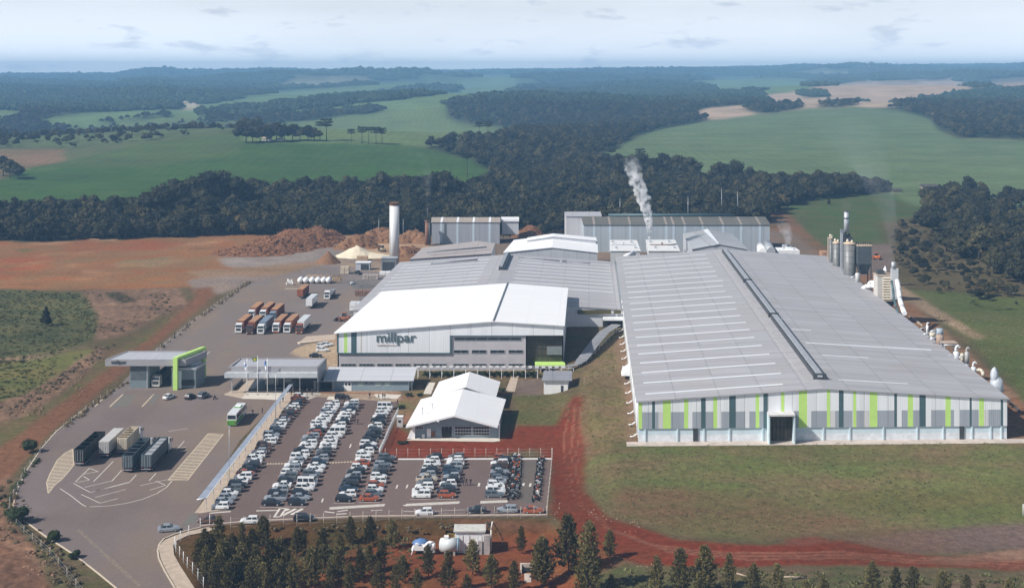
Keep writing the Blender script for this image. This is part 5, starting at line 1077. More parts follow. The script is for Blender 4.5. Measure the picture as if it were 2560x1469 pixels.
b = MB(); slab(b, [q[0],q[1],q[4],q[3]], .2); b.build('roof', R_can, cb_); b = MB(); slab(b, [q[1],q[2],q[5],q[4]], .2); b.build('roof', R_can2, cb_)
b = MB(); b.hexa([(q[0].x+1,348,0),(q[2].x-1,348,0),(q[5].x-1,364.5,0),(q[3].x+1,364.5,0)], [(q[0].x+1,348,z1-.2),(q[2].x-1,348,z1-.2),(q[5].x-1,364.5,z1-.2),(q[3].x+1,364.5,z1-.2)])
for i in (0,3): b.face([(q[i].x+1,348 if i == 0 else 364.5,z1-.2),(q[i+1].x,348 if i == 0 else 364.5,z2-.25),(q[i+2].x-1,348 if i == 0 else 364.5,z1-.2)])
b.build('wall', M_bluegrey, cb_)
# ---- small white cabin
YW = 365.0; sc_ = thing('white_cabin', 'small white cube cabin with grey roof on the lawn', 'building', W((1390,984)))
a, c = WY(zH(1775,603),YW), WY(zH(1966,712),YW); gzc = gz(19,367)
b = MB(); b.hexa([(a.x,YW,-.2),(c.x,YW,-.2),(c.x+.6,YW+7,-.2),(a.x+.6,YW+7,-.2)], [(a.x,YW,a.z),(c.x,YW,a.z),(c.x+.6,YW+7,a.z+.75),(a.x+.6,YW+7,a.z+.75)]); b.build('wall', M_white, sc_)
b = MB(); slab(b, [(a.x-.6,YW-.6,a.z+.1),(c.x+1.2,YW-.6,a.z+.1),(c.x+1.6,YW+7.8,a.z+.95),(a.x+.2,YW+7.8,a.z+.95)], .2); b.build('roof', sheetmetal('cabin_roof',(.26,.27,.30),.5,.06,(1,0),1.0,.1), sc_)
fbox(sc_,'door',zH,1910,645,1930,702,YW-.06,.05,M_dark,0)
# ---- slatted walkway and covered ramp
pg = thing('slatted_walkway', 'white posted covered walkway with slatted roof along the block front', 'walkway', W((1240,944)))
YP = 383.5; X0, X1 = WY(zH(775,0),YP).x, WY(zH(2010,0),YP).x
b = MB(); k = X0
while k < X1: b.box((k,YP+1.2,3.25), (1.15,3.0,.12)); k += 2.05
b.box(((X0+X1)/2,YP-.1,3.05), (X1-X0,.14,.2)); b.box(((X0+X1)/2,YP+2.5,3.05), (X1-X0,.14,.2)); b.build('slatted_roof', mat('grey_slats',(.50,.50,.51),.6), pg)
k = X0
while k < X1+1:
    for dy in (-.1,2.5):
        b = MB(); b.box((k,YP+dy,0), (.16,.16,3.05)); b.build('post', M_white, pg)
    k += (X1-X0)/13
hb = MB(); k = X0+2
while k < X1-12: hb.ball((k,YP+4,.5), (1.1,.8,.8), 7, 0, .3, False); k += 1.7
tag(hb.build('hedge', M_bush), 'low dark clipped planting behind the slatted white walkway', 'hedge')
cw = thing('covered_ramp', 'curved grey roofed ramp climbing from the walkway to the hall', 'walkway', W((1420,925)))
cl_ = [(1960,488,384.5,3.4),(2040,472,386.5,3.6),(2075,440,391,3.8),(2180,302,409,4.7),(2255,215,424,5.5),(2350,158,441,6.3)]; b = MB(); pb = []
cen = []
for x, y, Y, z in cl_: cen.append(Vector(((zH(x,y)[0]-1280)/F*Y, Y, H-(zH(x,y)[1]-HY)/F*Y)))
sd = []
for i, p in enumerate(cen):
    d = (cen[min(i+1,len(cen)-1)]-cen[max(i-1,0)]); d.z = 0; d.normalize(); sd.append(Vector((-d.y,d.x,0))*(1.75 if i > 1 else 1.0))
for i in range(len(cen)-1):
    for s0, s1, d0, d1 in ((-1,0,-.12,0),(0,1,0,-.12)):
        q = [cen[i]+sd[i]*s0+Vector((0,0,d0)), cen[i+1]+sd[i+1]*s0+Vector((0,0,d0)), cen[i+1]+sd[i+1]*s1+Vector((0,0,d1)), cen[i]+sd[i]*s1+Vector((0,0,d1))]; b.hexa([v-Vector((0,0,.08)) for v in q], q)
b.build('roof', sheetmetal('ramp_roof',(.27,.275,.29),.5,.12,(.4,.9),.9,.2), cw)
for i in range(len(cen)-1):
    n_ = 3 if i > 1 else 2
    for k in range(n_):
        for s in (-.9,.9):
            p = cen[i].lerp(cen[i+1], k/n_)+sd[i]*s; b = MB(); b.tube((p.x,p.y,gz(p.x,p.y)-.3), (p.x,p.y,p.z-.4), .09, .09, 6); b.build('post', M_galv, cw)
b = MB(); 
for i in range(len(cen)-1):
    p, q = cen[i]+sd[i]*-.9, cen[i+1]+sd[i+1]*-.9; b.tube((p.x,p.y,gz(p.x,p.y)+1.1),(q.x,q.y,gz(q.x,q.y)+1.1),.05,.05,5)
b.build('handrail', M_galv, cw)
# ---- car park walkway roof
wk = thing('walkway_canopy', 'long narrow blue grey walkway roof along the left car row', 'walkway', W((600,1120)))
n0l, n0r, n1l, n1r = W((492,1248),2.8), W((515,1245),2.8), W(zP(860,465),2.8), W(zP(905,465),2.8)
M_wk = sheetmetal('walkway_roof', (.31,.35,.43), .45, .10, (0,1), 1.9, .1)
b = MB(); slab(b, [n0l,n0r,n1r,n1l], .12); b.build('roof', M_wk, wk); b = MB(); b.path([n0l+Vector((0,0,.02)),n0r+Vector((0,0,.02))], .12, 6); b.path([n0r,n1r], .07, 5); b.build('edge_trim', M_white, wk)
for k in range(17):
    p = n0r.lerp(n1r, (k+.2)/16.6); b = MB(); b.tube((p.x-.25,p.y,0),(p.x-.25,p.y,2.7),.07,.07,6); b.build('post', M_white, wk)
# ---------------------------------------------------------------- cars
def paint_mat(name, col, metal=0.0):
    m = bpy.data.materials.new(name); m.use_nodes = True; b = m.node_tree.nodes['Principled BSDF']
    b.inputs['Base Color'].default_value = (*col,1); b.inputs['Roughness'].default_value = .28; b.inputs['Metallic'].default_value = metal; b.inputs['Coat Weight'].default_value = .5; b.inputs['Coat Roughness'].default_value = .06
    n = m.node_tree.nodes; l = m.node_tree.links; t = n.new('ShaderNodeTexNoise'); t.inputs['Scale'].default_value = 3; r = n.new('ShaderNodeMapRange'); r.inputs['To Min'].default_value = .22; r.inputs['To Max'].default_value = .42; l.new(t.outputs['Fac'], r.inputs[0]); l.new(r.outputs[0], b.inputs['Roughness'])
    return m
CARCOL = {'white':(.76,.77,.78),'silver':(.40,.43,.47),'grey':(.16,.18,.20),'black':(.016,.018,.022),'navy':(.025,.045,.075),'red':(.36,.085,.030),'brown':(.10,.045,.025),'beige':(.50,.43,.34)}
CARM = {k: paint_mat('car_paint_'+k, c, .35 if k in ('silver','grey') else 0) for k, c in CARCOL.items()}
M_lamp = plain('lamp_glass', (.75,.76,.72), .15); M_tail = plain('tail_lamp_red', (.30,.02,.015), .25)
KINDS = { # length, half width, belt, hood, roof z, cabin foot rear/front, roof rear/front, boot z
 'hatchback': (3.9,.84,.93,.88,1.48,-1.90,.85,-1.55,.15,.93),
 'sedan': (4.4,.86,.92,.86,1.44,-1.60,.95,-.95,.25,.95),
 'estate car': (4.4,.86,.93,.88,1.50,-2.12,.95,-1.85,.25,.93),
 'off-roader': (4.3,.90,1.04,1.00,1.70,-2.05,1.0,-1.85,.35,1.04),
 'pickup': (5.1,.90,1.02,1.00,1.68,-.75,1.15,-.55,.45,1.00),
 'van': (4.6,.90,1.05,1.02,1.98,-2.22,1.95,-2.15,1.55,1.05)}
def make_car(kind, colour):
    L, w, zb, zh, zr, cr, cf, rr, rf, zt = KINDS[kind]; t = thing('parked_car', 'x y z w', 'car'); M = CARM[colour]; b = MB()
    xs = [(-L/2,w*.80,.42,zt-.12),(-L/2+.10,w*.93,.30,zt),(-L/2+.6,w,.24,zt),(cr,w,.22,zb),(0,w,.22,zb),(cf,w,.22,zb),(L/2-.55,w*.97,.24,zh-.02),(L/2-.12,w*.88,.30,zh-.16),(L/2,w*.72,.40,zh-.28)]
    xs.sort(key=lambda q: q[0]); ring = lambda x,h,lo,hi: [(x,-h,lo),(x,-h*1.0,(lo+hi)*.55),(x,-h*.90,hi),(x,h*.90,hi),(x,h*1.0,(lo+hi)*.55),(x,h,lo)]
    R = [ring(*q) for q in xs]
    for p, q in zip(R[:-1],R[1:]):
        for i in range(6): j = (i+1) % 6; b.face([p[i],q[i],q[j],p[j]], 0, i not in (2,5))
    b.face(R[0]); b.face(list(reversed(R[-1])))
    wr = w*.72; wb = w*.88; foot = [(cr,-wb,zb-.02),(cf,-wb,zb-.02),(cf,wb,zb-.02),(cr,wb,zb-.02)]; top = [(rr,-wr,zr),(rf,-wr,zr-.02),(rf,wr,zr-.02),(rr,wr,zr)]
    b.hexa(foot, top)
    if kind == 'pickup':
        x0, x1 = -L/2+.18, cr-.1; b.prism([(x0,-w*.78),(x1,-w*.78),(x1,w*.78),(x0,w*.78)], zt+.002, zt+.012, 1)
    b.build('body', [M, M_dark], t)
    def pane(name, i, j, m=.10, out=.015, split=0):
        A, B, C, D = Vector(foot[i]), Vector(foot[j]), Vector(top[j]), Vector(top[i]); n_ = (B-A).cross(D-A).normalized()*out; g = MB(); n = max(1,split)
        for k in range(n):
            u0, u1 = (k+m*.6)/n if n > 1 else m*.55, (k+1-m*.6)/n if n > 1 else 1-m*.55
            P = lambda u, v: A.lerp(B,u).lerp(D.lerp(C,u),v)+n_
            g.face([P(u0,.12),P(u1,.12),P(u1,.88),P(u0,.88)])
        g.build(name, M_glass, t)
    pane('windscreen',1,2); pane('rear_window',3,0); pane('side_window',0,1,.12,.015,2 if kind != 'van' else 3); pane('side_window',2,3,.12,.015,2 if kind != 'van' else 3)
    for x in (-L*.31,L*.32):
        for y in (-w+.02,w-.02):
            g = MB(); s = 1 if y > 0 else -1; g.tube((x,y-s*.2,.31),(x,y+s*.02,.31),.31,.31,12,0); g.tube((x,y+s*.02,.31),(x,y+s*.03,.31),.19,.19,10,1); g.build('wheel', [M_black,M_galv], t)
    for y in (-w*.62,w*.62):
        g = MB(); g.box((L/2-.10,y,zh-.34), (.2,.30,.13)); g.build('headlight', M_lamp, t)
        g = MB(); g.box((-L/2+.06,y*1.12,zt-.26), (.16,.22,.2)); g.build('tail_light', M_tail, t)
    return t
CARS = {}
def put_car(kind, colour, loc, rz, label, group=None, cat='car'):
    key = (kind, colour)
    if key in CARS: o = copy_tree(CARS[key])
    else: o = CARS[key] = make_car(kind, colour)
    o.location = loc; o.rotation_euler = (0,0,rz); tag(o, label, cat)
    if group: o['group'] = group
    elif 'group' in o: del o['group']
    return o
ORD = ['','first','second','third','fourth','fifth','sixth','seventh','eighth','ninth','tenth','eleventh','twelfth','thirteenth','fourteenth','fifteenth','sixteenth','seventeenth','eighteenth','nineteenth','twentieth']
def ordn(k):
    if k <= 20: return ORD[k]
    return {2:'twenty-',3:'thirty-'}[k//10]+ORD[k % 10] if k % 10 else 'thirtieth'
SEQ = ["W S S W G K W W R K B W W W S r r W W S K G W W S r K r W W N r R W",
       "K Sp K S W K G W S W S W W K W W G S R K W W W W W S W W W",
       "K S K W Wv S G W W N S K G W W W W Wv W W K W W W N S W",
       "K W N K K S K W R W W W K W K K K G W K K W W W Wv",
       "R G W R W W K G S K G", "W W W G Bv S K W W W K", "R K G W K S N N S W W G", "G W W W S G K S K r W K R"]
CODE = {'W':'white','S':'silver','G':'grey','K':'black','N':'navy','R':'red','r':'brown','B':'black'}
ROWTXT = ['the walkway row','the left half of the widest row','the right half of the widest row','the white railing row','the short row below the red soil','the middle short row, left half','the middle short row, right half','the motorcycle side row']
rcar = random.Random(4)
for r_i, (seq, (p, q)) in enumerate(zip(SEQ, ROWS)):
    toks = seq.split(); a, c = W(p), W(q)
    for k, tk in enumerate(toks):
        col = 'beige' if tk[0] == 'B' and len(tk) > 1 else CODE[tk[0]]
        kind = {'p':'pickup','v':'van'}.get(tk[1:], None) or rcar.choice(['hatchback','hatchback','hatchback','sedan','sedan','estate car','off-roader'])
        if r_i == 5 and tk == 'Bv': kind = 'pickup'
        pos = a.lerp(c, k/(len(toks)-1))+Vector((rcar.uniform(-.35,.35), rcar.uniform(-.12,.12), .03))
        put_car(kind, col, pos, (PI if rcar.random() < .62 else 0)+rcar.uniform(-.03,.03), '%s %s, %s from the near end of %s' % (col, kind, ordn(k+1), ROWTXT[r_i]), 'cars in the car park')
for kind, col, p, rz, lab in [('hatchback','white',zM(607,190),PI,'white hatchback with open front driving along the car park fence lane'),('estate car','black',zM(945,175),.05,'black estate car beside the fence below the hatched triangle'),
    ('hatchback','white',zD(945,1282),PI+.05,'white hatchback on the fence lane below the middle double row'),('sedan','black',zD(1460,1262),PI,'black sedan by the fence below the motorcycle row'),('estate car','silver',zD(1765,1255),PI,'silver estate car by the fence between black and red cars'),
    ('sedan','red',zD(2020,1262),0,'red sedan in the bottom right corner of the car park'),('sedan','brown',zM(350,188),PI,'dark red brown car half hidden by the pine tops at the road corner'),
    ('sedan','silver',zB(1205,1048),.22,'silver sedan driving alone on the entrance road'),('sedan','white',zB(1208,102),1.2,'white sedan parked before the gatehouse'),('hatchback','black',zB(1362,102),1.2,'black hatchback parked before the gatehouse'),('off-roader','grey',zB(1456,94),1.25,'dark grey off-roader before the gatehouse beside a motorcycle'),
    ('sedan','white',zE(1065,948),.15,'front white sedan beside the left wall of the white block'),('hatchback','white',zE(1060,905),.2,'rear white hatchback in the cluster left of the white block'),('hatchback','white',zE(1120,892),.3,'white hatchback closest to the white block wall'),
    ('sedan','black',zP(1165,165),0,'black car mostly hidden behind the reception roof'),('estate car','black',zP(1500,690),.1,'black car at the head of the widest double row'),('pickup','grey',zU(1165,930),1.9,'blue grey pickup under the open grey yard booth'),('pickup','black',zU(470,985),2.2,'black pickup beside the yard pallets')]:
    put_car(kind, col, Vector((W(p).x,W(p).y,.03)), rz, lab)
# ---------------------------------------------------------------- motorcycles
def make_bike(col):
    t = thing('motorcycle', 'x y z w', 'motorcycle'); b = MB()
    b.hexa([(-.35,-.1,.45),(.35,-.1,.45),(.35,.1,.45),(-.35,.1,.45)], [(-.25,-.09,.8),(.3,-.11,.85),(.3,.11,.85),(-.25,.09,.8)]); b.tube((.3,0,.85),(.62,0,.31),.05,.04,6); b.tube((-.3,0,.6),(-.6,0,.31),.05,.04,6); b.ball((.15,0,.86),(.28,.14,.14),8); b.build('body', CARM[col], t)
    for x in (-.62,.64):
        g = MB(); g.tube((x,-.06,.30),(x,.06,.30),.30,.30,12); g.build('wheel', M_black, t)
    g = MB(); g.hexa([(-.75,-.13,.78),(-.05,-.12,.80),(-.05,.12,.80),(-.75,.13,.78)], [(-.72,-.10,.90),(-.1,-.1,.88),(-.1,.1,.88),(-.72,.10,.90)]); g.build('seat', M_black, t)
    g = MB(); g.path([(.30,-.36,1.05),(.38,-.1,1.02),(.38,.1,1.02),(.30,.36,1.05)],.025,5); g.build('handlebar', M_dark, t)
    g = MB(); g.ball((.50,0,.90),(.09,.09,.10),7); g.build('headlight', M_lamp, t); return t
BIKES = {}; rb_ = random.Random(9)
def put_bike(col, loc, rz, label, group):
    if col in BIKES: o = copy_tree(BIKES[col])
    else: o = BIKES[col] = make_bike(col)
    o.location = loc; o.rotation_euler = (0,0,rz); tag(o, label, 'motorcycle')
    if group: o['group'] = group
    elif 'group' in o: del o['group']
for x0, y0, x1, y1, n, txt in ((1800,1140,1835,715,22,'the left motorcycle file'),(1850,1130,1882,720,22,'the right motorcycle file'),(2048,1155,2098,745,26,'the rightmost motorcycle file')):
    a, c = W(zD(x0,y0)), W(zD(x1,y1))
    for k in range(n):
        p = a.lerp(c, k/(n-1))+Vector((rb_.uniform(-.2,.2),rb_.uniform(-.2,.2),.035)); col = rb_.choice(['black','black','grey','red','silver','white','navy','red'])
        put_bike(col, p, rb_.choice([0,PI])+rb_.uniform(-.35,.35), '%s motorcycle, %s from the near end of %s' % (col, ordn(k+1), txt), 'parked motorcycles')
put_bike('black', W(zB(1535,106))+Vector((0,0,.03)), 1.3, 'single black motorcycle parked before the gatehouse', None)
# ---------------------------------------------------------------- lorries
def wheelset(t, ys, w=1.1):
    for y in ys:
        for s in (-1,1):
            g = MB(); g.tube((s*(w-.28),y,.5),(s*(w+.08),y,.5),.5,.5,12,0); g.tube((s*(w+.08),y,.5),(s*(w+.1),y,.5),.28,.28,10,1); g.build('wheel', [M_black,M_galv], t)
def make_lorry(label, cab, body, top, Lb, kind='box', cabm2=None, has_cab=True, h=4.0, cat='lorry', name='lorry', gap=.9):
    "local +Y is forward, origin under the front bumper"
    t = thing(name, label, cat); w = 1.25; y1 = -2.4-gap if has_cab else 0; y0 = y1-Lb
    if has_cab:
        b = MB(); b.hexa([(-w,-2.3,.75),(w,-2.3,.75),(w,0,.75),(-w,0,.75)], [(-w*.97,-2.3,2.3),(w*.97,-2.3,2.3),(w*.97,.0,2.2),(-w*.97,.0,2.2)]); b.hexa([(-w*.97,-2.3,2.3),(w*.97,-2.3,2.3),(w*.97,0,2.2),(-w*.97,0,2.2)], [(-w*.9,-2.3,3.55),(w*.9,-2.3,3.55),(w*.88,-.45,3.3),(-w*.88,-.45,3.3)]); b.prism([(-w*.95,-1.9),(w*.95,-1.9),(w*.98,.04),(-w*.98,.04)], .35, .78, 1 if cabm2 else 0); b.build('cab', [cab, cabm2 or cab], t)
        g = MB(); g.face([(-w*.88,.015,2.28),(w*.88,.015,2.28),(w*.82,-.33,3.08),(-w*.82,-.33,3.08)]); g.build('windscreen', M_glass, t)
        for s in (-1,1): g = MB(); g.face([(s*w*.985,-.25,2.3),(s*w*.985,-1.2,2.3),(s*w*.93,-1.2,3.0),(s*w*.93,-.5,3.0)]); g.build('side_window', M_glass, t); g = MB(); g.box((s*(w+.2),-.1,2.2),(.16,.1,.75)); g.build('mirror', M_dark, t)
        g = MB(); g.box((0,.03,1.0),(1.7,.06,.95)); g.build('grille', M_dark, t)
        for s in (-1,1): g = MB(); g.box((s*.95,.06,.62),(.42,.1,.2)); g.build('headlight', M_lamp, t)
        wheelset(t, (-.9,-3.0) if Lb > 5 else (-.9,))
    b = MB(); b.prism([(-.5,y0),(.5,y0),(.5,-.3 if has_cab else y1),(-.5,-.3 if has_cab else y1)], .75, 1.15); b.build('chassis', M_dark, t)
    z0 = 1.2; b = MB()
    if kind in ('box','container'):
        b.prism([(-w,y0),(w,y0),(w,y1),(-w,y1)], z0, h-.06, 0)
        n = int(Lb/.55)
        if kind == 'container':
            for k in range(n):
                yy_ = y0+.3+k*.55
                for s in (-1,1): b.prism([(s*(w+.02)-.03,yy_),(s*(w+.02)+.03,yy_),(s*(w+.02)+.03,yy_+.25),(s*(w+.02)-.03,yy_+.25)], z0+.15, h-.2, 0)
        b.prism([(-w-.03,y0-.03),(w+.03,y0-.03),(w+.03,y1+.03),(-w-.03,y1+.03)], h-.055, h, 1)
        if kind == 'container':
            for k in range(n): b.prism([(-w+.1,y0+.3+k*.55),(w-.1,y0+.3+k*.55),(w-.1,y0+.55+k*.55),(-w+.1,y0+.55+k*.55)], h+.002, h+.035, 1)
    else:
        for q in ([(-w,y0),(w,y0),(w,y0+.1),(-w,y0+.1)],[(-w,y1-.1),(w,y1-.1),(w,y1),(-w,y1)],[(-w,y0+.101),(-w+.1,y0+.101),(-w+.1,y1-.101),(-w,y1-.101)],[(w-.1,y0+.101),(w,y0+.101),(w,y1-.101),(w-.1,y1-.101)]): b.prism(q, z0, h, 0)
        fl = h-.35 if kind == 'tarp' else z0+.5; b.prism([(-w+.1,y0+.1),(w-.1,y0+.1),(w-.1,y1-.1),(-w+.1,y1-.1)], z0, fl, 1)
        for k in range(1,5): b.box((0,lerp(y0,y1,k/5),h-.14),(2*w-.2,.12,.12),0)
        k = y0+.6
        while k < y1:
            for s in (-1,1): b.box((s*(w+.04),k,z0),(.08,.12,h-z0-.05),0)
            k += 1.2
    b.build('container' if kind == 'container' else 'trailer_body', [body, top], t)
    g = MB(); g.box((-.62,y0-.03,z0+.1),(1.15,.05,h-z0-.3)); g.box((.62,y0-.03,z0+.1),(1.15,.05,h-z0-.3))
    for x in (-.9,-.35,.35,.9): g.box((x,y0-.08,z0+.1),(.06,.06,h-z0-.3),1)
    g.build('rear_door', [body, M_galv], t); g = MB(); g.box((0,y0-.05,.7),(2.4,.12,.14)); g.build('rear_bumper', M_galv, t)
    for s in (-1,1): g = MB(); g.box((s*.95,y0-.1,.86),(.35,.06,.14)); g.build('tail_light', M_tail, t)
    wheelset(t, (y0+1.2,y0+2.4,y0+3.6) if Lb > 7 else (y0+1.2,)); return t
RUSTC = mat('container_rust', (.25,.075,.035), .65, var=.2, scale=.5); TANTOP = mat('dusty_container_top', (.42,.24,.14), .8, var=.2, scale=.4); MW = CARM['white']; BLUEG = mat('blue_grey_tarp', (.18,.24,.31), .6, var=.12)
RED2_ = CARM['red']; BRN = mat('maroon_cab', (.12,.045,.03), .45, var=.2)
for x, yb, cab, body, top, kind, c2, lab in [(190,764,MW,RUSTC,TANTOP,'container',None,'white cab lorry with rust container at the left end of the front row'),(306,776,BRN,RUSTC,TANTOP,'container',None,'maroon cab lorry with rust container, second in the front row'),
    (420,776,MW,BLUEG,BLUEG,'box',None,'white cab lorry with blue grey box in the front row'),(577,762,MW,RUSTC,TANTOP,'container',RED2_,'white and red cab lorry with rust container in the front row'),(693,763,MW,RUSTC,TANTOP,'container',None,'white cab lorry with rust container next to the rust cab one'),
    (820,770,RUSTC,MW,MW,'box',None,'rust cab lorry with a white box at the right end of the row'),(316,596,MW,RUSTC,TANTOP,'container',None,'white cab lorry in the back row, leftmost'),(436,596,MW,RUSTC,TANTOP,'container',None,'white cab lorry in the middle of the back row'),(553,622,BLUEG,RUSTC,TANTOP,'container',None,'blue cab lorry with rust container at the right of the back row')]:
    o = make_lorry(lab, cab, body, top, 12.5, kind, c2); p = W(zE(x,yb)); 
    if yb < 650: p = WY(zE(x,yb),473); p.z = 0; p.y = 474 if yb < 600 else 471
    o.location = (p.x,p.y,.02); o.rotation_euler = (0,0,PI-.035); o['group'] = 'lorries parked in the yard'
def trailer(label, x, yb, body, top, L, kind, rz, has_cab=False, cab=None, f=zE, h=4.0, front=True):
    o = make_lorry(label, cab or MW, body, top, L, kind, None, has_cab, h, 'lorry' if has_cab else 'trailer', 'lorry' if has_cab else 'trailer'); p = W(f(x,yb)); tot = L+(3.3 if has_cab else 0)
    if not front: p = p+Vector((-math.sin(rz)*tot, math.cos(rz)*tot, 0))
    o.location = (p.x,p.y,.02); o.rotation_euler = (0,0,rz); return o
trailer('rust container trailer standing alone behind the white box trailer', 832, 405, RUSTC, TANTOP, 12.5, 'container', PI-.04)
trailer('white box trailer standing alone in the middle of the yard', 925, 508, MW, MW, 12.0, 'box', PI-.04)
trailer('white flatbed lorry with dark load sides in the upper yard', 1110, 412, M_galv, M_dark, 9.0, 'open', PI-.06, True, MW, h=2.4)
M_tdark = mat('dark_trailer', (.022,.026,.025), .6, var=.3); M_twhite = mat('off_white_trailer', (.52,.50,.48), .55, var=.1); M_cream = mat('cream_tipper', (.58,.50,.38), .7, var=.25); M_tblue = mat('slate_trailer', (.085,.11,.125), .5, var=.2); M_tgrey = mat('grey_tarp', (.34,.35,.37), .7, var=.15)
for args in [('long black open trailer with cross bars beside the lens hatching',872,735,M_tdark,M_tdark,15.0,'open',0,False,None),('off-white closed box trailer beside the black open trailer',1268,605,M_twhite,M_twhite,11.5,'box',0,False,None),('cream tailed open top lorry between the white and slate trailers',1556,545,M_cream,M_black,10.0,'open',0,True,MW),
    ('slate blue open lorry with white cab, left of the grey topped one',1640,838,M_tblue,M_tdark,14.5,'open',0,True,MW),('slate lorry with a grey tarpaulin top beside the hatched strip',1938,826,M_tblue,M_tgrey,14.5,'tarp',0,True,MW)]:
    o = trailer(*args, f=zT, h=4.15, front=False); o['group'] = 'lorries in the front lot'
o = trailer('grey white lorry driving out through the gatehouse', 1132, 1190, M_tdark, M_tdark, 10.0, 'open', PI-.03, True, M_twhite, zA, 3.4)
# coach
t = thing('coach', 'white and green coach standing in the front lot', 'bus'); w = 1.28; Lc = 11.5; b = MB()
b.hexa([(-w,-Lc,.35),(w,-Lc,.35),(w,0,.35),(-w,0,.35)], [(-w,-Lc,1.75),(w,-Lc,1.75),(w,0,1.75),(-w,0,1.75)], 0); b.hexa([(-w,-Lc,1.75),(w,-Lc,1.75),(w,0,1.75),(-w,0,1.75)], [(-w*.93,-Lc+.15,3.4),(w*.93,-Lc+.15,3.4),(w*.93,-.35,3.4),(-w*.93,-.35,3.4)], 0)
b.build('body', MW, t)
g = MB(); g.prism([(-w*.97,-Lc-.03),(w*.97,-Lc-.03),(w*.97,-Lc-.001),(-w*.97,-Lc-.001)], .4, 1.7); g.build('rear_panel', mat('coach_green',srgb(84,150,60),.4,var=.1), t)
g = MB(); g.face([(-w*.9,-Lc+.01,1.95),(w*.9,-Lc+.01,1.95),(w*.86,-Lc+.11,3.0),(-w*.86,-Lc+.11,3.0)]); g.build('rear_window', M_glass, t)
g = MB(); g.face([(-w*.9,-.05,1.5),(w*.9,-.05,1.5),(w*.86,-.2,3.1),(-w*.86,-.2,3.1)]); g.build('windscreen', M_glass, t)
for s in (-1,1):
    for k in range(6): a, c = lerp(-Lc+.5,-.6,k/6)+.06, lerp(-Lc+.5,-.6,(k+1)/6)-.06; g = MB(); g.face([(s*(w*.99+.012),a,1.9),(s*(w*.99+.012),c,1.9),(s*(w*.945+.012),c,3.0),(s*(w*.945+.012),a,3.0)]); g.build('side_window', M_glass, t)
    g = MB(); g.face([(s*(w+.01),-Lc+.2,.6),(s*(w+.01),-3,.6),(s*(w+.01),-5,1.6),(s*(w+.01),-Lc+.2,1.6)]); g.build('green_flank', _M['coach_green'], t)
    g = MB(); g.box((s*.95,-Lc-.05,.75),(.22,.06,.4)); g.build('tail_light', M_tail, t)
g = MB(); g.box((0,-4.2,3.4),(1.7,2.6,.22),0); g.box((0,-4.2,3.62),(1.5,2.3,.03),1); g.build('roof_hatch', [_M['coach_green'], M_white], t)
wheelset(t, (-2.2,-Lc+2.6), 1.12); p = W(zB(1662,303)); t.location = (p.x,p.y+Lc,.02); t.rotation_euler = (0,0,-.02)
# orange loader
def loader(label, loc, rz, col):
    t = thing('wheel_loader', label, 'loader'); b = MB(); b.hexa([(-1,-2.6,.9),(1,-2.6,.9),(1,.6,.9),(-1,.6,.9)], [(-.9,-2.5,2.1),(.9,-2.5,2.1),(.9,.4,1.9),(-.9,.4,1.9)]); b.build('body', col, t)
    b = MB(); b.hexa([(-.75,-1,2.0),(.75,-1,2.0),(.75,.4,1.9),(-.75,.4,1.9)], [(-.65,-.9,3.2),(.65,-.9,3.2),(.65,.2,3.2),(-.65,.2,3.2)]); cb = b.build('cab', M_glass, t); b = MB(); b.box((0,-.35,3.2),(1.5,1.3,.12)); b.build('cab_roof', col, cb)
    b = MB()
    for s in (-1,1): b.tube((s*.6,.2,1.6),(s*.6,2.9,.9),.16,.14,6)
    b.build('lift_arm', col, t); b = MB(); b.hexa([(-1.4,2.7,.15),(1.4,2.7,.15),(1.4,3.8,.15),(-1.4,3.8,.15)], [(-1.4,2.7,1.3),(1.4,2.7,1.3),(1.4,3.0,1.3),(-1.4,3.0,1.3)]); b.build('bucket', M_dark, t)
    for y in (-1.7,1.0):
        for s in (-1,1): b = MB(); b.tube((s*.85,y,.75),(s*1.35,y,.75),.75,.75,12,0); b.tube((s*1.35,y,.75),(s*1.37,y,.75),.35,.35,8,1); b.build('wheel', [M_black,col], t)
    t.location = loc; t.rotation_euler = (0,0,rz); return t
loader('rust orange wheel loader partly behind the white block roof', W(zE(1285,635)), 1.2, mat('loader_orange',(.30,.10,.045),.6,var=.2))
loader('white and yellow wheel loader working between soil piles by the tower', W(zU(990,500)), .4, mat('loader_cream',(.55,.47,.33),.6,var=.2))
loader('small orange loader on the yard behind the silos', W(zR(775,770)), 1.0, mat('bright_orange',(.55,.13,.02),.5))
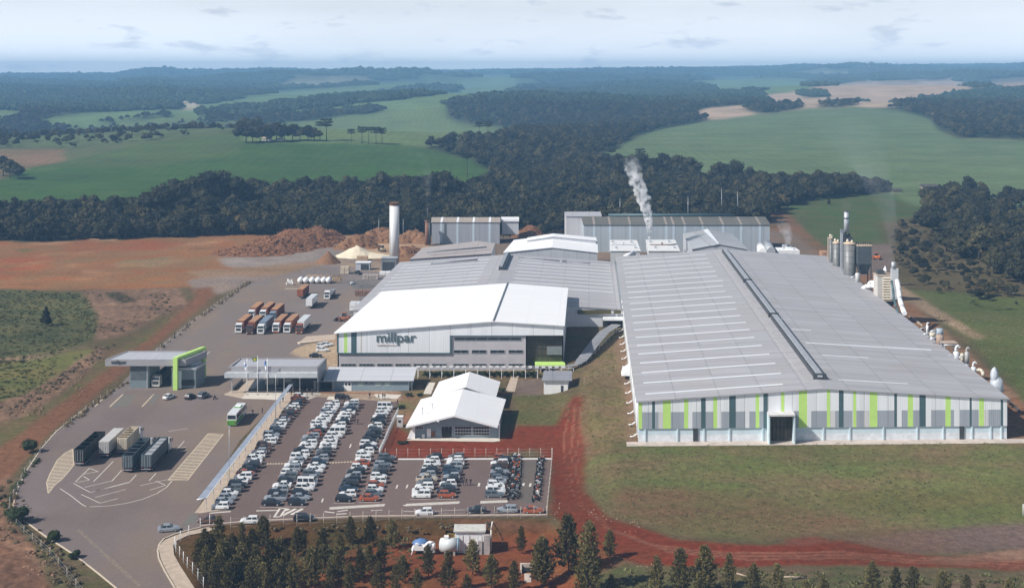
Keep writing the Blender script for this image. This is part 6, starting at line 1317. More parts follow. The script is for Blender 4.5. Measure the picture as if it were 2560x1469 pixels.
# ---------------------------------------------------------------- people
pc = 0
for f, x, y, i, lab in [(zB,1760,190,0,'person in dark clothes by the coach door'),(zB,1752,170,1,'person in dark clothes close behind the coach door'),(zB,1808,222,0,'person in black walking right of the coach'),(zB,1875,210,1,'person in black nearest the walkway beside the coach'),
    (zC,1720,395,0,'left person of the pair walking in the middle car lane'),(zC,1748,395,1,'right person of the pair walking in the middle car lane'),(zD,1362,995,0,'person standing left in the trio between two car rows'),(zD,1402,998,1,'person standing right in the trio between two car rows'),(zD,1332,1000,2,'person in a pale top in the trio between two car rows'),
    (zC,1012,180,0,'person walking on the footpath under the walkway top'),(zC,985,235,1,'person on the footpath a little below the walkway top'),(zC,1865,140,2,'person in white before the locker building'),(zC,1955,155,0,'left dark figure of the group before the locker building'),(zC,1995,145,1,'middle dark figure of the group before the locker building'),(zC,2015,150,0,'right dark figure of the group before the locker building'),
    (zC,2240,135,1,'dark figure under the corner shrub by the locker building'),(zC,2140,205,0,'dark figure at the head of the railing row'),(zC,1590,165,2,'person in white by the black car at the row head'),(zC,1615,190,0,'dark figure beside the black car at the row head'),
    (zC,1250,105,3,'person in an orange top near the reception'),(zC,1300,112,0,'dark figure right of the orange top near the reception'),(zC,1135,100,0,'dark figure under the walkway posts'),(zC,1095,110,1,'dark figure left under the walkway posts'),(zD,1638,1275,0,'dark figure standing between two cars at the fence lane'),(zP,1310,580,2,'person in white in the locker building porch')]:
    p = W(f(x,y)); o = bpy.data.objects.new('person', PEOPLE[i]); COL.objects.link(o); o.location = (p.x,p.y,.04); o.rotation_euler = (0,0,rcar.uniform(0,6.28)); o.scale = (1.05,)*3; tag(o, lab, 'person')
# ---------------------------------------------------------------- fences, poles, flags
def fence(name, label, pts, spacing, h, m=None, wires=3, r=.07, lean=0.0, cat='fence', rail=.014, base=None):
    P = [WG(p) if base is None else W(p, base) for p in pts]; t = thing(name, label, cat, P[0]); top = []
    for a, c in zip(P[:-1], P[1:]):
        n = max(1, round((c-a).length/spacing))
        for k in range(n+(1 if c is P[-1] else 0)):
            p = a.lerp(c, k/n); p.z = gz(p.x,p.y) if base is None else base; top.append(p); b = MB(); b.tube(p-Vector((0,0,.3)), p+Vector((lean,0,h)), r, r*.85, 6); b.build('post', m or M_post, t)
    b = MB()
    for a, c in zip(top[:-1], top[1:]):
        for w_ in range(wires): z = Vector((0,0,h*(w_+.6)/(wires))); b.tube(a+z, c+z, rail, rail, 3)
    if wires: b.build('wire', M_galv, t)
    return t
fence('car_park_fence', 'pale post and wire fence along the bottom edge of the car park', [zM(490,228),zM(735,212),zM(1150,200),zM(1635,172),zM(2458,156)], 2.85, 2.5)
fence('car_park_fence', 'pale post fence between the red soil and the short car rows', [zD(563,722),zD(1230,720),zD(2200,715)], 2.75, 2.3, base=0)
fence('car_park_fence', 'pale post fence down the right end of the motorcycle rows', [zD(2208,722),zD(2190,930),zD(2152,1300)], 3.0, 2.4, base=0)
t = fence('white_railing', 'white picket railing beside the car row ending at the canteen', [zD(505,705),zD(560,590),zD(640,400),zD(690,300)], 2.2, 2.0, M_white, 0, .09, base=0)
b = MB(); P = [W(zD(*p),0) for p in ((505,705),(560,590),(640,400),(690,300))]
for a, c in zip(P[:-1],P[1:]):
    for z in (.25,1.8): b.tube(a+Vector((0,0,z)), c+Vector((0,0,z)), .05,.05,5)
    n = int((c-a).length/.28)
    for k in range(n): p = a.lerp(c,k/n); b.tube(p+Vector((0,0,.2)), p+Vector((0,0,1.85)), .028,.028,4)
b.build('picket_panel', M_white, t)
fence('meadow_fence', 'thin tan post fence climbing the bank beside the covered ramp', [zH(2095,655),zH(2180,605),zH(2262,560),zH(2345,545),zH(2430,520)], 8, 2.6, mat('tan_post',(.40,.27,.18),.85), 3)
fence('kerb_fence', 'white posts around the bend of the tan footpath', [zB(1455,1460),zB(1340,1315),zB(1258,1200),zB(1250,1165),zB(1290,1122),zB(1350,1085),zB(1432,1032),zB(1500,1005)], 3.2, 2.2, M_white, 3, .08)
M_dry = foliage('dry_scrub', (.07,.058,.03), (.19,.14,.08), .6)
fence('boundary_fence', 'thin post fence following the yard edge beside the dirt road', [(330,955),(391,884),(481,812),(560,752),(612,712)], 5.5, 1.9, M_post, 3, .06)
fence('boundary_fence', 'thin post fence between the dirt road and the entrance road', [(268,990),(215,1028),(140,1090),(100,1133),(62,1186),(24,1262),(22,1292),(60,1335),(125,1390),(190,1469),(240,1540)], 5.5, 1.8, M_post, 3, .06)
def shrubline(name, label, pts, n, r, m, h=1.0, seed=1, wob=1.0):
    q = np.random.default_rng(seed); P = [W(p) for p in pts]; L = [(b_-a).length for a, b_ in zip(P[:-1],P[1:])]; T = sum(L); bl = []
    for k in range(n):
        d = q.uniform(0,T); i = 0
        while i < len(L)-1 and d > L[i]: d -= L[i]; i += 1
        p = P[i].lerp(P[i+1], d/L[i]); s = r*q.uniform(.5,1.3); bl.append((p.x+q.normal()*wob,p.y+q.normal()*wob,s*.45*h,s,h))
    return tag(leafmesh('x', bl, n*16, r*.42, None, .8, seed=seed).build(name, m), label, 'hedge')
shrubline('boundary_hedge', 'dark ragged hedge strip along the left edge of the truck yard', [(622,706),(560,750),(481,806),(391,878),(330,945)], 110, .55, M_dry, .9, 3, .6)
shrubline('boundary_hedge', 'dark hedge below the gatehouse beside the dirt road', [(318,955),(270,985),(217,1022),(160,1068)], 70, .5, M_dry, .8, 4, .6)
shrubline('boundary_hedge', 'low dark hedge hugging the outer kerb bend at the far left', [(95,1150),(62,1190),(40,1215),(14,1262),(16,1290),(40,1315)], 45, .5, M_bush, .9, 5, .35)
shrubline('verge_scrub', 'dry brown scrub heap strip left of the entrance road', [(0,1210),(25,1290),(60,1335),(110,1375),(160,1440),(190,1500)], 120, .7, M_dry, .7, 6, 1.6)
shrubline('verge_scrub', 'dry brown scrub on the slope above the dirt road', [(0,1030),(60,1010),(120,975),(200,915),(270,865)], 130, .6, M_dry, .6, 7, 1.8)
shrubline('verge_scrub', 'dry scrub scattered over the brown mound below the red ground', [(210,735),(330,745),(420,740),(380,785),(280,830),(240,810)], 170, .65, M_dry, .5, 8, 3.0)
tag(shrubline('weeds', 'rough weeds on the bank below the car park fence', [zM(740,235),zM(1100,225),zM(1700,225),zM(2200,205)], 40, .5, M_dry, .7, 9, .7), kind='stuff')
for i, (x, yb, rad, lab) in enumerate([(75,1131,2.1,'round dark shrub beside the kerb near the lens hatching'),(46,1306,2.3,'dark green shrub at the tight bend of the left kerb'),(138,1352,1.5,'small round shrub right of the grass verge'),(184,1395,1.0,'smallest round shrub at the bottom of the left kerb')]):
    p = W((x,yb)); q = np.random.default_rng(i+60); bl = [(q.normal()*rad*.35,q.normal()*rad*.3,rad*(.75+.3*q.normal()*.5),rad*q.uniform(.45,.7),.85) for _ in range(9)]
    t = thing('shrub', lab, 'shrub', p, 'shrubs along the left kerb'); o = bpy.data.objects.new('crown', leafmesh('x', bl, 650, .28, None, .8, seed=i+5).mesh('crown', M_bush)); COL.objects.link(o); o.parent = t
    o = bpy.data.objects.new('trunk', trunkmb(rad*1.1,.1,.1,2).mesh('trunk', M_bark)); COL.objects.link(o); o.parent = t
for i, (x, yb, rad, lab) in enumerate([(zD(700,590)[0],zD(700,590)[1],.8,'leafy garden bush in the left bed beside the canteen'),(zD(770,585)[0],zD(770,585)[1],.7,'smaller garden bush nearer the canteen corner'),(zD(735,240)[0],zD(735,240)[1],1.0,'bush at the top of the white railing'),(zD(795,120)[0],zD(795,120)[1],.9,'bush at the path corner by the locker building'),(zD(905,115)[0],zD(905,115)[1],.8,'bush at the left rear corner of the canteen'),(zH(1440,690)[0],zH(1440,690)[1],1.1,'bush squeezed right of the canteen annex'),(zH(1625,580)[0],zH(1625,580)[1],.8,'left small bush before the slatted walkway'),(zH(1695,582)[0],zH(1695,582)[1],.8,'right small bush before the slatted walkway')]):
    p = WG((x,yb)); q = np.random.default_rng(i+90); bl = [(q.normal()*rad*.5,q.normal()*rad*.4,rad*.5,rad*q.uniform(.4,.7),.8) for _ in range(6)]
    t = thing('bush', lab, 'bush', p); o = bpy.data.objects.new('foliage', leafmesh('x', bl, 200, .25, None, .7, seed=i+25).mesh('foliage', M_bush)); COL.objects.link(o); o.parent = t
q = np.random.default_rng(77); b = MB(); tus = []
for k in range(60):
    p = WG((q.uniform(2180,2330), q.uniform(1195,1290))); tus.append((p.x,p.y,p.z+.05,q.uniform(.1,.24),.4))
for k in range(60):
    p = WG((q.uniform(1480,2540), q.uniform(1130,1330))); tus.append((p.x,p.y,p.z+.05,q.uniform(.08,.2),.5))
tag(leafmesh('x', tus, 900, .16, None, .8, seed=78).build('weeds', M_bush), 'small dark weed tufts dotted over the front lawn', 'weeds', kind='stuff')
def stones(name, label, boxes, n, seed, m, s0=.12, s1=.35):
    q = np.random.default_rng(seed); b = MB()
    for k in range(n):
        x0,y0,x1,y1 = boxes[k % len(boxes)]; p = WG((q.uniform(x0,x1),q.uniform(y0,y1))); s = q.uniform(s0,s1); b.ball((p.x,p.y,p.z+s*.3),(s,s*q.uniform(.6,1),s*.6),6,0,.25,False)
    return tag(b.build(name, m), label, 'stones', kind='stuff')
M_stone = mat('pale_stones', (.42,.33,.25), .9, var=.25)
stones('stones', 'pale stones strewn along the edges of the red dirt road', [(1470,1265,1500,1310),(1500,1275,1545,1305),(1545,1300,1600,1330),(1580,1405,1660,1420),(1385,1250,1400,1300)], 70, 80, M_stone, .05, .17)
stones('clods', 'brown clods on the churned mound left of the dirt road', [(215,735,440,800),(240,790,330,840),(20,1000,110,1040),(100,930,220,990),(0,1210,40,1350),(60,1370,150,1440)], 500, 81, mat('clod_soil',(.22,.13,.08),.95,var=.35), .15,.5)
def pole(name, label, p, h, r, m=M_galv, cat='pole', head=None):
    P = WG(p); t = thing(name, label, cat, P); b = MB(); b.tube(P, P+Vector((0,0,h)), r, r*.6, 7); b.build('mast', m, t)
    if head == 'lamp': b = MB(); b.box((P.x,P.y,P.z+h), (.5,.5,.2)); b.build('lamp_head', m, t)
    return t, P
pole('light_pole', 'thin tall light pole rising beside the walkway roof near the hatched strip', (573,1196), 12.0, .08, head='lamp')
pole('light_pole', 'thin light pole rising beside the walkway near the reception', (689,1050), 13.0, .08, head='lamp')
pole('light_pole', 'thin pole left of the white tower', (947,607), 13.0, .12); pole('light_pole', 'thin pole right of the white tower', (1008,605), 13, .12)
for k, (x, yb, hh) in enumerate([(1550,540,14),(1720,540,15),(1804,530,18),(1844,528,16)]): pole('utility_pole', ['leftmost','second','third','rightmost'][k]+' thin utility pole behind the long drying hall', (x,yb+30), hh+4, .16, M_galv)
M_flagw = plain('white_flag', (.75,.77,.8), .8); M_flagg = plain('green_flag', (.02,.16,.08), .8); M_flagy = plain('yellow_flag', (.6,.5,.04), .8); M_flagb = plain('blue_flag', (.10,.2,.45), .8)
for k, (x, top, fm_, sec, lab) in enumerate([(292,180,M_flagw,M_flagb,'left flagpole with a limp white flag'),(425,150,M_flagg,M_flagy,'middle flagpole with a green flag at the top'),(550,180,M_flagw,M_flagb,'right flagpole with a limp white and blue flag')]):
    p = W(zP(x,642)); hh = (642-top)/5.076/F*p.y; t = thing('flagpole', lab, 'flagpole', p, 'flagpoles before the reception'); b = MB(); b.tube(p,p+Vector((0,0,hh)),.10,.07,8); b.ball(p+Vector((0,0,hh)),(.12,.12,.12),6); b.build('mast', M_white, t); b = MB(); b.box(p,(.7,.7,.15)); b.build('base', M_concrete, t)
    b = MB(); n = 8; H_ = 2.6 if k != 1 else 1.1; W_ = .95 if k != 1 else 1.7; sg = -1
    def fp(i, j): u = i/n; v = j/n; return p+Vector((sg*W_*u*(1-.25*v), .18*math.sin(u*7+v*2), hh-.25-H_*v-u*(.9 if k != 1 else .35)))
    for i in range(n):
        for j in range(n): b.face([fp(i,j),fp(i+1,j),fp(i+1,j+1),fp(i,j+1)], 1 if (abs(i-3.5)/3.2+abs(j-3.5)/3.2 < 1 and k == 1) or (k == 2 and j < 4 and i > 2) or (k == 0 and 2 < j < 5) else 0)
    b.build('flag', [fm_, sec], t)
# ---------------------------------------------------------------- heaps, logs, yard goods
def heap(name, label, bumps, m, cat='heap', rough=.25, step=1.0, logs=0, logm=None, seed=0, power=1.0):
    "bumps: (pixel of the base centre, rx, ry, h)"
    B_ = [(W(p).x, W(p).y, rx, ry, h) for p, rx, ry, h in bumps]; x0 = min(b[0]-b[2] for b in B_)-1; x1 = max(b[0]+b[2] for b in B_)+1; y0 = min(b[1]-b[3] for b in B_)-1; y1 = max(b[1]+b[3] for b in B_)+1
    xs = np.arange(x0,x1+step,step); ys = np.arange(y0,y1+step,step); Xg, Yg = np.meshgrid(xs,ys); Z = np.full(Xg.shape,-.4)
    wob = (fbm(Xg/3,Yg/3,seed+7,3)-.5)*.5
    for bx,by,rx,ry,h in B_:
        d = np.sqrt(((Xg-bx)/rx)**2+((Yg-by)/ry)**2)+wob*.35; Z = np.maximum(Z, h*np.clip(1-d,-.1,1)**power if power == 1 else h*(np.cos(np.clip(d,0,1)*PI)*.5+.5)-.05)
    Z = Z+(fbm(Xg/1.6,Yg/1.6,seed+3,3)-.5)*rough*2*(Z > .1); b = MB(); n = Xg.shape[1]
    b.v = [(float(a),float(c),float(z)) for a,c,z in zip(Xg.ravel(),Yg.ravel(),Z.ravel())]
    for i in range(Xg.shape[0]-1):
        for j in range(n-1):
            if Z[i:i+2,j:j+2].max() > -.3: b.f.append((i*n+j,i*n+j+1,(i+1)*n+j+1,(i+1)*n+j)); b.m.append(0); b.sm.append(True)
    q = np.random.default_rng(seed+1)
    for k in range(logs):
        i = q.integers(0,Xg.shape[0]); j = q.integers(0,n)
        if Z[i,j] < .4: continue
        p = Vector((float(Xg[i,j]),float(Yg[i,j]),float(Z[i,j])+.05)); d = Vector(q.normal(size=3)); d.z *= .35; d.normalize(); L = q.uniform(.5,1.3); b.tube(p-d*L,p+d*L,.22,.18,5,1,False)
    return tag(b.build(name, [m, logm or m]), label, cat)
M_soil = mat('brown_soil', (.21,.105,.048), .95, var=.3, scale=.5); M_log = mat('log_bark', (.18,.08,.036), .9, var=.4, scale=.8); M_log2 = mat('log_ends', (.27,.125,.055), .85, var=.35, scale=.8)
heap('log_heap', 'huge rust brown heap of tangled logs at the top of the yard', [((630,634),24,13,4.5),((680,625),24,16,7.5),((735,614),24,18,9),((790,604),18,16,8),((828,596),9,9,5)], M_log, rough=1.0, step=1.0, logs=5200, logm=M_log2, seed=1, power=2)
heap('soil_heap', 'dark brown cone heap left of the pale sawdust heap', [((820,657),6.5,6,6.2)], mat('dark_soil',(.20,.105,.055),.95,var=.25), rough=.15, step=.5, seed=2)
heap('sawdust_heap', 'pale cream sawdust heap beside the white tower', [((892,640),11,9,5.6),((925,641),14,7,2.2)], mat('sawdust',(.66,.58,.44),.95,var=.08), rough=.06, step=.5, seed=3)
heap('soil_heap', 'broad brown chip heap behind the pale sawdust heap', [((870,620),9,8,5),((895,618),10,9,7),((915,618),9,8,5)], M_soil, rough=.5, step=.7, logs=300, logm=M_log2, seed=4, power=2)
heap('soil_bank', 'tall brown earth bank just left of the white tower', [((915,606),8,10,4.5),((930,602),9,13,6),((945,600),10,14,7),((960,600),9,14,7.5),((972,602),7,12,6.5)], M_soil, rough=1.1, step=.7, logs=200, logm=M_log2, seed=5, power=2)
heap('soil_bank', 'brown earth bank between the white tower and brick chimney', [((1010,604),8,11,4.5),((1024,602),9,12,5.5),((1040,602),9,12,6),((1054,605),7,10,5)], M_soil, rough=1.1, step=.7, logs=150, logm=M_log2, seed=6, power=2)
heap('chip_heap', 'brown chip heap at the foot of the white tower, right side', [((1012,640),10,8,5),((1030,636),8,8,4.5)], M_soil, rough=.5, step=.6, logs=300, logm=M_log2, seed=7, power=2)
heap('chip_heap', 'brown chip heap between grey box building and pale store hall', [((1325,592),12,10,6.5)], M_log, rough=.6, step=.7, logs=500, logm=M_log2, seed=8, power=2)
def stack(label, f, x0, y0, x1, y1, d, m, n=3, cat='timber stack', base=0, name='timber_stack', shade=None):
    Y = W(f(x0,y1),base).y; a = WY(f(x0,y0),Y); c = WY(f(x1,y1),Y); t = thing(name, label, cat, (a.x,Y,base))
    for k in range(n):
        for r in range(2):
            xa, xb = lerp(a.x,c.x,k/n)+.08, lerp(a.x,c.x,(k+1)/n)-.08; za, zb_ = lerp(base,a.z,r/2)+.12, lerp(base,a.z,(r+1)/2)-.03; b = MB(); b.prism([(xa,Y),(xb,Y),(xb,Y+d),(xa,Y+d)], za, zb_); b.build('bundle', m, t)
            b = MB()
            for xx in (xa+.3,xb-.3): b.box((xx,Y+d/2,za-.12),(.12,d-.2,.12))
            b.build('bearer', M_wood, t)
    return t
M_timber = mat('sawn_timber', (.50,.36,.23), .8, var=.2, streak=(1,1,9), scale=.6)
stack('cream sawn timber stacks left of the pale store hall', zG, 75,255,200,330, 5, M_timber, 2)
stack('reddish timber stacks at the far right corner of the hall roof', zR, 80,675,165,800, 6, mat('reddish_timber',(.42,.24,.15),.8,var=.2,streak=(1,1,9)), 2, base=3)
stack('two crates of cream timber before the sawdust heap', zU, 440,600,680,695, 2.5, M_timber, 2); stack('cream pallet stack left of the black pickup', zU, 90,830,275,985, 3, mat('cream_pallet',(.55,.46,.35),.8,var=.2), 2)
stack('white wrapped bales beside the rust loader', zE, 1345,448,1480,528, 5, MW if 'MW' in globals() else M_white, 2, 'bale stack', 0, 'bale_stack')
stack('pale scrap pallets along the wing wall', zU, 560,1000,900,1100, 2.5, mat('scrap_grey',(.42,.37,.34),.85,var=.35,scale=.8), 5, 'pallet stack', 0, 'pallet_stack'); stack('white sacks under the yard booth', zU, 930,935,1180,1010, 2.5, M_white, 2, 'sack stack', 0, 'sack_stack'); stack('rusty scrap pieces beside the white block roof edge', zE, 1400,315,1560,375, 3, mat('scrap_rust',(.22,.13,.10),.85,var=.4,scale=.8), 4, 'scrap', 0, 'scrap_stack')
def cabin(label, f, x0, y0, x1, y1, d, wall, roof, door=None, name='yard_cabin', cat='cabin', top=None):
    Y = W(f(x0,y1)).y; a = WY(f(x0,y0),Y); c = WY(f(x1,y1),Y); t = thing(name, label, cat, (a.x,Y,0)); b = MB(); b.prism([(a.x,Y),(c.x,Y),(c.x+.3,Y+d),(a.x+.3,Y+d)], 0, a.z-.2); b.build('wall', wall, t)
    b = MB(); b.prism([(a.x-.3,Y-.3),(c.x+.3,Y-.3),(c.x+.6,Y+d+.3),(a.x,Y+d+.3)], a.z-.2, a.z); b.build('roof', roof, t)
    if door: fbox(t,'door',f,*door,Y-.06,.05,M_dark)
    return t
cabin('pale grey generator container beside the sawdust heap', zU, 420,735,720,900, 4, sheetmetal('container_grey',(.50,.52,.57),.5,.05,(1,0),.6,.05), M_white, (530,775,700,895))
cabin('open grey yard booth with dark inside at the foot of the tower', zU, 972,640,1290,935, 5, M_steel, M_galv, (995,725,1255,930))  # its door is a dark panel painting the shade in the open front
# white tank row
for k, x in enumerate((830,888,952,1012,1072,1125)):
    p = W(zE(x,246)); t = thing('storage_tank', 'small white tank, %s from the left in the row of six' % ORD[k+1], 'tank', p, 'row of white tanks'); b = MB(); q = p+Vector((0,0,1.5)); b.ball(q+Vector((0,.2,0)),(1.15,.9,1.15),12); b.tube(q+Vector((0,.2,0)),q+Vector((0,4.2,0)),1.15,1.15,14); b.ball(q+Vector((0,4.2,0)),(1.15,.9,1.15),12); b.build('shell', M_white, t)
    for y in (.8,3.4):
        b = MB(); b.box((p.x,p.y+y,0),(1.8,.4,1.0)); b.build('saddle', M_tan, t)
t = thing('pipe_rack', 'tan pipe rack running behind the row of white tanks', 'pipe rack', W(zE(1180,240))); b = MB(); a, c = W(zE(900,222)), W(zE(1255,220))
for z in (.8,1.6,2.4): b.tube(a+Vector((0,2,z)),c+Vector((0,2,z)),.18,.18,6)
for k in range(8): p = a.lerp(c,k/7); b.tube(p+Vector((0,2,0)),p+Vector((0,2,2.6)),.14,.14,5)
for k in range(4): p = W(zE(1175+k*22,240)); b.tube(p,p+Vector((0,0,2.2)),.22,.22,6); b.tube(p+Vector((0,0,2.2)),p+Vector((1.2,0,2.6)),.18,.18,6)
b.build('pipes', M_wood, t)
for k, (x, y, hh) in enumerate([(692,265,1.3),(705,240,1.8),(718,262,2.6),(732,262,2.0),(748,258,2.4),(755,262,1.5)]):
    p = W(zE(x,y)); t = tag(MB().build('x', M_white) if 0 else None, '') if 0 else None; b = MB(); b.tube(p,p+Vector((0,0,hh)),.22,.22,8); b.ball(p+Vector((0,0,hh)),(.22,.22,.15),8); o = b.build('bollard', M_white); tag(o, 'white pipe bollard, %s from the left in the cluster beside the tanks' % ORD[k+1], 'bollard', 'white bollards by the tanks')
b = MB(); p = W(zE(1380,250)); b.tube(p+Vector((-1,-.5,.5)),p+Vector((1,.6,.5)),.5,.5,10); tag(b.build('drum', M_galv),'grey drum lying alone on the dark upper yard','drum')
# tower, chimney
p = W((986,662)); t = thing('water_tower', 'tall white cylindrical tower with rust streaks beside the wing', 'tower', p); b = MB(); b.lathe(p, [(2.4,0),(2.4,29.2)], 24); b.build('shell', mat('tower_paint',(.74,.75,.77),.45,var=.25,scale=.5,streak=(1,1,.18),col2=(.78,.79,.81)), t)
b = MB(); b.lathe(p+Vector((0,0,29.2)), [(2.5,0),(2.5,.35)], 24)
for k in range(14): a = 2*PI*k/14; b.tube(p+Vector((2.3*math.cos(a),2.3*math.sin(a),29.5)), p+Vector((2.3*math.cos(a),2.3*math.sin(a),30.6)), .06,.06,4)
b.lathe(p+Vector((0,0,30.5)), [(2.35,0),(2.35,.1)], 24); b.build('top_railing', M_rust, t); b = MB()
for s in (-.25,.25): b.tube(p+Vector((-1.7+s,-1.75,0)), p+Vector((-1.7+s,-1.75,29)), .05,.05,4)
for k in range(40): b.tube(p+Vector((-1.95,-1.75,.7*k)), p+Vector((-1.45,-1.75,.7*k)), .03,.03,3)
b.build('ladder', M_tan, t); b = MB(); b.tube(p+Vector((2.0,-1.6,0)),p+Vector((2.0,-1.6,28)),.12,.12,6); b.build('pipe', M_tan, t); b = MB(); b.lathe(p, [(3,0),(3,.5)], 20); b.build('base', M_concrete, t)
p = W((1068,612)); t = thing('brick_chimney', 'brown brick chimney with a thin dark upper flue beside the box building', 'chimney', p); hb_ = (612-551)/F*p.y; b = MB(); b.tube(p,p+Vector((0,0,hb_)),1.3,1.15,12); b.tube(p+Vector((0,0,hb_-.6)),p+Vector((0,0,hb_)),1.5,1.5,12); b.build('brick_shaft', mat('old_brick',(.23,.12,.08),.9,var=.35,scale=1.2), t); b = MB(); b.tube(p+Vector((.3,0,hb_)),p+Vector((.3,0,hb_+7.2)),.35,.3,8); b.build('flue', M_dark, t); b = MB(); b.tube(p+Vector((1.4,-1,0)),p+Vector((1.4,-1,hb_-1)),.6,.6,8); b.build('side_flue', M_dark, t)
# ---------------------------------------------------------------- plant along the right wall of the hall
def zr(px, gap): return (110.3+gap)/((px-1280)/F-.0438)
def at(f, x, y, gap):
    p = f(x,y); Y = zr(p[0],gap); return WY(p,Y), Y
def silo(label, f, xc, ytop, wpx, gap, m, conical=False, s=5.2, rings=8):
    q, Y = at(f,xc,ytop,gap); r = wpx/2/s/F*Y; t = thing('silo', label, 'silo', (q.x,Y,PAD)); c = Vector((q.x,Y,PAD)); h = q.z-PAD; b = MB(); b.lathe(c, [(r,0),(r,h)], 22)
    for k in range(rings): b.lathe(c+Vector((0,0,h*(k+1)/(rings+1))), [(r+.05,0),(r+.05,.15)], 22)
    b.build('shell', m, t); b = MB(); b.lathe(c+Vector((0,0,h)), [(r+.12,0),(r+.12,.3),(r*.3,.9)], 22); b.build('cap', mat('dusty_cap',(.55,.43,.30),.8,var=.25), t)
    b = MB(); b.lathe(c+Vector((-r*.35,0,h+.8)), [(.5,0),(.5,.7),(.2,1.1)], 10); b.lathe(c+Vector((r*.4,0,h+.5)), [(.5,0),(.5,.6),(.2,1.0)], 10); b.build('vent_hood', mat('cream_hood',(.68,.62,.50)), t); return t, c, r, h
M_silo = sheetmetal('silo_steel', (.20,.205,.205), .5, .12, (0,1), 1.0, .4, (.16,.13,.10), .2)
silo('large grey steel silo, foremost of the cluster behind the hall roof', zR, 437, 568, 156, 3.4, M_silo); silo('slim silo between the foremost silo and the bundle of narrow ones', zR, 265, 560, 95, 3.0, M_silo); silo('narrowest silo at the left end of the silo cluster', zR, 195, 500, 50, 3.0, M_silo)
q, Y = at(zR,332,420,2.2); t = thing('bucket_elevator', 'thin pale elevator leg standing against the foremost silo', 'elevator', (q.x,Y,PAD)); b = MB(); b.box((q.x,Y,PAD),(.9,.7,q.z-PAD)); b.build('leg_casing', M_galv, t); b = MB(); b.box((q.x+.3,Y,q.z),(1.6,1.1,1.2)); b.build('head', M_steel, t)
q, Y = at(zR,158,480,3.4); t = thing('elevator_post', 'thin tan post at the left edge of the silo cluster', 'post', (q.x,Y,PAD)); b = MB(); b.box((q.x,Y,PAD),(.5,.5,q.z-PAD)); b.build('leg_casing', M_tan, t)
q, Y = at(zR,395,150,9); zt_ = q.z; t = thing('exhaust_stack', 'silver exhaust stack rising above the silos', 'stack', (q.x,Y,PAD)); zb0 = WY(zR(395,410),Y).z; c = Vector((q.x,Y,0)); b = MB(); b.tube(c+Vector((0,0,zb0)),c+Vector((0,0,zt_-.0)),1.05,1.0,14); b.build('flue', M_galv, t); b = MB(); zm = WY(zR(395,240),Y).z; b.tube(c+Vector((0,0,zm)),c+Vector((0,0,zm+.5)),1.25,1.25,14); b.tube(c+Vector((0,0,zt_)),c+Vector((0,0,zt_+.35)),1.12,1.12,14); b.build('band', M_dark, t)
b = MB(); z1 = WY(zR(395,390),Y).z
for i in range(26): q_ = random.Random(i); b.box((c.x+q_.uniform(-2.6,2.0),Y+q_.uniform(-2,2),q_.uniform(PAD+10,z1-1.5)),(q_.uniform(.5,1.8),q_.uniform(.5,1.8),q_.uniform(.8,2.2)))
b.prism([(c.x-2.6,Y-1.5),(c.x+2.4,Y-1.5),(c.x+2.4,Y+1.5),(c.x-2.6,Y+1.5)], PAD, z1-3); b.build('burner_tower', M_dark, t)
q, Y = at(zR,636,600,8.5); t = thing('dust_hopper', 'dark square hopper bin with tapered bottom right of the big silo', 'hopper', (q.x,Y,PAD)); x0, x1 = WY(zR(547,0),Y).x, WY(zR(724,0),Y).x; zA_, zB_ = q.z, WY(zR(0,830),Y).z; b = MB(); b.prism([(x0,Y),(x1,Y),(x1,Y+5),(x0,Y+5)], zB_, zA_); m_ = (x0+x1)/2
b.hexa([(m_-1.2,Y+1.5,zB_-4.3),(m_+1.2,Y+1.5,zB_-4.3),(m_+1.2,Y+3.5,zB_-4.3),(m_-1.2,Y+3.5,zB_-4.3)], [(x0,Y,zB_),(x1,Y,zB_),(x1,Y+5,zB_),(x0,Y+5,zB_)])
for k in range(1,5): b.prism([(x0-.06,Y-.06),(x1+.06,Y-.06),(x1+.06,Y-.001),(x0-.06,Y-.001)], lerp(zB_,zA_,k/5), lerp(zB_,zA_,k/5)+.15)
b.build('bin', mat('hopper_steel',(.075,.09,.10),.5,var=.3,scale=.6), t); b = MB(); b.prism([(x0-.2,Y-.2),(x1+.2,Y-.2),(x1+.2,Y+5.2),(x0-.2,Y+5.2)], zA_, zA_+.35); b.build('lid', mat('dusty_cap',(.5,.4,.3)), t)
for xx in (x0+.2,x1-.2):
    for yy_ in (Y+.2,Y+4.8): b = MB(); b.box((xx,yy_,PAD),(.35,.35,zB_-PAD)); b.build('leg', M_dark, t)
b = MB()
for i in range(7): b.box((lerp(x0,x1,i/6),Y+2.5,zA_+.35),(.5,.6,random.uniform(.5,1.6)))
b.build('top_gear', M_dark, t)
q, Y = at(zR,930,1000,6.5); t = thing('bag_filter', 'cream louvred bag filter house on dark legs', 'filter', (q.x,Y,PAD)); x0, x1 = WY(zR(800,0),Y).x, WY(zR(1050,0),Y).x; xm = WY(zR(860,0),Y).x; zb0, zt_ = WY(zR(0,1300),Y).z, WY(zR(0,985),Y).z; b = MB(); b.prism([(x0,Y),(x1,Y),(x1,Y+5),(x0,Y+5)], zb0, zt_); b.build('casing', mat('filter_casing',(.55,.52,.48),.6,var=.1), t); b = MB()
for k in range(9): z = lerp(zb0,zt_,(k+.4)/9.3); b.hexa([(xm+.1,Y-.4,z),(x1-.3,Y-.4,z),(x1-.3,Y-.01,z),(xm+.1,Y-.01,z)], [(xm+.1,Y-.36,z+.06),(x1-.3,Y-.36,z+.06),(x1-.3,Y-.01,z+.5),(xm+.1,Y-.01,z+.5)])
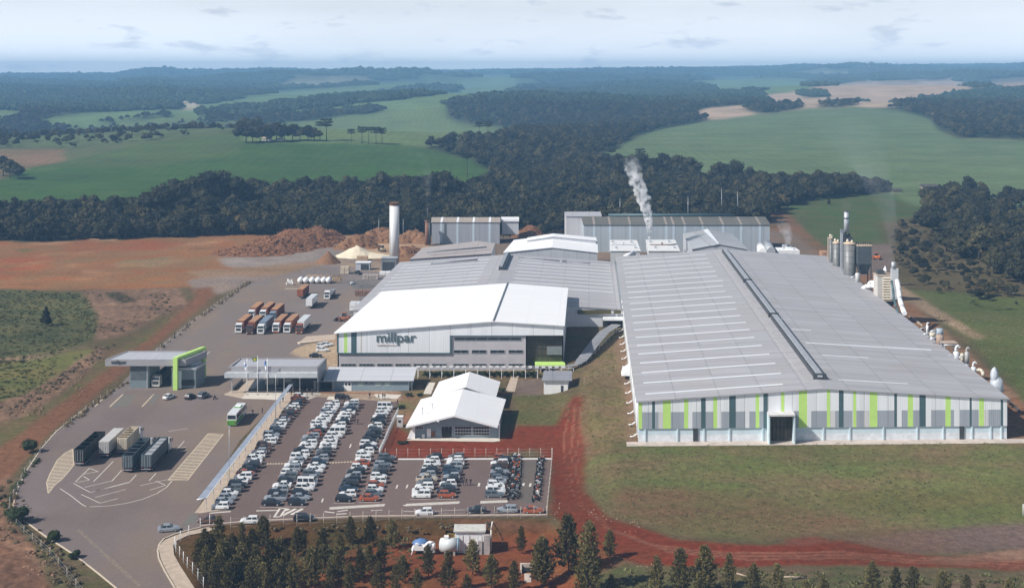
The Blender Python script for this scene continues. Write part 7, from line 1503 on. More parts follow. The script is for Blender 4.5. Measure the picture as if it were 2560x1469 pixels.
b.build('louvre', mat('cream_louvre',(.66,.58,.45),.6), t); b = MB(); b.prism([(x0-.2,Y-.45),(x1+.2,Y-.45),(x1+.2,Y-.02),(x0-.2,Y-.02)], zb0-.3, zb0-.02); b.prism([(x0-.2,Y-.2),(x1+.2,Y-.2),(x1+.2,Y+5.2),(x0-.2,Y+5.2)], zt_, zt_+.3); b.build('rim', M_tan, t)
b = MB(); b.hexa([(m__+dx,Y+2.5+dy,PAD+3) for m__, dx, dy in ((xm,0,-1),(xm+2,0,-1),(xm+2,0,1),(xm,0,1))], [(xm,Y+.2,zb0-.31),(x1-.3,Y+.2,zb0-.31),(x1-.3,Y+4.8,zb0-.31),(xm,Y+4.8,zb0-.31)]); b.build('collecting_hopper', M_dark, t)
for xx in (x0+.3,x1-.3):
    for yy_ in (Y+.3,Y+4.7): b = MB(); b.box((xx,yy_,PAD),(.35,.35,zb0-PAD-.3)); b.build('leg', M_dark, t)
q2 = WY(zR(1010,830),Y+1); b = MB(); xa, xb = WY(zR(965,0),Y).x, WY(zR(1058,0),Y).x; b.prism([(xa,Y-1.2),(xb,Y-1.2),(xb,Y-.46),(xa,Y-.46)], zb0+.5, WY(zR(0,880),Y).z); b.build('riser_duct', mat('pale_duct',(.58,.59,.61),.5,var=.08), t); b = MB(); cz = WY(zR(997,800),Y); b.tube((cz.x,Y-.8,WY(zR(0,880),Y).z),(cz.x,Y-.8,cz.z),.75,.75,12); b.build('outlet_stack', M_galv, t)
b = MB(); zz = WY(zR(920,945),Y).z; b.lathe(Vector((WY(zR(920,0),Y).x,Y+2,zz)), [(.7,0),(.7,.8),(.05,2.2)], 12); b.build('cowl', M_white, t); b = MB(); b.box((WY(zR(860,0),Y).x,Y+2.5,zt_+.3),(2.4,2.4,1.5)); b.build('fan', M_dark, t)
t = thing('transfer_chute', 'long white curved chute dropping down behind the roof edge', 'duct', at(zR,1060,1050,6)[0]); b = MB(); pp = []
for x, y, g in ((1055,1045,8.5),(1075,1160,8.0),(1085,1270,7.0),(1115,1380,5.5),(1150,1470,4.0)): pp.append(at(zR,x,y,g)[0])
b.path(pp, .85, 10); b.build('pipe', M_white, t); b = MB(); b.path([p+Vector((-1.9,.3,-.2)) for p in pp], .4, 8); b.build('guide_pipe', M_green_grey, t)
t = thing('extraction_duct', 'white swan neck duct left of the cream filter house', 'duct', at(zR,690,1110,3)[0]); b = MB(); b.path([at(zR,x,y,g)[0] for x,y,g in ((600,1165,1.2),(650,1120,2.5),(720,1115,3.5),(790,1120,4.5))], .85, 10); b.path([at(zR,x,y,g)[0] for x,y,g in ((690,1085,4),(715,1065,4.2),(760,1070,4.5),(785,1100,5))], .7, 10); b.build('pipe', M_white, t)
stack('pale crates at the roof edge below the white ducts', zR, 700,1170,790,1250, 2.5, mat('cream_pallet',(.5,.4,.3)), 2, base=9, name='crate_stack', cat='crates') if 0 else None
def cyclone(label, f, s, xc, ytop, wpx, hpx, gap, m, goose=True, name='cyclone'):
    q, Y = at(f,xc,ytop,gap); r = wpx/2/s/F*Y; h = hpx/s/F*Y; t = thing(name, label, 'cyclone', (q.x,Y,PAD)); c = Vector((q.x,Y,q.z-h)); b = MB(); b.lathe(c, [(r,h*.0),(r,h*.92),(r*.5,h)], 14); b.build('barrel', m, t)
    b = MB(); zc0 = max(PAD+1.2, c.z-h*1.1); b.lathe(Vector((c.x,c.y,zc0)), [(r*.25,0),(r*.98,c.z-zc0-.01)], 14); b.build('cone', M_galv, t)
    if goose: b = MB(); k = .42*r; z = q.z; b.path([Vector((c.x-r*.2,Y,z-.1)),Vector((c.x-r*.2,Y,z+r*1.1)),Vector((c.x+r*.3,Y,z+r*1.9)),Vector((c.x+r*1.0,Y,z+r*1.7)),Vector((c.x+r*1.15,Y,z+r*1.2))], k, 8); b.build('outlet_pipe', m, t); b = MB(); e = Vector((c.x+r*1.155,Y,z+r*1.19)); b.tube(e, e+Vector((.01,0,-.06)), k*.92,k*.92,8); b.build('outlet_mouth', M_black, t)
    for sx in (-.9,.9): b = MB(); b.box((c.x+r*sx,Y+.1,PAD),(.2,.2,c.z-PAD)); b.build('leg', M_steel, t)
    b = MB(); b.path([Vector((c.x-r,Y,c.z+h*.7)),Vector((c.x-r-1.8,Y-.3,c.z+h*.5))], r*.35, 8); b.build('inlet_duct', M_galv, t); return t
M_cream = mat('cream_steel', (.60,.55,.44), .6, var=.2); M_bluef = mat('blue_grey_steel', (.36,.42,.48), .5, var=.25, scale=1.0); M_brownc = mat('dusty_brown_steel', (.38,.28,.22), .7, var=.2)
cyclone('small pale cyclone between the big silo and white ducts', zR, 5.2, 540, 945, 62, 130, 2.6, mat('pale_cyclone',(.52,.52,.51),.5,var=.12), False)
cyclone('white gooseneck fan nearest the chute on the right wall', zS, 6.617, 385, 215, 44, 110, 1.8, M_white); cyclone('cream round collector below the first gooseneck', zS, 6.617, 470, 330, 110, 70, 1.6, M_cream, False); cyclone('silver drum collector behind the cream round one', zS, 6.617, 590, 265, 118, 110, 3.2, M_bluef, False); cyclone('brown drum cyclone in front of the silver collector', zS, 6.617, 590, 370, 130, 160, 1.8, M_brownc, False)
cyclone('white drum cyclone with dark mouth beside the pipe frame', zS, 6.617, 865, 645, 95, 170, 2.0, mat('off_white_steel',(.66,.67,.68),.5,var=.12)); cyclone('cream slim cyclone right of the white drum cyclone', zS, 6.617, 962, 675, 60, 170, 2.0, M_cream, False); cyclone('grey gooseneck cyclone behind the cream slim one', zS, 6.617, 1040, 650, 70, 200, 3.0, mat('grey_cyclone',(.42,.41,.40),.5,var=.2)); cyclone('white gooseneck cyclone nearest the wrapped filter', zS, 6.617, 1150, 900, 80, 110, 1.8, mat('off_white_steel',(.66,.67,.68)))
t = thing('duct_gantry', 'grey pipe gantry with flat tan top between the cyclones', 'frame', at(zS,770,560,3)[0]); q, Y = at(zS,770,520,2.6); x0, x1 = WY(zS(660,0),Y).x, WY(zS(890,0),Y).x; b = MB()
for z in (PAD+5,PAD+7.5,q.z-.4): b.tube((x0,Y,z),(x1,Y,z),.2,.2,6); b.tube((x0,Y+3,z),(x1,Y+3,z),.2,.2,6)
b.build('pipes', M_galv, t); b = MB(); b.prism([(x0,Y),(x1,Y),(x1,Y+3),(x0,Y+3)], q.z, q.z+.25); b.build('top_plate', mat('dusty_plate',(.45,.35,.28)), t)
for xx in (x0+.2,x1-.2):
    for yy_ in (Y+.2,Y+2.8): b = MB(); b.box((xx,yy_,PAD),(.25,.25,q.z-PAD)); b.build('leg', M_galv, t)
t = thing('elbow_duct', 'short white elbow duct between gooseneck and wrapped filter', 'duct', at(zS,1260,960,2)[0]); b = MB(); b.path([at(zS,x,y,g)[0] for x,y,g in ((1215,955,1.6),(1265,950,2),(1300,985,2.2),(1310,1050,2.2))], .45, 8); b.build('pipe', M_cream, t)
q, Y = at(zS,1520,920,4.0); t = thing('wrapped_filter', 'bulky blue grey wrapped filter at the near right roof corner', 'filter', (q.x,Y,PAD)); c = Vector((WY(zS(1530,0),Y).x,Y,PAD)); sc_ = 1/6.617/F*Y; b = MB(); h = q.z-PAD
b.lathe(c, [(90*sc_,0),(95*sc_,h*.35),(105*sc_,h*.5)], 14); b.build('lower_body', mat('slate_wrap',(.15,.20,.25),.5,var=.3,scale=1.0), t); b = MB(); b.ball(c+Vector((0,0,h*.62)), (118*sc_,110*sc_,h*.20), 14, 0, .10); b.build('wrap', mat('silver_wrap',(.48,.52,.57),.4,var=.25,scale=1.5), t); b = MB(); b.ball(c+Vector((-35*sc_,0,h*.84)), (62*sc_,60*sc_,h*.17), 12, 0, .12); b.build('top_wrap', _M['silver_wrap'], t); b = MB(); b.path([c+Vector((-150*sc_,-.5,h*.28)),c+Vector((-110*sc_,-.8,h*.46)),c+Vector((-60*sc_,-1.2,h*.46)),c+Vector((0,-1.3,h*.30))], 22*sc_, 8); b.build('duct', M_bluef, t); b = MB(); b.ball(c+Vector((-10*sc_,-1.2,h*.2)), (70*sc_,40*sc_,h*.12), 10); b.build('white_hood', M_white, t)
tag(shrubline('roadside_plants', 'dark shrubs behind the first gooseneck fan', [zS(430,60),zS(560,180),zS(640,260)], 12, 1.1, M_bush, 1.2, 33, .8), None, 'shrubs')
for i in range(4):
    a, c = [((2275,792),(2300,812)),((2290,800),(2320,832)),((2470,960),(2500,985)),((2515,1000),(2550,1030))][i]
    b = MB(); b.tube(WG(a)+Vector((0,0,.3)), WG(c)+Vector((0,0,.3)), .3,.3,6); tag(b.build('pipe_length', M_tan if i < 3 else M_dark), ['tan pipe length nearest the chute on the dirt','tan pipe length lying behind the first gooseneck','tan pipe length beside the wrapped filter','dark pipe lying at the near right hall corner'][i], 'pipe')
# ---------------------------------------------------------------- transformer yard below the car park
GZT = -2.2
def tv(x, y, Y): return WY(zV(x,y), Y)
YT = F*(H-GZT)/(zV(0,1225)[1]-HY); t = thing('substation_cabin', 'white substation cabin with recessed panels among the young pines', 'cabin', (tv(650,0,YT).x,YT,GZT)); x0, x1 = tv(215,0,YT).x, tv(1105,0,YT).x; zt_ = tv(0,580,YT).z; b = MB(); b.prism([(x0,YT),(x1,YT),(x1,YT+3.2),(x0,YT+3.2)], GZT-.2, zt_); b.build('wall', M_white, t); b = MB(); b.prism([(x0-.3,YT-.35),(x1+.25,YT-.35),(x1+.25,YT+3.6),(x0-.3,YT+3.6)], zt_, zt_+.22); b.build('roof', mat('weathered_slab',(.55,.54,.50),.85,var=.25,scale=1.5), t)
for xx in (330,530,900): b = MB(); xa, xb = tv(xx,0,YT).x, tv(xx+120,0,YT).x; b.prism([(xa,YT-.06),(xb,YT-.06),(xb,YT-.01),(xa,YT-.01)], GZT+.3, tv(0,665,YT).z); w_ = b.build('door', mat('pale_grey_door',(.52,.54,.58),.6), t); b = MB(); b.prism([(xa+.12,YT-.10),(xb,YT-.10),(xb,YT-.062),(xa+.12,YT-.062)], GZT+.4, tv(0,700,YT).z); b.build('leaf', M_white, w_)
t = thing('switch_cubicle', 'grey concrete cubicles right of the substation cabin', 'cubicle', (tv(1180,0,YT-1).x,YT-1,GZT)); b = MB()
for xa, xb, yt in ((905,1035,870),(1085,1270,700)): b.prism([(tv(xa,0,YT-.9).x,YT-.9),(tv(xb,0,YT-.9).x,YT-.9),(tv(xb,0,YT-.9).x,YT-.2),(tv(xa,0,YT-.9).x,YT-.2)], GZT-.1, tv(0,yt,YT-.9).z)
b.build('block', mat('weathered_block',(.42,.39,.38),.85,var=.25), t)
YK = YT-.5; t = thing('fuel_tank', 'pale horizontal tank left of the substation cabin', 'tank', (tv(80,0,YK).x,YK,GZT)); a, c = WY(zM(1800,325),YK), WY(zM(1905,325),YK); b = MB(); b.tube(a,c,1.35,1.35,16); b.ball(a,(.5,1.35,1.35),12); b.ball(c,(.5,1.35,1.35),12); b.build('shell', mat('tank_paint',(.58,.62,.64),.4,var=.12), t); b = MB(); b.tube(c+Vector((-.15,0,0)),c+Vector((.1,0,0)),1.38,1.38,16); b.build('blue_band', mat('tank_blue',(.22,.36,.48)), t); b = MB(); b.box((a.x+.8,YK,GZT),(.4,2,a.z-GZT-1)); b.box((c.x-.8,YK,GZT),(.4,2,a.z-GZT-1)); b.build('saddle', M_concrete, t)
b = MB(); b.box((a.x+1,YK,a.z+1.3),(.9,.9,.5)); b.build('manhole', M_white, t); b = MB(); p0, p1 = WY(zM(1840,275),YK+2), WY(zM(1880,275),YK+2)
for p in (p0,p1): b.tube((p.x,p.y,GZT),(p.x,p.y,p.z+.6),.06,.06,5)
b.tube((p0.x,p0.y,p0.z+.6),(p1.x,p1.y,p1.z+.6),.05,.05,5); b.build('guard_frame', mat('yellow_frame',(.5,.36,.1)), t)
t = thing('hopper_machine', 'white angular machine with a blue cover left of the tank', 'machine', WY(zM(1670,370),YT-1)); b = MB()
def mp_(x,y,dy=0): return WY(zM(x,y),YT-1+dy)
q = [mp_(1612,362),mp_(1640,318),mp_(1690,322),mp_(1700,362)]; b.hexa([p for p in q],[p+Vector((0,2.0,0)) for p in q]); b.path([mp_(1612,395),mp_(1625,350)],.12,6); b.path([mp_(1690,340),mp_(1720,310),mp_(1750,312),mp_(1755,350)],.3,6); b.build('frame', M_white, t); b = MB(); b.ball(mp_(1672,312,1.2),(1.6,1.2,.75),12,0,.15); b.build('cover', mat('blue_tarpaulin',(.10,.19,.38),.5,var=.25), t); b = MB(); q = [mp_(1690,375),mp_(1690,335),mp_(1760,335),mp_(1760,375)]; b.hexa(q,[p+Vector((0,1.6,0)) for p in q]); b.build('body', M_galv, t)
YQ = YT+.3; t = thing('pole_support', 'white leaning pole with black cables beside the substation cabin', 'pole', tv(1300,1150,YQ)); b = MB(); b.path([tv(1300,800,YQ)-Vector((0,0,2.6)),tv(1310,520,YQ),tv(1350,270,YQ)], .16, 8); b.build('mast', mat('weathered_white',(.62,.58,.53),.7,var=.2), t)
for pts_ in (((1350,210),(1260,340),(1200,500),(1130,660)),((1380,310),(1520,550),(1620,700),(1660,850),(1680,1080)),((1350,260),(1270,700),(1285,1000))): b = MB(); b.path([tv(x,y,YQ+.25) for x,y in pts_], .1, 6); b.build('cable', M_black, t)
t = thing('drain_inlet', 'small concrete culvert with dark mouth in the red soil', 'culvert', WG(zN(40,440))); p = WG(zN(38,395)); b = MB()
for dx in (-1.3,1.3): b.box((p.x+dx,p.y,p.z-.3),(.35,3.0,1.2))
b.box((p.x,p.y+1.3,p.z-.3),(2.95,.4,1.3)); b.box((p.x,p.y-3.4,p.z-.25),(1.3,4,.35)); b.build('headwall', mat('stained_concrete',(.50,.42,.36),.85,var=.25), t); b = MB(); b.box((p.x,p.y+.2,p.z-.2),(2.2,1.6,.5)); b.build('mouth', M_black, t)
for i, (p, q, lab) in enumerate([(zN(1090,412),zN(1150,430),'pale log lying below the grey track at bottom centre'),(zN(1330,430),zN(1440,432),'second dark pale log right of the first one'),(zN(1380,440),zN(1440,425),'short dark branch resting on the second log')]):
    b = MB(); a, c = WG(p)+Vector((0,0,.2)), WG(q)+Vector((0,0,.2)); b.tube(a,c,.16,.12,7); tag(b.build('fallen_log', M_stone if i < 2 else M_bark), lab, 'log')
for x,y,lab in ((2020,1318,'small pale post leaning on the right edge lawn'),): pass
t, _p = pole('totem', 'white leaning post at the far right lawn edge', (2558,1288), 2.5, .12, M_white)
# pay station totem by the railing
p = W(zC(2165,415)); t = thing('access_kiosk', 'pale kiosk box at the white railing beside the canteen roof', 'kiosk', p); b = MB(); b.box(p,(1.6,1.4,2.7)); b.build('cabinet', mat('kiosk_grey',(.55,.53,.52)), t); b = MB(); b.box(p+Vector((-.1,-.74,1.3)),(.7,.07,.6)); b.build('screen', M_glass, t); b = MB(); b.box(p+Vector((0,0,2.7)),(1.8,1.6,.12)); b.build('roof', M_white, t)
# ---------------------------------------------------------------- young pines
def pine(seed, h=9.0, rad=2.3, nb=95):
    r = np.random.default_rng(seed); c = MB(); tr = MB(); tr.tube((0,0,-.4),(r.normal()*.1,r.normal()*.1,h*.93),.17,.03,7)
    for k in range(nb):
        t = .10+.88*(k/nb)**.9; z = h*t; a = k*2.4+r.uniform(-.4,.4); L = rad*min(1.0,1.28*(1-t)**.72)*r.uniform(.6,1.2)*(.7 if t < .2 else 1)+.25; up = .22+.5*t
        d = Vector((math.cos(a),math.sin(a),up)).normalized(); p0 = Vector((0,0,z)); 
        if L > .6: tr.tube(p0, p0+d*L*.9, .045, .015, 4)
        n = max(3,int(L*7.5))
        for i in range(n):
            s = .28+.74*(i+r.random())/n; q = p0+d*(L*s)+Vector(r.normal(size=3))*.10
            for w_ in range(2):
                nd = (d*.7+Vector(r.normal(size=3))*.75+Vector((0,0,.45))).normalized(); side = nd.cross(Vector(r.normal(size=3))).normalized()*r.uniform(.09,.17); ln = r.uniform(.4,.7)
                c.face([q-side*.4, q+nd*ln*.5-side, q+nd*ln, q+nd*ln*.5+side])
    for i in range(10):
        nd = Vector((r.normal()*.3,r.normal()*.3,1)).normalized(); q = Vector((0,0,h*.93)); s = Vector((.08,0,0)) if i % 2 else Vector((0,.08,0)); c.face([q-s*.4,q+nd*.35-s,q+nd*.6,q+nd*.35+s])
    return c.mesh('pine_crown', M_pine), tr.mesh('pine_trunk', M_bark)
PINES = [pine(900+i, 9.0, [2.7,2.3,3.0,2.5,2.8][i], [84,74,92,70,88][i]) for i in range(5)]
PL = [(zM,q) for q in [(410,150,335),(560,190,350),(690,150,345),(625,225,420),(330,230,430),(290,290,470),(365,260,480),(440,300,545),(505,255,450),(560,320,590),(645,330,610),(725,290,560),(790,290,540),(835,350,600),(900,218,400),(935,235,370),(1062,222,380),(990,350,600),(1110,420,630),(1170,255,430),(1160,340,560),(1230,150,320),(1355,150,335),(1492,160,350),(1430,295,480),(1290,350,560),(1410,430,640),(1560,390,560),(1510,450,640),(1720,335,525),(1650,475,640),(1842,370,620),(1993,300,510),(1960,510,680),(2112,390,600),(2250,430,620),(2300,210,380),(2422,285,590),(770,410,690),(880,420,690),(690,440,700),(600,450,710),(480,430,690),(395,400,640),(340,340,560),(1060,330,520),(420,340,600),(530,400,660),(655,400,650),(1230,440,640),(1350,330,500)]]+[(zN,q) for q in [(110,230,470),(245,120,415),(343,150,490),(452,190,332),(690,325,500),(808,282,520),(937,270,500),(1050,310,520),(1175,358,520),(1292,362,560),(460,415,540),(1440,440,580),(1530,420,560),(1775,348,530),(1890,380,560),(1982,375,560),(2130,395,520),(2250,415,580),(2320,445,590),(2462,435,580),(905,400,600),(340,270,560)]]
info = []
for k, (f, (x, yt, yb)) in enumerate(PL):
    px, pyt = f(x,yt); pyb = f(x,yb)[1]; g = WG((px,pyb)); info.append((px, pyb, g, (pyb-pyt)/F*g.y, f is zM))
PROW = {}
for k, (px, pyb, g, hh, left) in enumerate(info):
    PROW.setdefault('dense plantation left of the substation' if left and px < 790 else 'young pines around the substation' if left else 'pine line beside the red road', []).append(k)
rp = random.Random(12)
for grp, ks in PROW.items():
    ks.sort(key=lambda k: info[k][0])
    for i, k in enumerate(ks):
        px, pyb, g, hh, left = info[k]; ms = PINES[k % 5]; w_ = 'pine' if hh < 7.5 else 'tall pine'
        t = thing('pine_tree', 'young %s, %s from the left in the %s' % (w_, ordn(i+1), grp), 'tree', g, 'young pines in the foreground'); s = hh/9.0; t.scale = (max(.55,s)*rp.uniform(.70,.98),max(.55,s)*rp.uniform(.70,.98),s); t.rotation_euler = (rp.uniform(-.03,.03),rp.uniform(-.03,.03),rp.uniform(0,6.28))
        for nm, me_ in (('crown',ms[0]),('trunk',ms[1])): o = bpy.data.objects.new(nm, me_); COL.objects.link(o); o.parent = t
# ---------------------------------------------------------------- distant farm buildings
fr = random.Random(5); M_farm = mat('far_white_wall', (.75,.73,.70), .7); M_hut = mat('hut_wall', (.30,.25,.19), .8); M_hutroof = mat('hut_roof', (.07,.065,.06), .8); M_tile = mat('far_roof', (.45,.33,.27), .8)
for k, (x, y, w_, lab) in enumerate([(425,253,10,'pale farm building at the left end of the distant hamlet'),(448,256,12,'long pale farm building in the distant hamlet'),(466,259,9,'pale farm building in the middle of the distant hamlet'),(485,261,10,'pale farm building at the right end of the distant hamlet'),(170,249,9,'lone pale farm house in the far left woods'),(2190,201,12,'left far farm house above the brown field'),(2210,202,10,'far farm house in the middle above the brown field'),(2250,204,9,'right far farm house above the brown field'),(2085,180,12,'pale far house on the right skyline'),(668,351,22,'white hilltop house inside the araucaria grove'),(700,352,18,'second white hilltop house inside the grove'),(2240,481,26,'dark roofed tan hut left of the two huts on the green slope'),(2322,474,38,'dark roofed tan hut right of the two huts on the green slope')]):
    g = WG((x,y)); s = w_/2/F*g.y; t = thing('farm_house', lab, 'house', g); b = MB(); h = s*.45; b.box((g.x,g.y,g.z-1),(2*s,1.2*s,h+1)); b.build('wall', M_hut if 'hut' in lab else M_farm, t); b = MB(); b.hexa([(g.x-1.1*s,g.y-.75*s,g.z+h),(g.x+1.1*s,g.y-.75*s,g.z+h),(g.x+1.1*s,g.y+.75*s,g.z+h),(g.x-1.1*s,g.y+.75*s,g.z+h)], [(g.x-1.0*s,g.y-.05,g.z+h*1.7),(g.x+1.0*s,g.y-.05,g.z+h*1.7),(g.x+1.0*s,g.y+.05,g.z+h*1.7),(g.x-1.0*s,g.y+.05,g.z+h*1.7)]); b.build('roof', M_hutroof if 'hut' in lab else M_tile, t)
# ---------------------------------------------------------------- steam and smoke
def plume(name, label, pts, Y, dens, col, scale, lo, hi):
    m = bpy.data.materials.new(name); m.use_nodes = True; nt = m.node_tree; n = nt.nodes; l = nt.links; n.remove(n['Principled BSDF'])
    v = n.new('ShaderNodeVolumePrincipled'); v.inputs['Color'].default_value = (*col,1); v.inputs['Anisotropy'].default_value = -.35; l.new(v.outputs[0], n['Material Output'].inputs['Volume'])
    g = n.new('ShaderNodeNewGeometry'); t = n.new('ShaderNodeTexNoise'); t.inputs['Scale'].default_value = scale; t.inputs['Detail'].default_value = 3; l.new(g.outputs['Position'], t.inputs['Vector'])
    r = n.new('ShaderNodeMapRange'); r.inputs['From Min'].default_value = lo; r.inputs['From Max'].default_value = hi; r.inputs['To Max'].default_value = dens; l.new(t.outputs['Fac'], r.inputs[0])
    P = []; pts = pts+[(2*pts[-1][0]-pts[-2][0], pts[-1][1]-(pts[-2][1]-pts[-1][1])*.7, 1.0)]
    for x, y, rp_ in pts:
        q = WY((x,y), Y); P.append((q, rp_/F*Y))
    # thin out towards the top
    z0, z1 = P[0][0].z, P[-1][0].z; s = n.new('ShaderNodeSeparateXYZ'); l.new(g.outputs['Position'], s.inputs[0]); f = n.new('ShaderNodeMapRange'); f.inputs['From Min'].default_value = z0; f.inputs['From Max'].default_value = z1; f.interpolation_type = 'SMOOTHSTEP'; f.inputs['To Min'].default_value = 1; f.inputs['To Max'].default_value = .015; l.new(s.outputs[2], f.inputs[0])
    mu = n.new('ShaderNodeMath'); mu.operation = 'MULTIPLY'; l.new(r.outputs[0], mu.inputs[0]); l.new(f.outputs[0], mu.inputs[1]); l.new(mu.outputs[0], v.inputs['Density'])
    b = MB(); N = 18; rr = random.Random(int(Y)); k0 = 0; rings = []
    for (q0, r0), (q1, r1) in zip(P[:-1], P[1:]):
        for i in range(4): rings.append((q0.lerp(q1,i/4), lerp(r0,r1,i/4)))
    rings.append(P[-1])
    for q, r_ in rings:
        for i in range(N): a = 2*PI*i/N; k = r_*(1+rr.uniform(-.25,.25)); b.v.append((q.x+k*math.cos(a),q.y+k*math.sin(a),q.z))
    for j in range(len(rings)-1):
        for i in range(N): i2 = (i+1) % N; b.f.append((j*N+i,j*N+i2,(j+1)*N+i2,(j+1)*N+i)); b.m.append(0); b.sm.append(True)
    b.f.append(tuple(reversed(range(N)))); b.m.append(0); b.sm.append(False); e = (len(rings)-1)*N; b.f.append(tuple(e+i for i in range(N))); b.m.append(0); b.sm.append(False)
    return tag(b.build(name, m), label, 'smoke' if 'smoke' in name else 'steam', kind='stuff')
plume('steam_plume', 'dense white steam plume rising from the right kiln', [(1623,598,3),(1624,575,6),(1621,545,11),(1614,518,15),(1607,492,18),(1598,470,19),(1589,446,20),(1582,420,22),(1580,400,22)], 602, 1.5, (.99,.99,1), .33, .44, .60)
plume('steam_cloud', 'soft pale steam cloud beside the long drying hall', [(1968,612,8),(1968,590,14),(1962,570,18),(1955,550,16)], 592, .16, (.9,.92,.97), .2, .35, .65)
plume('chimney_smoke', 'thin grey smoke drifting up from the brick chimney', [(1071,518,3),(1072,490,6),(1070,450,9),(1064,410,13),(1050,370,16)], 665, .035, (.75,.8,.9), .12, .3, .7)
plume('stack_smoke', 'brownish smoke around the silver exhaust stack', [(2113,532,8),(2114,518,12),(2118,500,15)], 530, .05, (.6,.5,.5), .25, .3, .7)
plume('filter_smoke', 'faint blue grey smoke drifting over the right slope', [(2232,655,5),(2230,615,10),(2227,570,16),(2215,515,24),(2190,450,40),(2150,380,62),(2110,310,85)], 470, .022, (.75,.82,.92), .06, .3, .7)
# ---------------------------------------------------------------- camera, sky, sun, haze
cam = bpy.data.cameras.new('camera'); co = bpy.data.objects.new('camera', cam); COL.objects.link(co)
co.location = (0,0,H); co.rotation_euler = (PI/2,0,0)
cam.sensor_width = 36; cam.lens = F/2560*36; cam.shift_y = -(734.5-HY)/2560; cam.clip_start = 1; cam.clip_end = 60000
S.camera = co
LD = Vector((1.0,.50,-1.0)).normalized()
el = math.asin(-LD.z); az = math.atan2(-LD.x, -LD.y)
sl = bpy.data.lights.new('sun','SUN'); so = bpy.data.objects.new('sun', sl); COL.objects.link(so)
sl.energy = 5.0; sl.angle = math.radians(.5); sl.color = (1,.955,.89); so.rotation_euler = LD.to_track_quat('-Z','Y').to_euler(); so.location = (-300,0,400)
wd = bpy.data.worlds.new('World'); S.world = wd; wd.use_nodes = True; nt = wd.node_tree; n = nt.nodes; l = nt.links
bg = n['Background']
sk = n.new('ShaderNodeTexSky'); sk.sky_type = 'NISHITA'; sk.sun_disc = False; sk.sun_elevation = el; sk.sun_rotation = az; sk.air_density = 1.0; sk.dust_density = 1.5; sk.ozone_density = 1.2
tc = n.new('ShaderNodeTexCoord')
# a thin veil of cloud with a few greyer wisps
def cl(sc, s, d, lo, hi):
    mp = n.new('ShaderNodeMapping'); mp.inputs['Scale'].default_value = sc; l.new(tc.outputs['Generated'], mp.inputs[0])
    t = n.new('ShaderNodeTexNoise'); t.inputs['Scale'].default_value = s; t.inputs['Detail'].default_value = d; t.inputs['Roughness'].default_value = .58; l.new(mp.outputs[0], t.inputs['Vector'])
    r = n.new('ShaderNodeMapRange'); r.inputs['From Min'].default_value = lo; r.inputs['From Max'].default_value = hi; l.new(t.outputs['Fac'], r.inputs[0]); return r.outputs[0]
veil = cl((1,1,5), 3.0, 7, .25, .62); wisp = cl((1,1,3.6), 19.0, 5, .565, .68)
m1 = n.new('ShaderNodeMix'); m1.data_type = 'RGBA'; l.new(sk.outputs[0], m1.inputs[6]); m1.inputs[7].default_value = (17.0,17.9,19.2,1)
k1 = n.new('ShaderNodeMapRange'); k1.inputs['To Min'].default_value = .80; k1.inputs['To Max'].default_value = .98; l.new(veil, k1.inputs[0])
sx = n.new('ShaderNodeSeparateXYZ'); l.new(tc.outputs['Generated'], sx.inputs[0])     # the veil thins out overhead
kz = n.new('ShaderNodeMapRange'); kz.interpolation_type = 'SMOOTHSTEP'; kz.inputs['From Min'].default_value = .07; kz.inputs['From Max'].default_value = .17; kz.inputs['To Min'].default_value = 1; kz.inputs['To Max'].default_value = .04; l.new(sx.outputs[2], kz.inputs[0])
hb = n.new('ShaderNodeMapRange'); hb.inputs['From Min'].default_value = 0.0; hb.inputs['From Max'].default_value = .05; hb.inputs['To Min'].default_value = 1.42; hb.inputs['To Max'].default_value = 1.0; l.new(sx.outputs[2], hb.inputs[0])
km = n.new('ShaderNodeMath'); km.operation = 'MULTIPLY'; l.new(k1.outputs[0], km.inputs[0]); l.new(kz.outputs[0], km.inputs[1]); l.new(km.outputs[0], m1.inputs['Factor'])
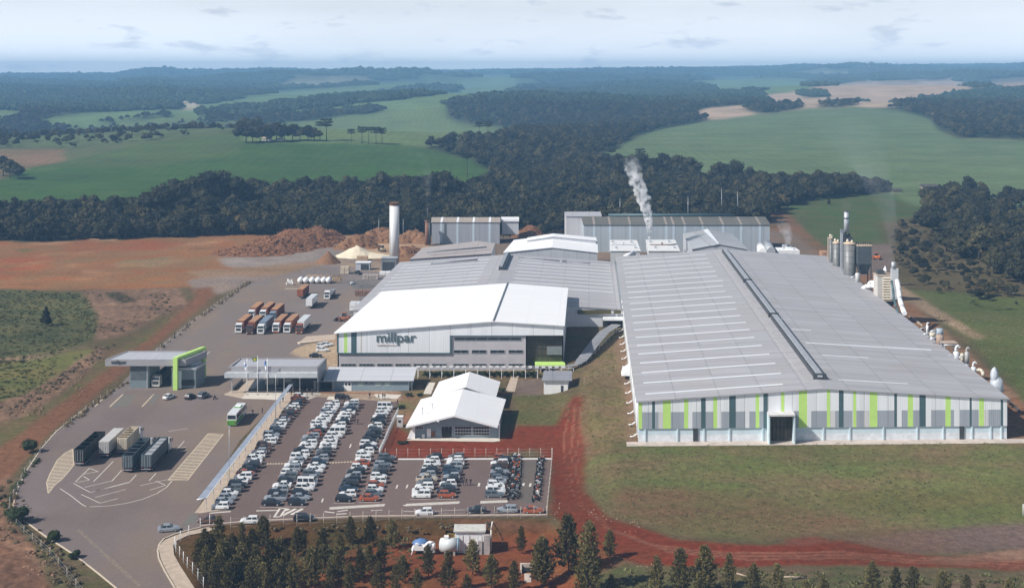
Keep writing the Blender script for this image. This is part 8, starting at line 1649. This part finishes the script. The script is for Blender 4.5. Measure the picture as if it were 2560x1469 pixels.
m2 = n.new('ShaderNodeMix'); m2.data_type = 'RGBA'; l.new(m1.outputs[2], m2.inputs[6]); m2.inputs[7].default_value = (10.4,11.6,13.8,1)
k2 = n.new('ShaderNodeMath'); k2.operation = 'MULTIPLY'; k2.inputs[1].default_value = .7; l.new(wisp, k2.inputs[0]); l.new(k2.outputs[0], m2.inputs['Factor'])
hs = n.new('ShaderNodeVectorMath'); hs.operation = 'SCALE'; l.new(m2.outputs[2], hs.inputs[0]); l.new(hb.outputs[0], hs.inputs['Scale']); l.new(hs.outputs[0], bg.inputs['Color']); bg.inputs['Strength'].default_value = .05
S.view_settings.view_transform = 'Standard'; S.view_settings.look = 'None'; S.view_settings.exposure = .08; S.view_settings.gamma = 1
S.cycles.max_bounces = 5; S.cycles.diffuse_bounces = 2; S.cycles.glossy_bounces = 2; S.cycles.transparent_max_bounces = 6; S.cycles.volume_bounces = 2
def volmat(name, col, dens, noise=None, ani=0.0):
    m = bpy.data.materials.new(name); m.use_nodes = True; nt = m.node_tree; n = nt.nodes; l = nt.links
    n.remove(n['Principled BSDF']); v = n.new('ShaderNodeVolumePrincipled'); v.inputs['Color'].default_value = (*col,1); v.inputs['Density'].default_value = dens; v.inputs['Anisotropy'].default_value = ani
    l.new(v.outputs[0], n['Material Output'].inputs['Volume'])
    if noise:
        sc, lo, hi = noise; g = n.new('ShaderNodeNewGeometry'); t = n.new('ShaderNodeTexNoise'); t.inputs['Scale'].default_value = sc; t.inputs['Detail'].default_value = 4
        tc = n.new('ShaderNodeTexCoord'); l.new(tc.outputs['Object'], t.inputs['Vector'])
        r = n.new('ShaderNodeMapRange'); r.inputs['From Min'].default_value = lo; r.inputs['From Max'].default_value = hi; r.inputs['To Max'].default_value = dens; l.new(t.outputs['Fac'], r.inputs[0]); l.new(r.outputs[0], v.inputs['Density'])
    return m
if HAZE:
    b = MB(); b.prism([(-9000,-60),(9000,-60),(9000,11600),(-9000,11600)], -60, 178)
    hz = b.build('haze', volmat('haze_air', (.33,.63,1.0), 1.35e-4)); tag(hz, 'thin blue haze in the air over the whole valley', 'haze', kind='stuff')
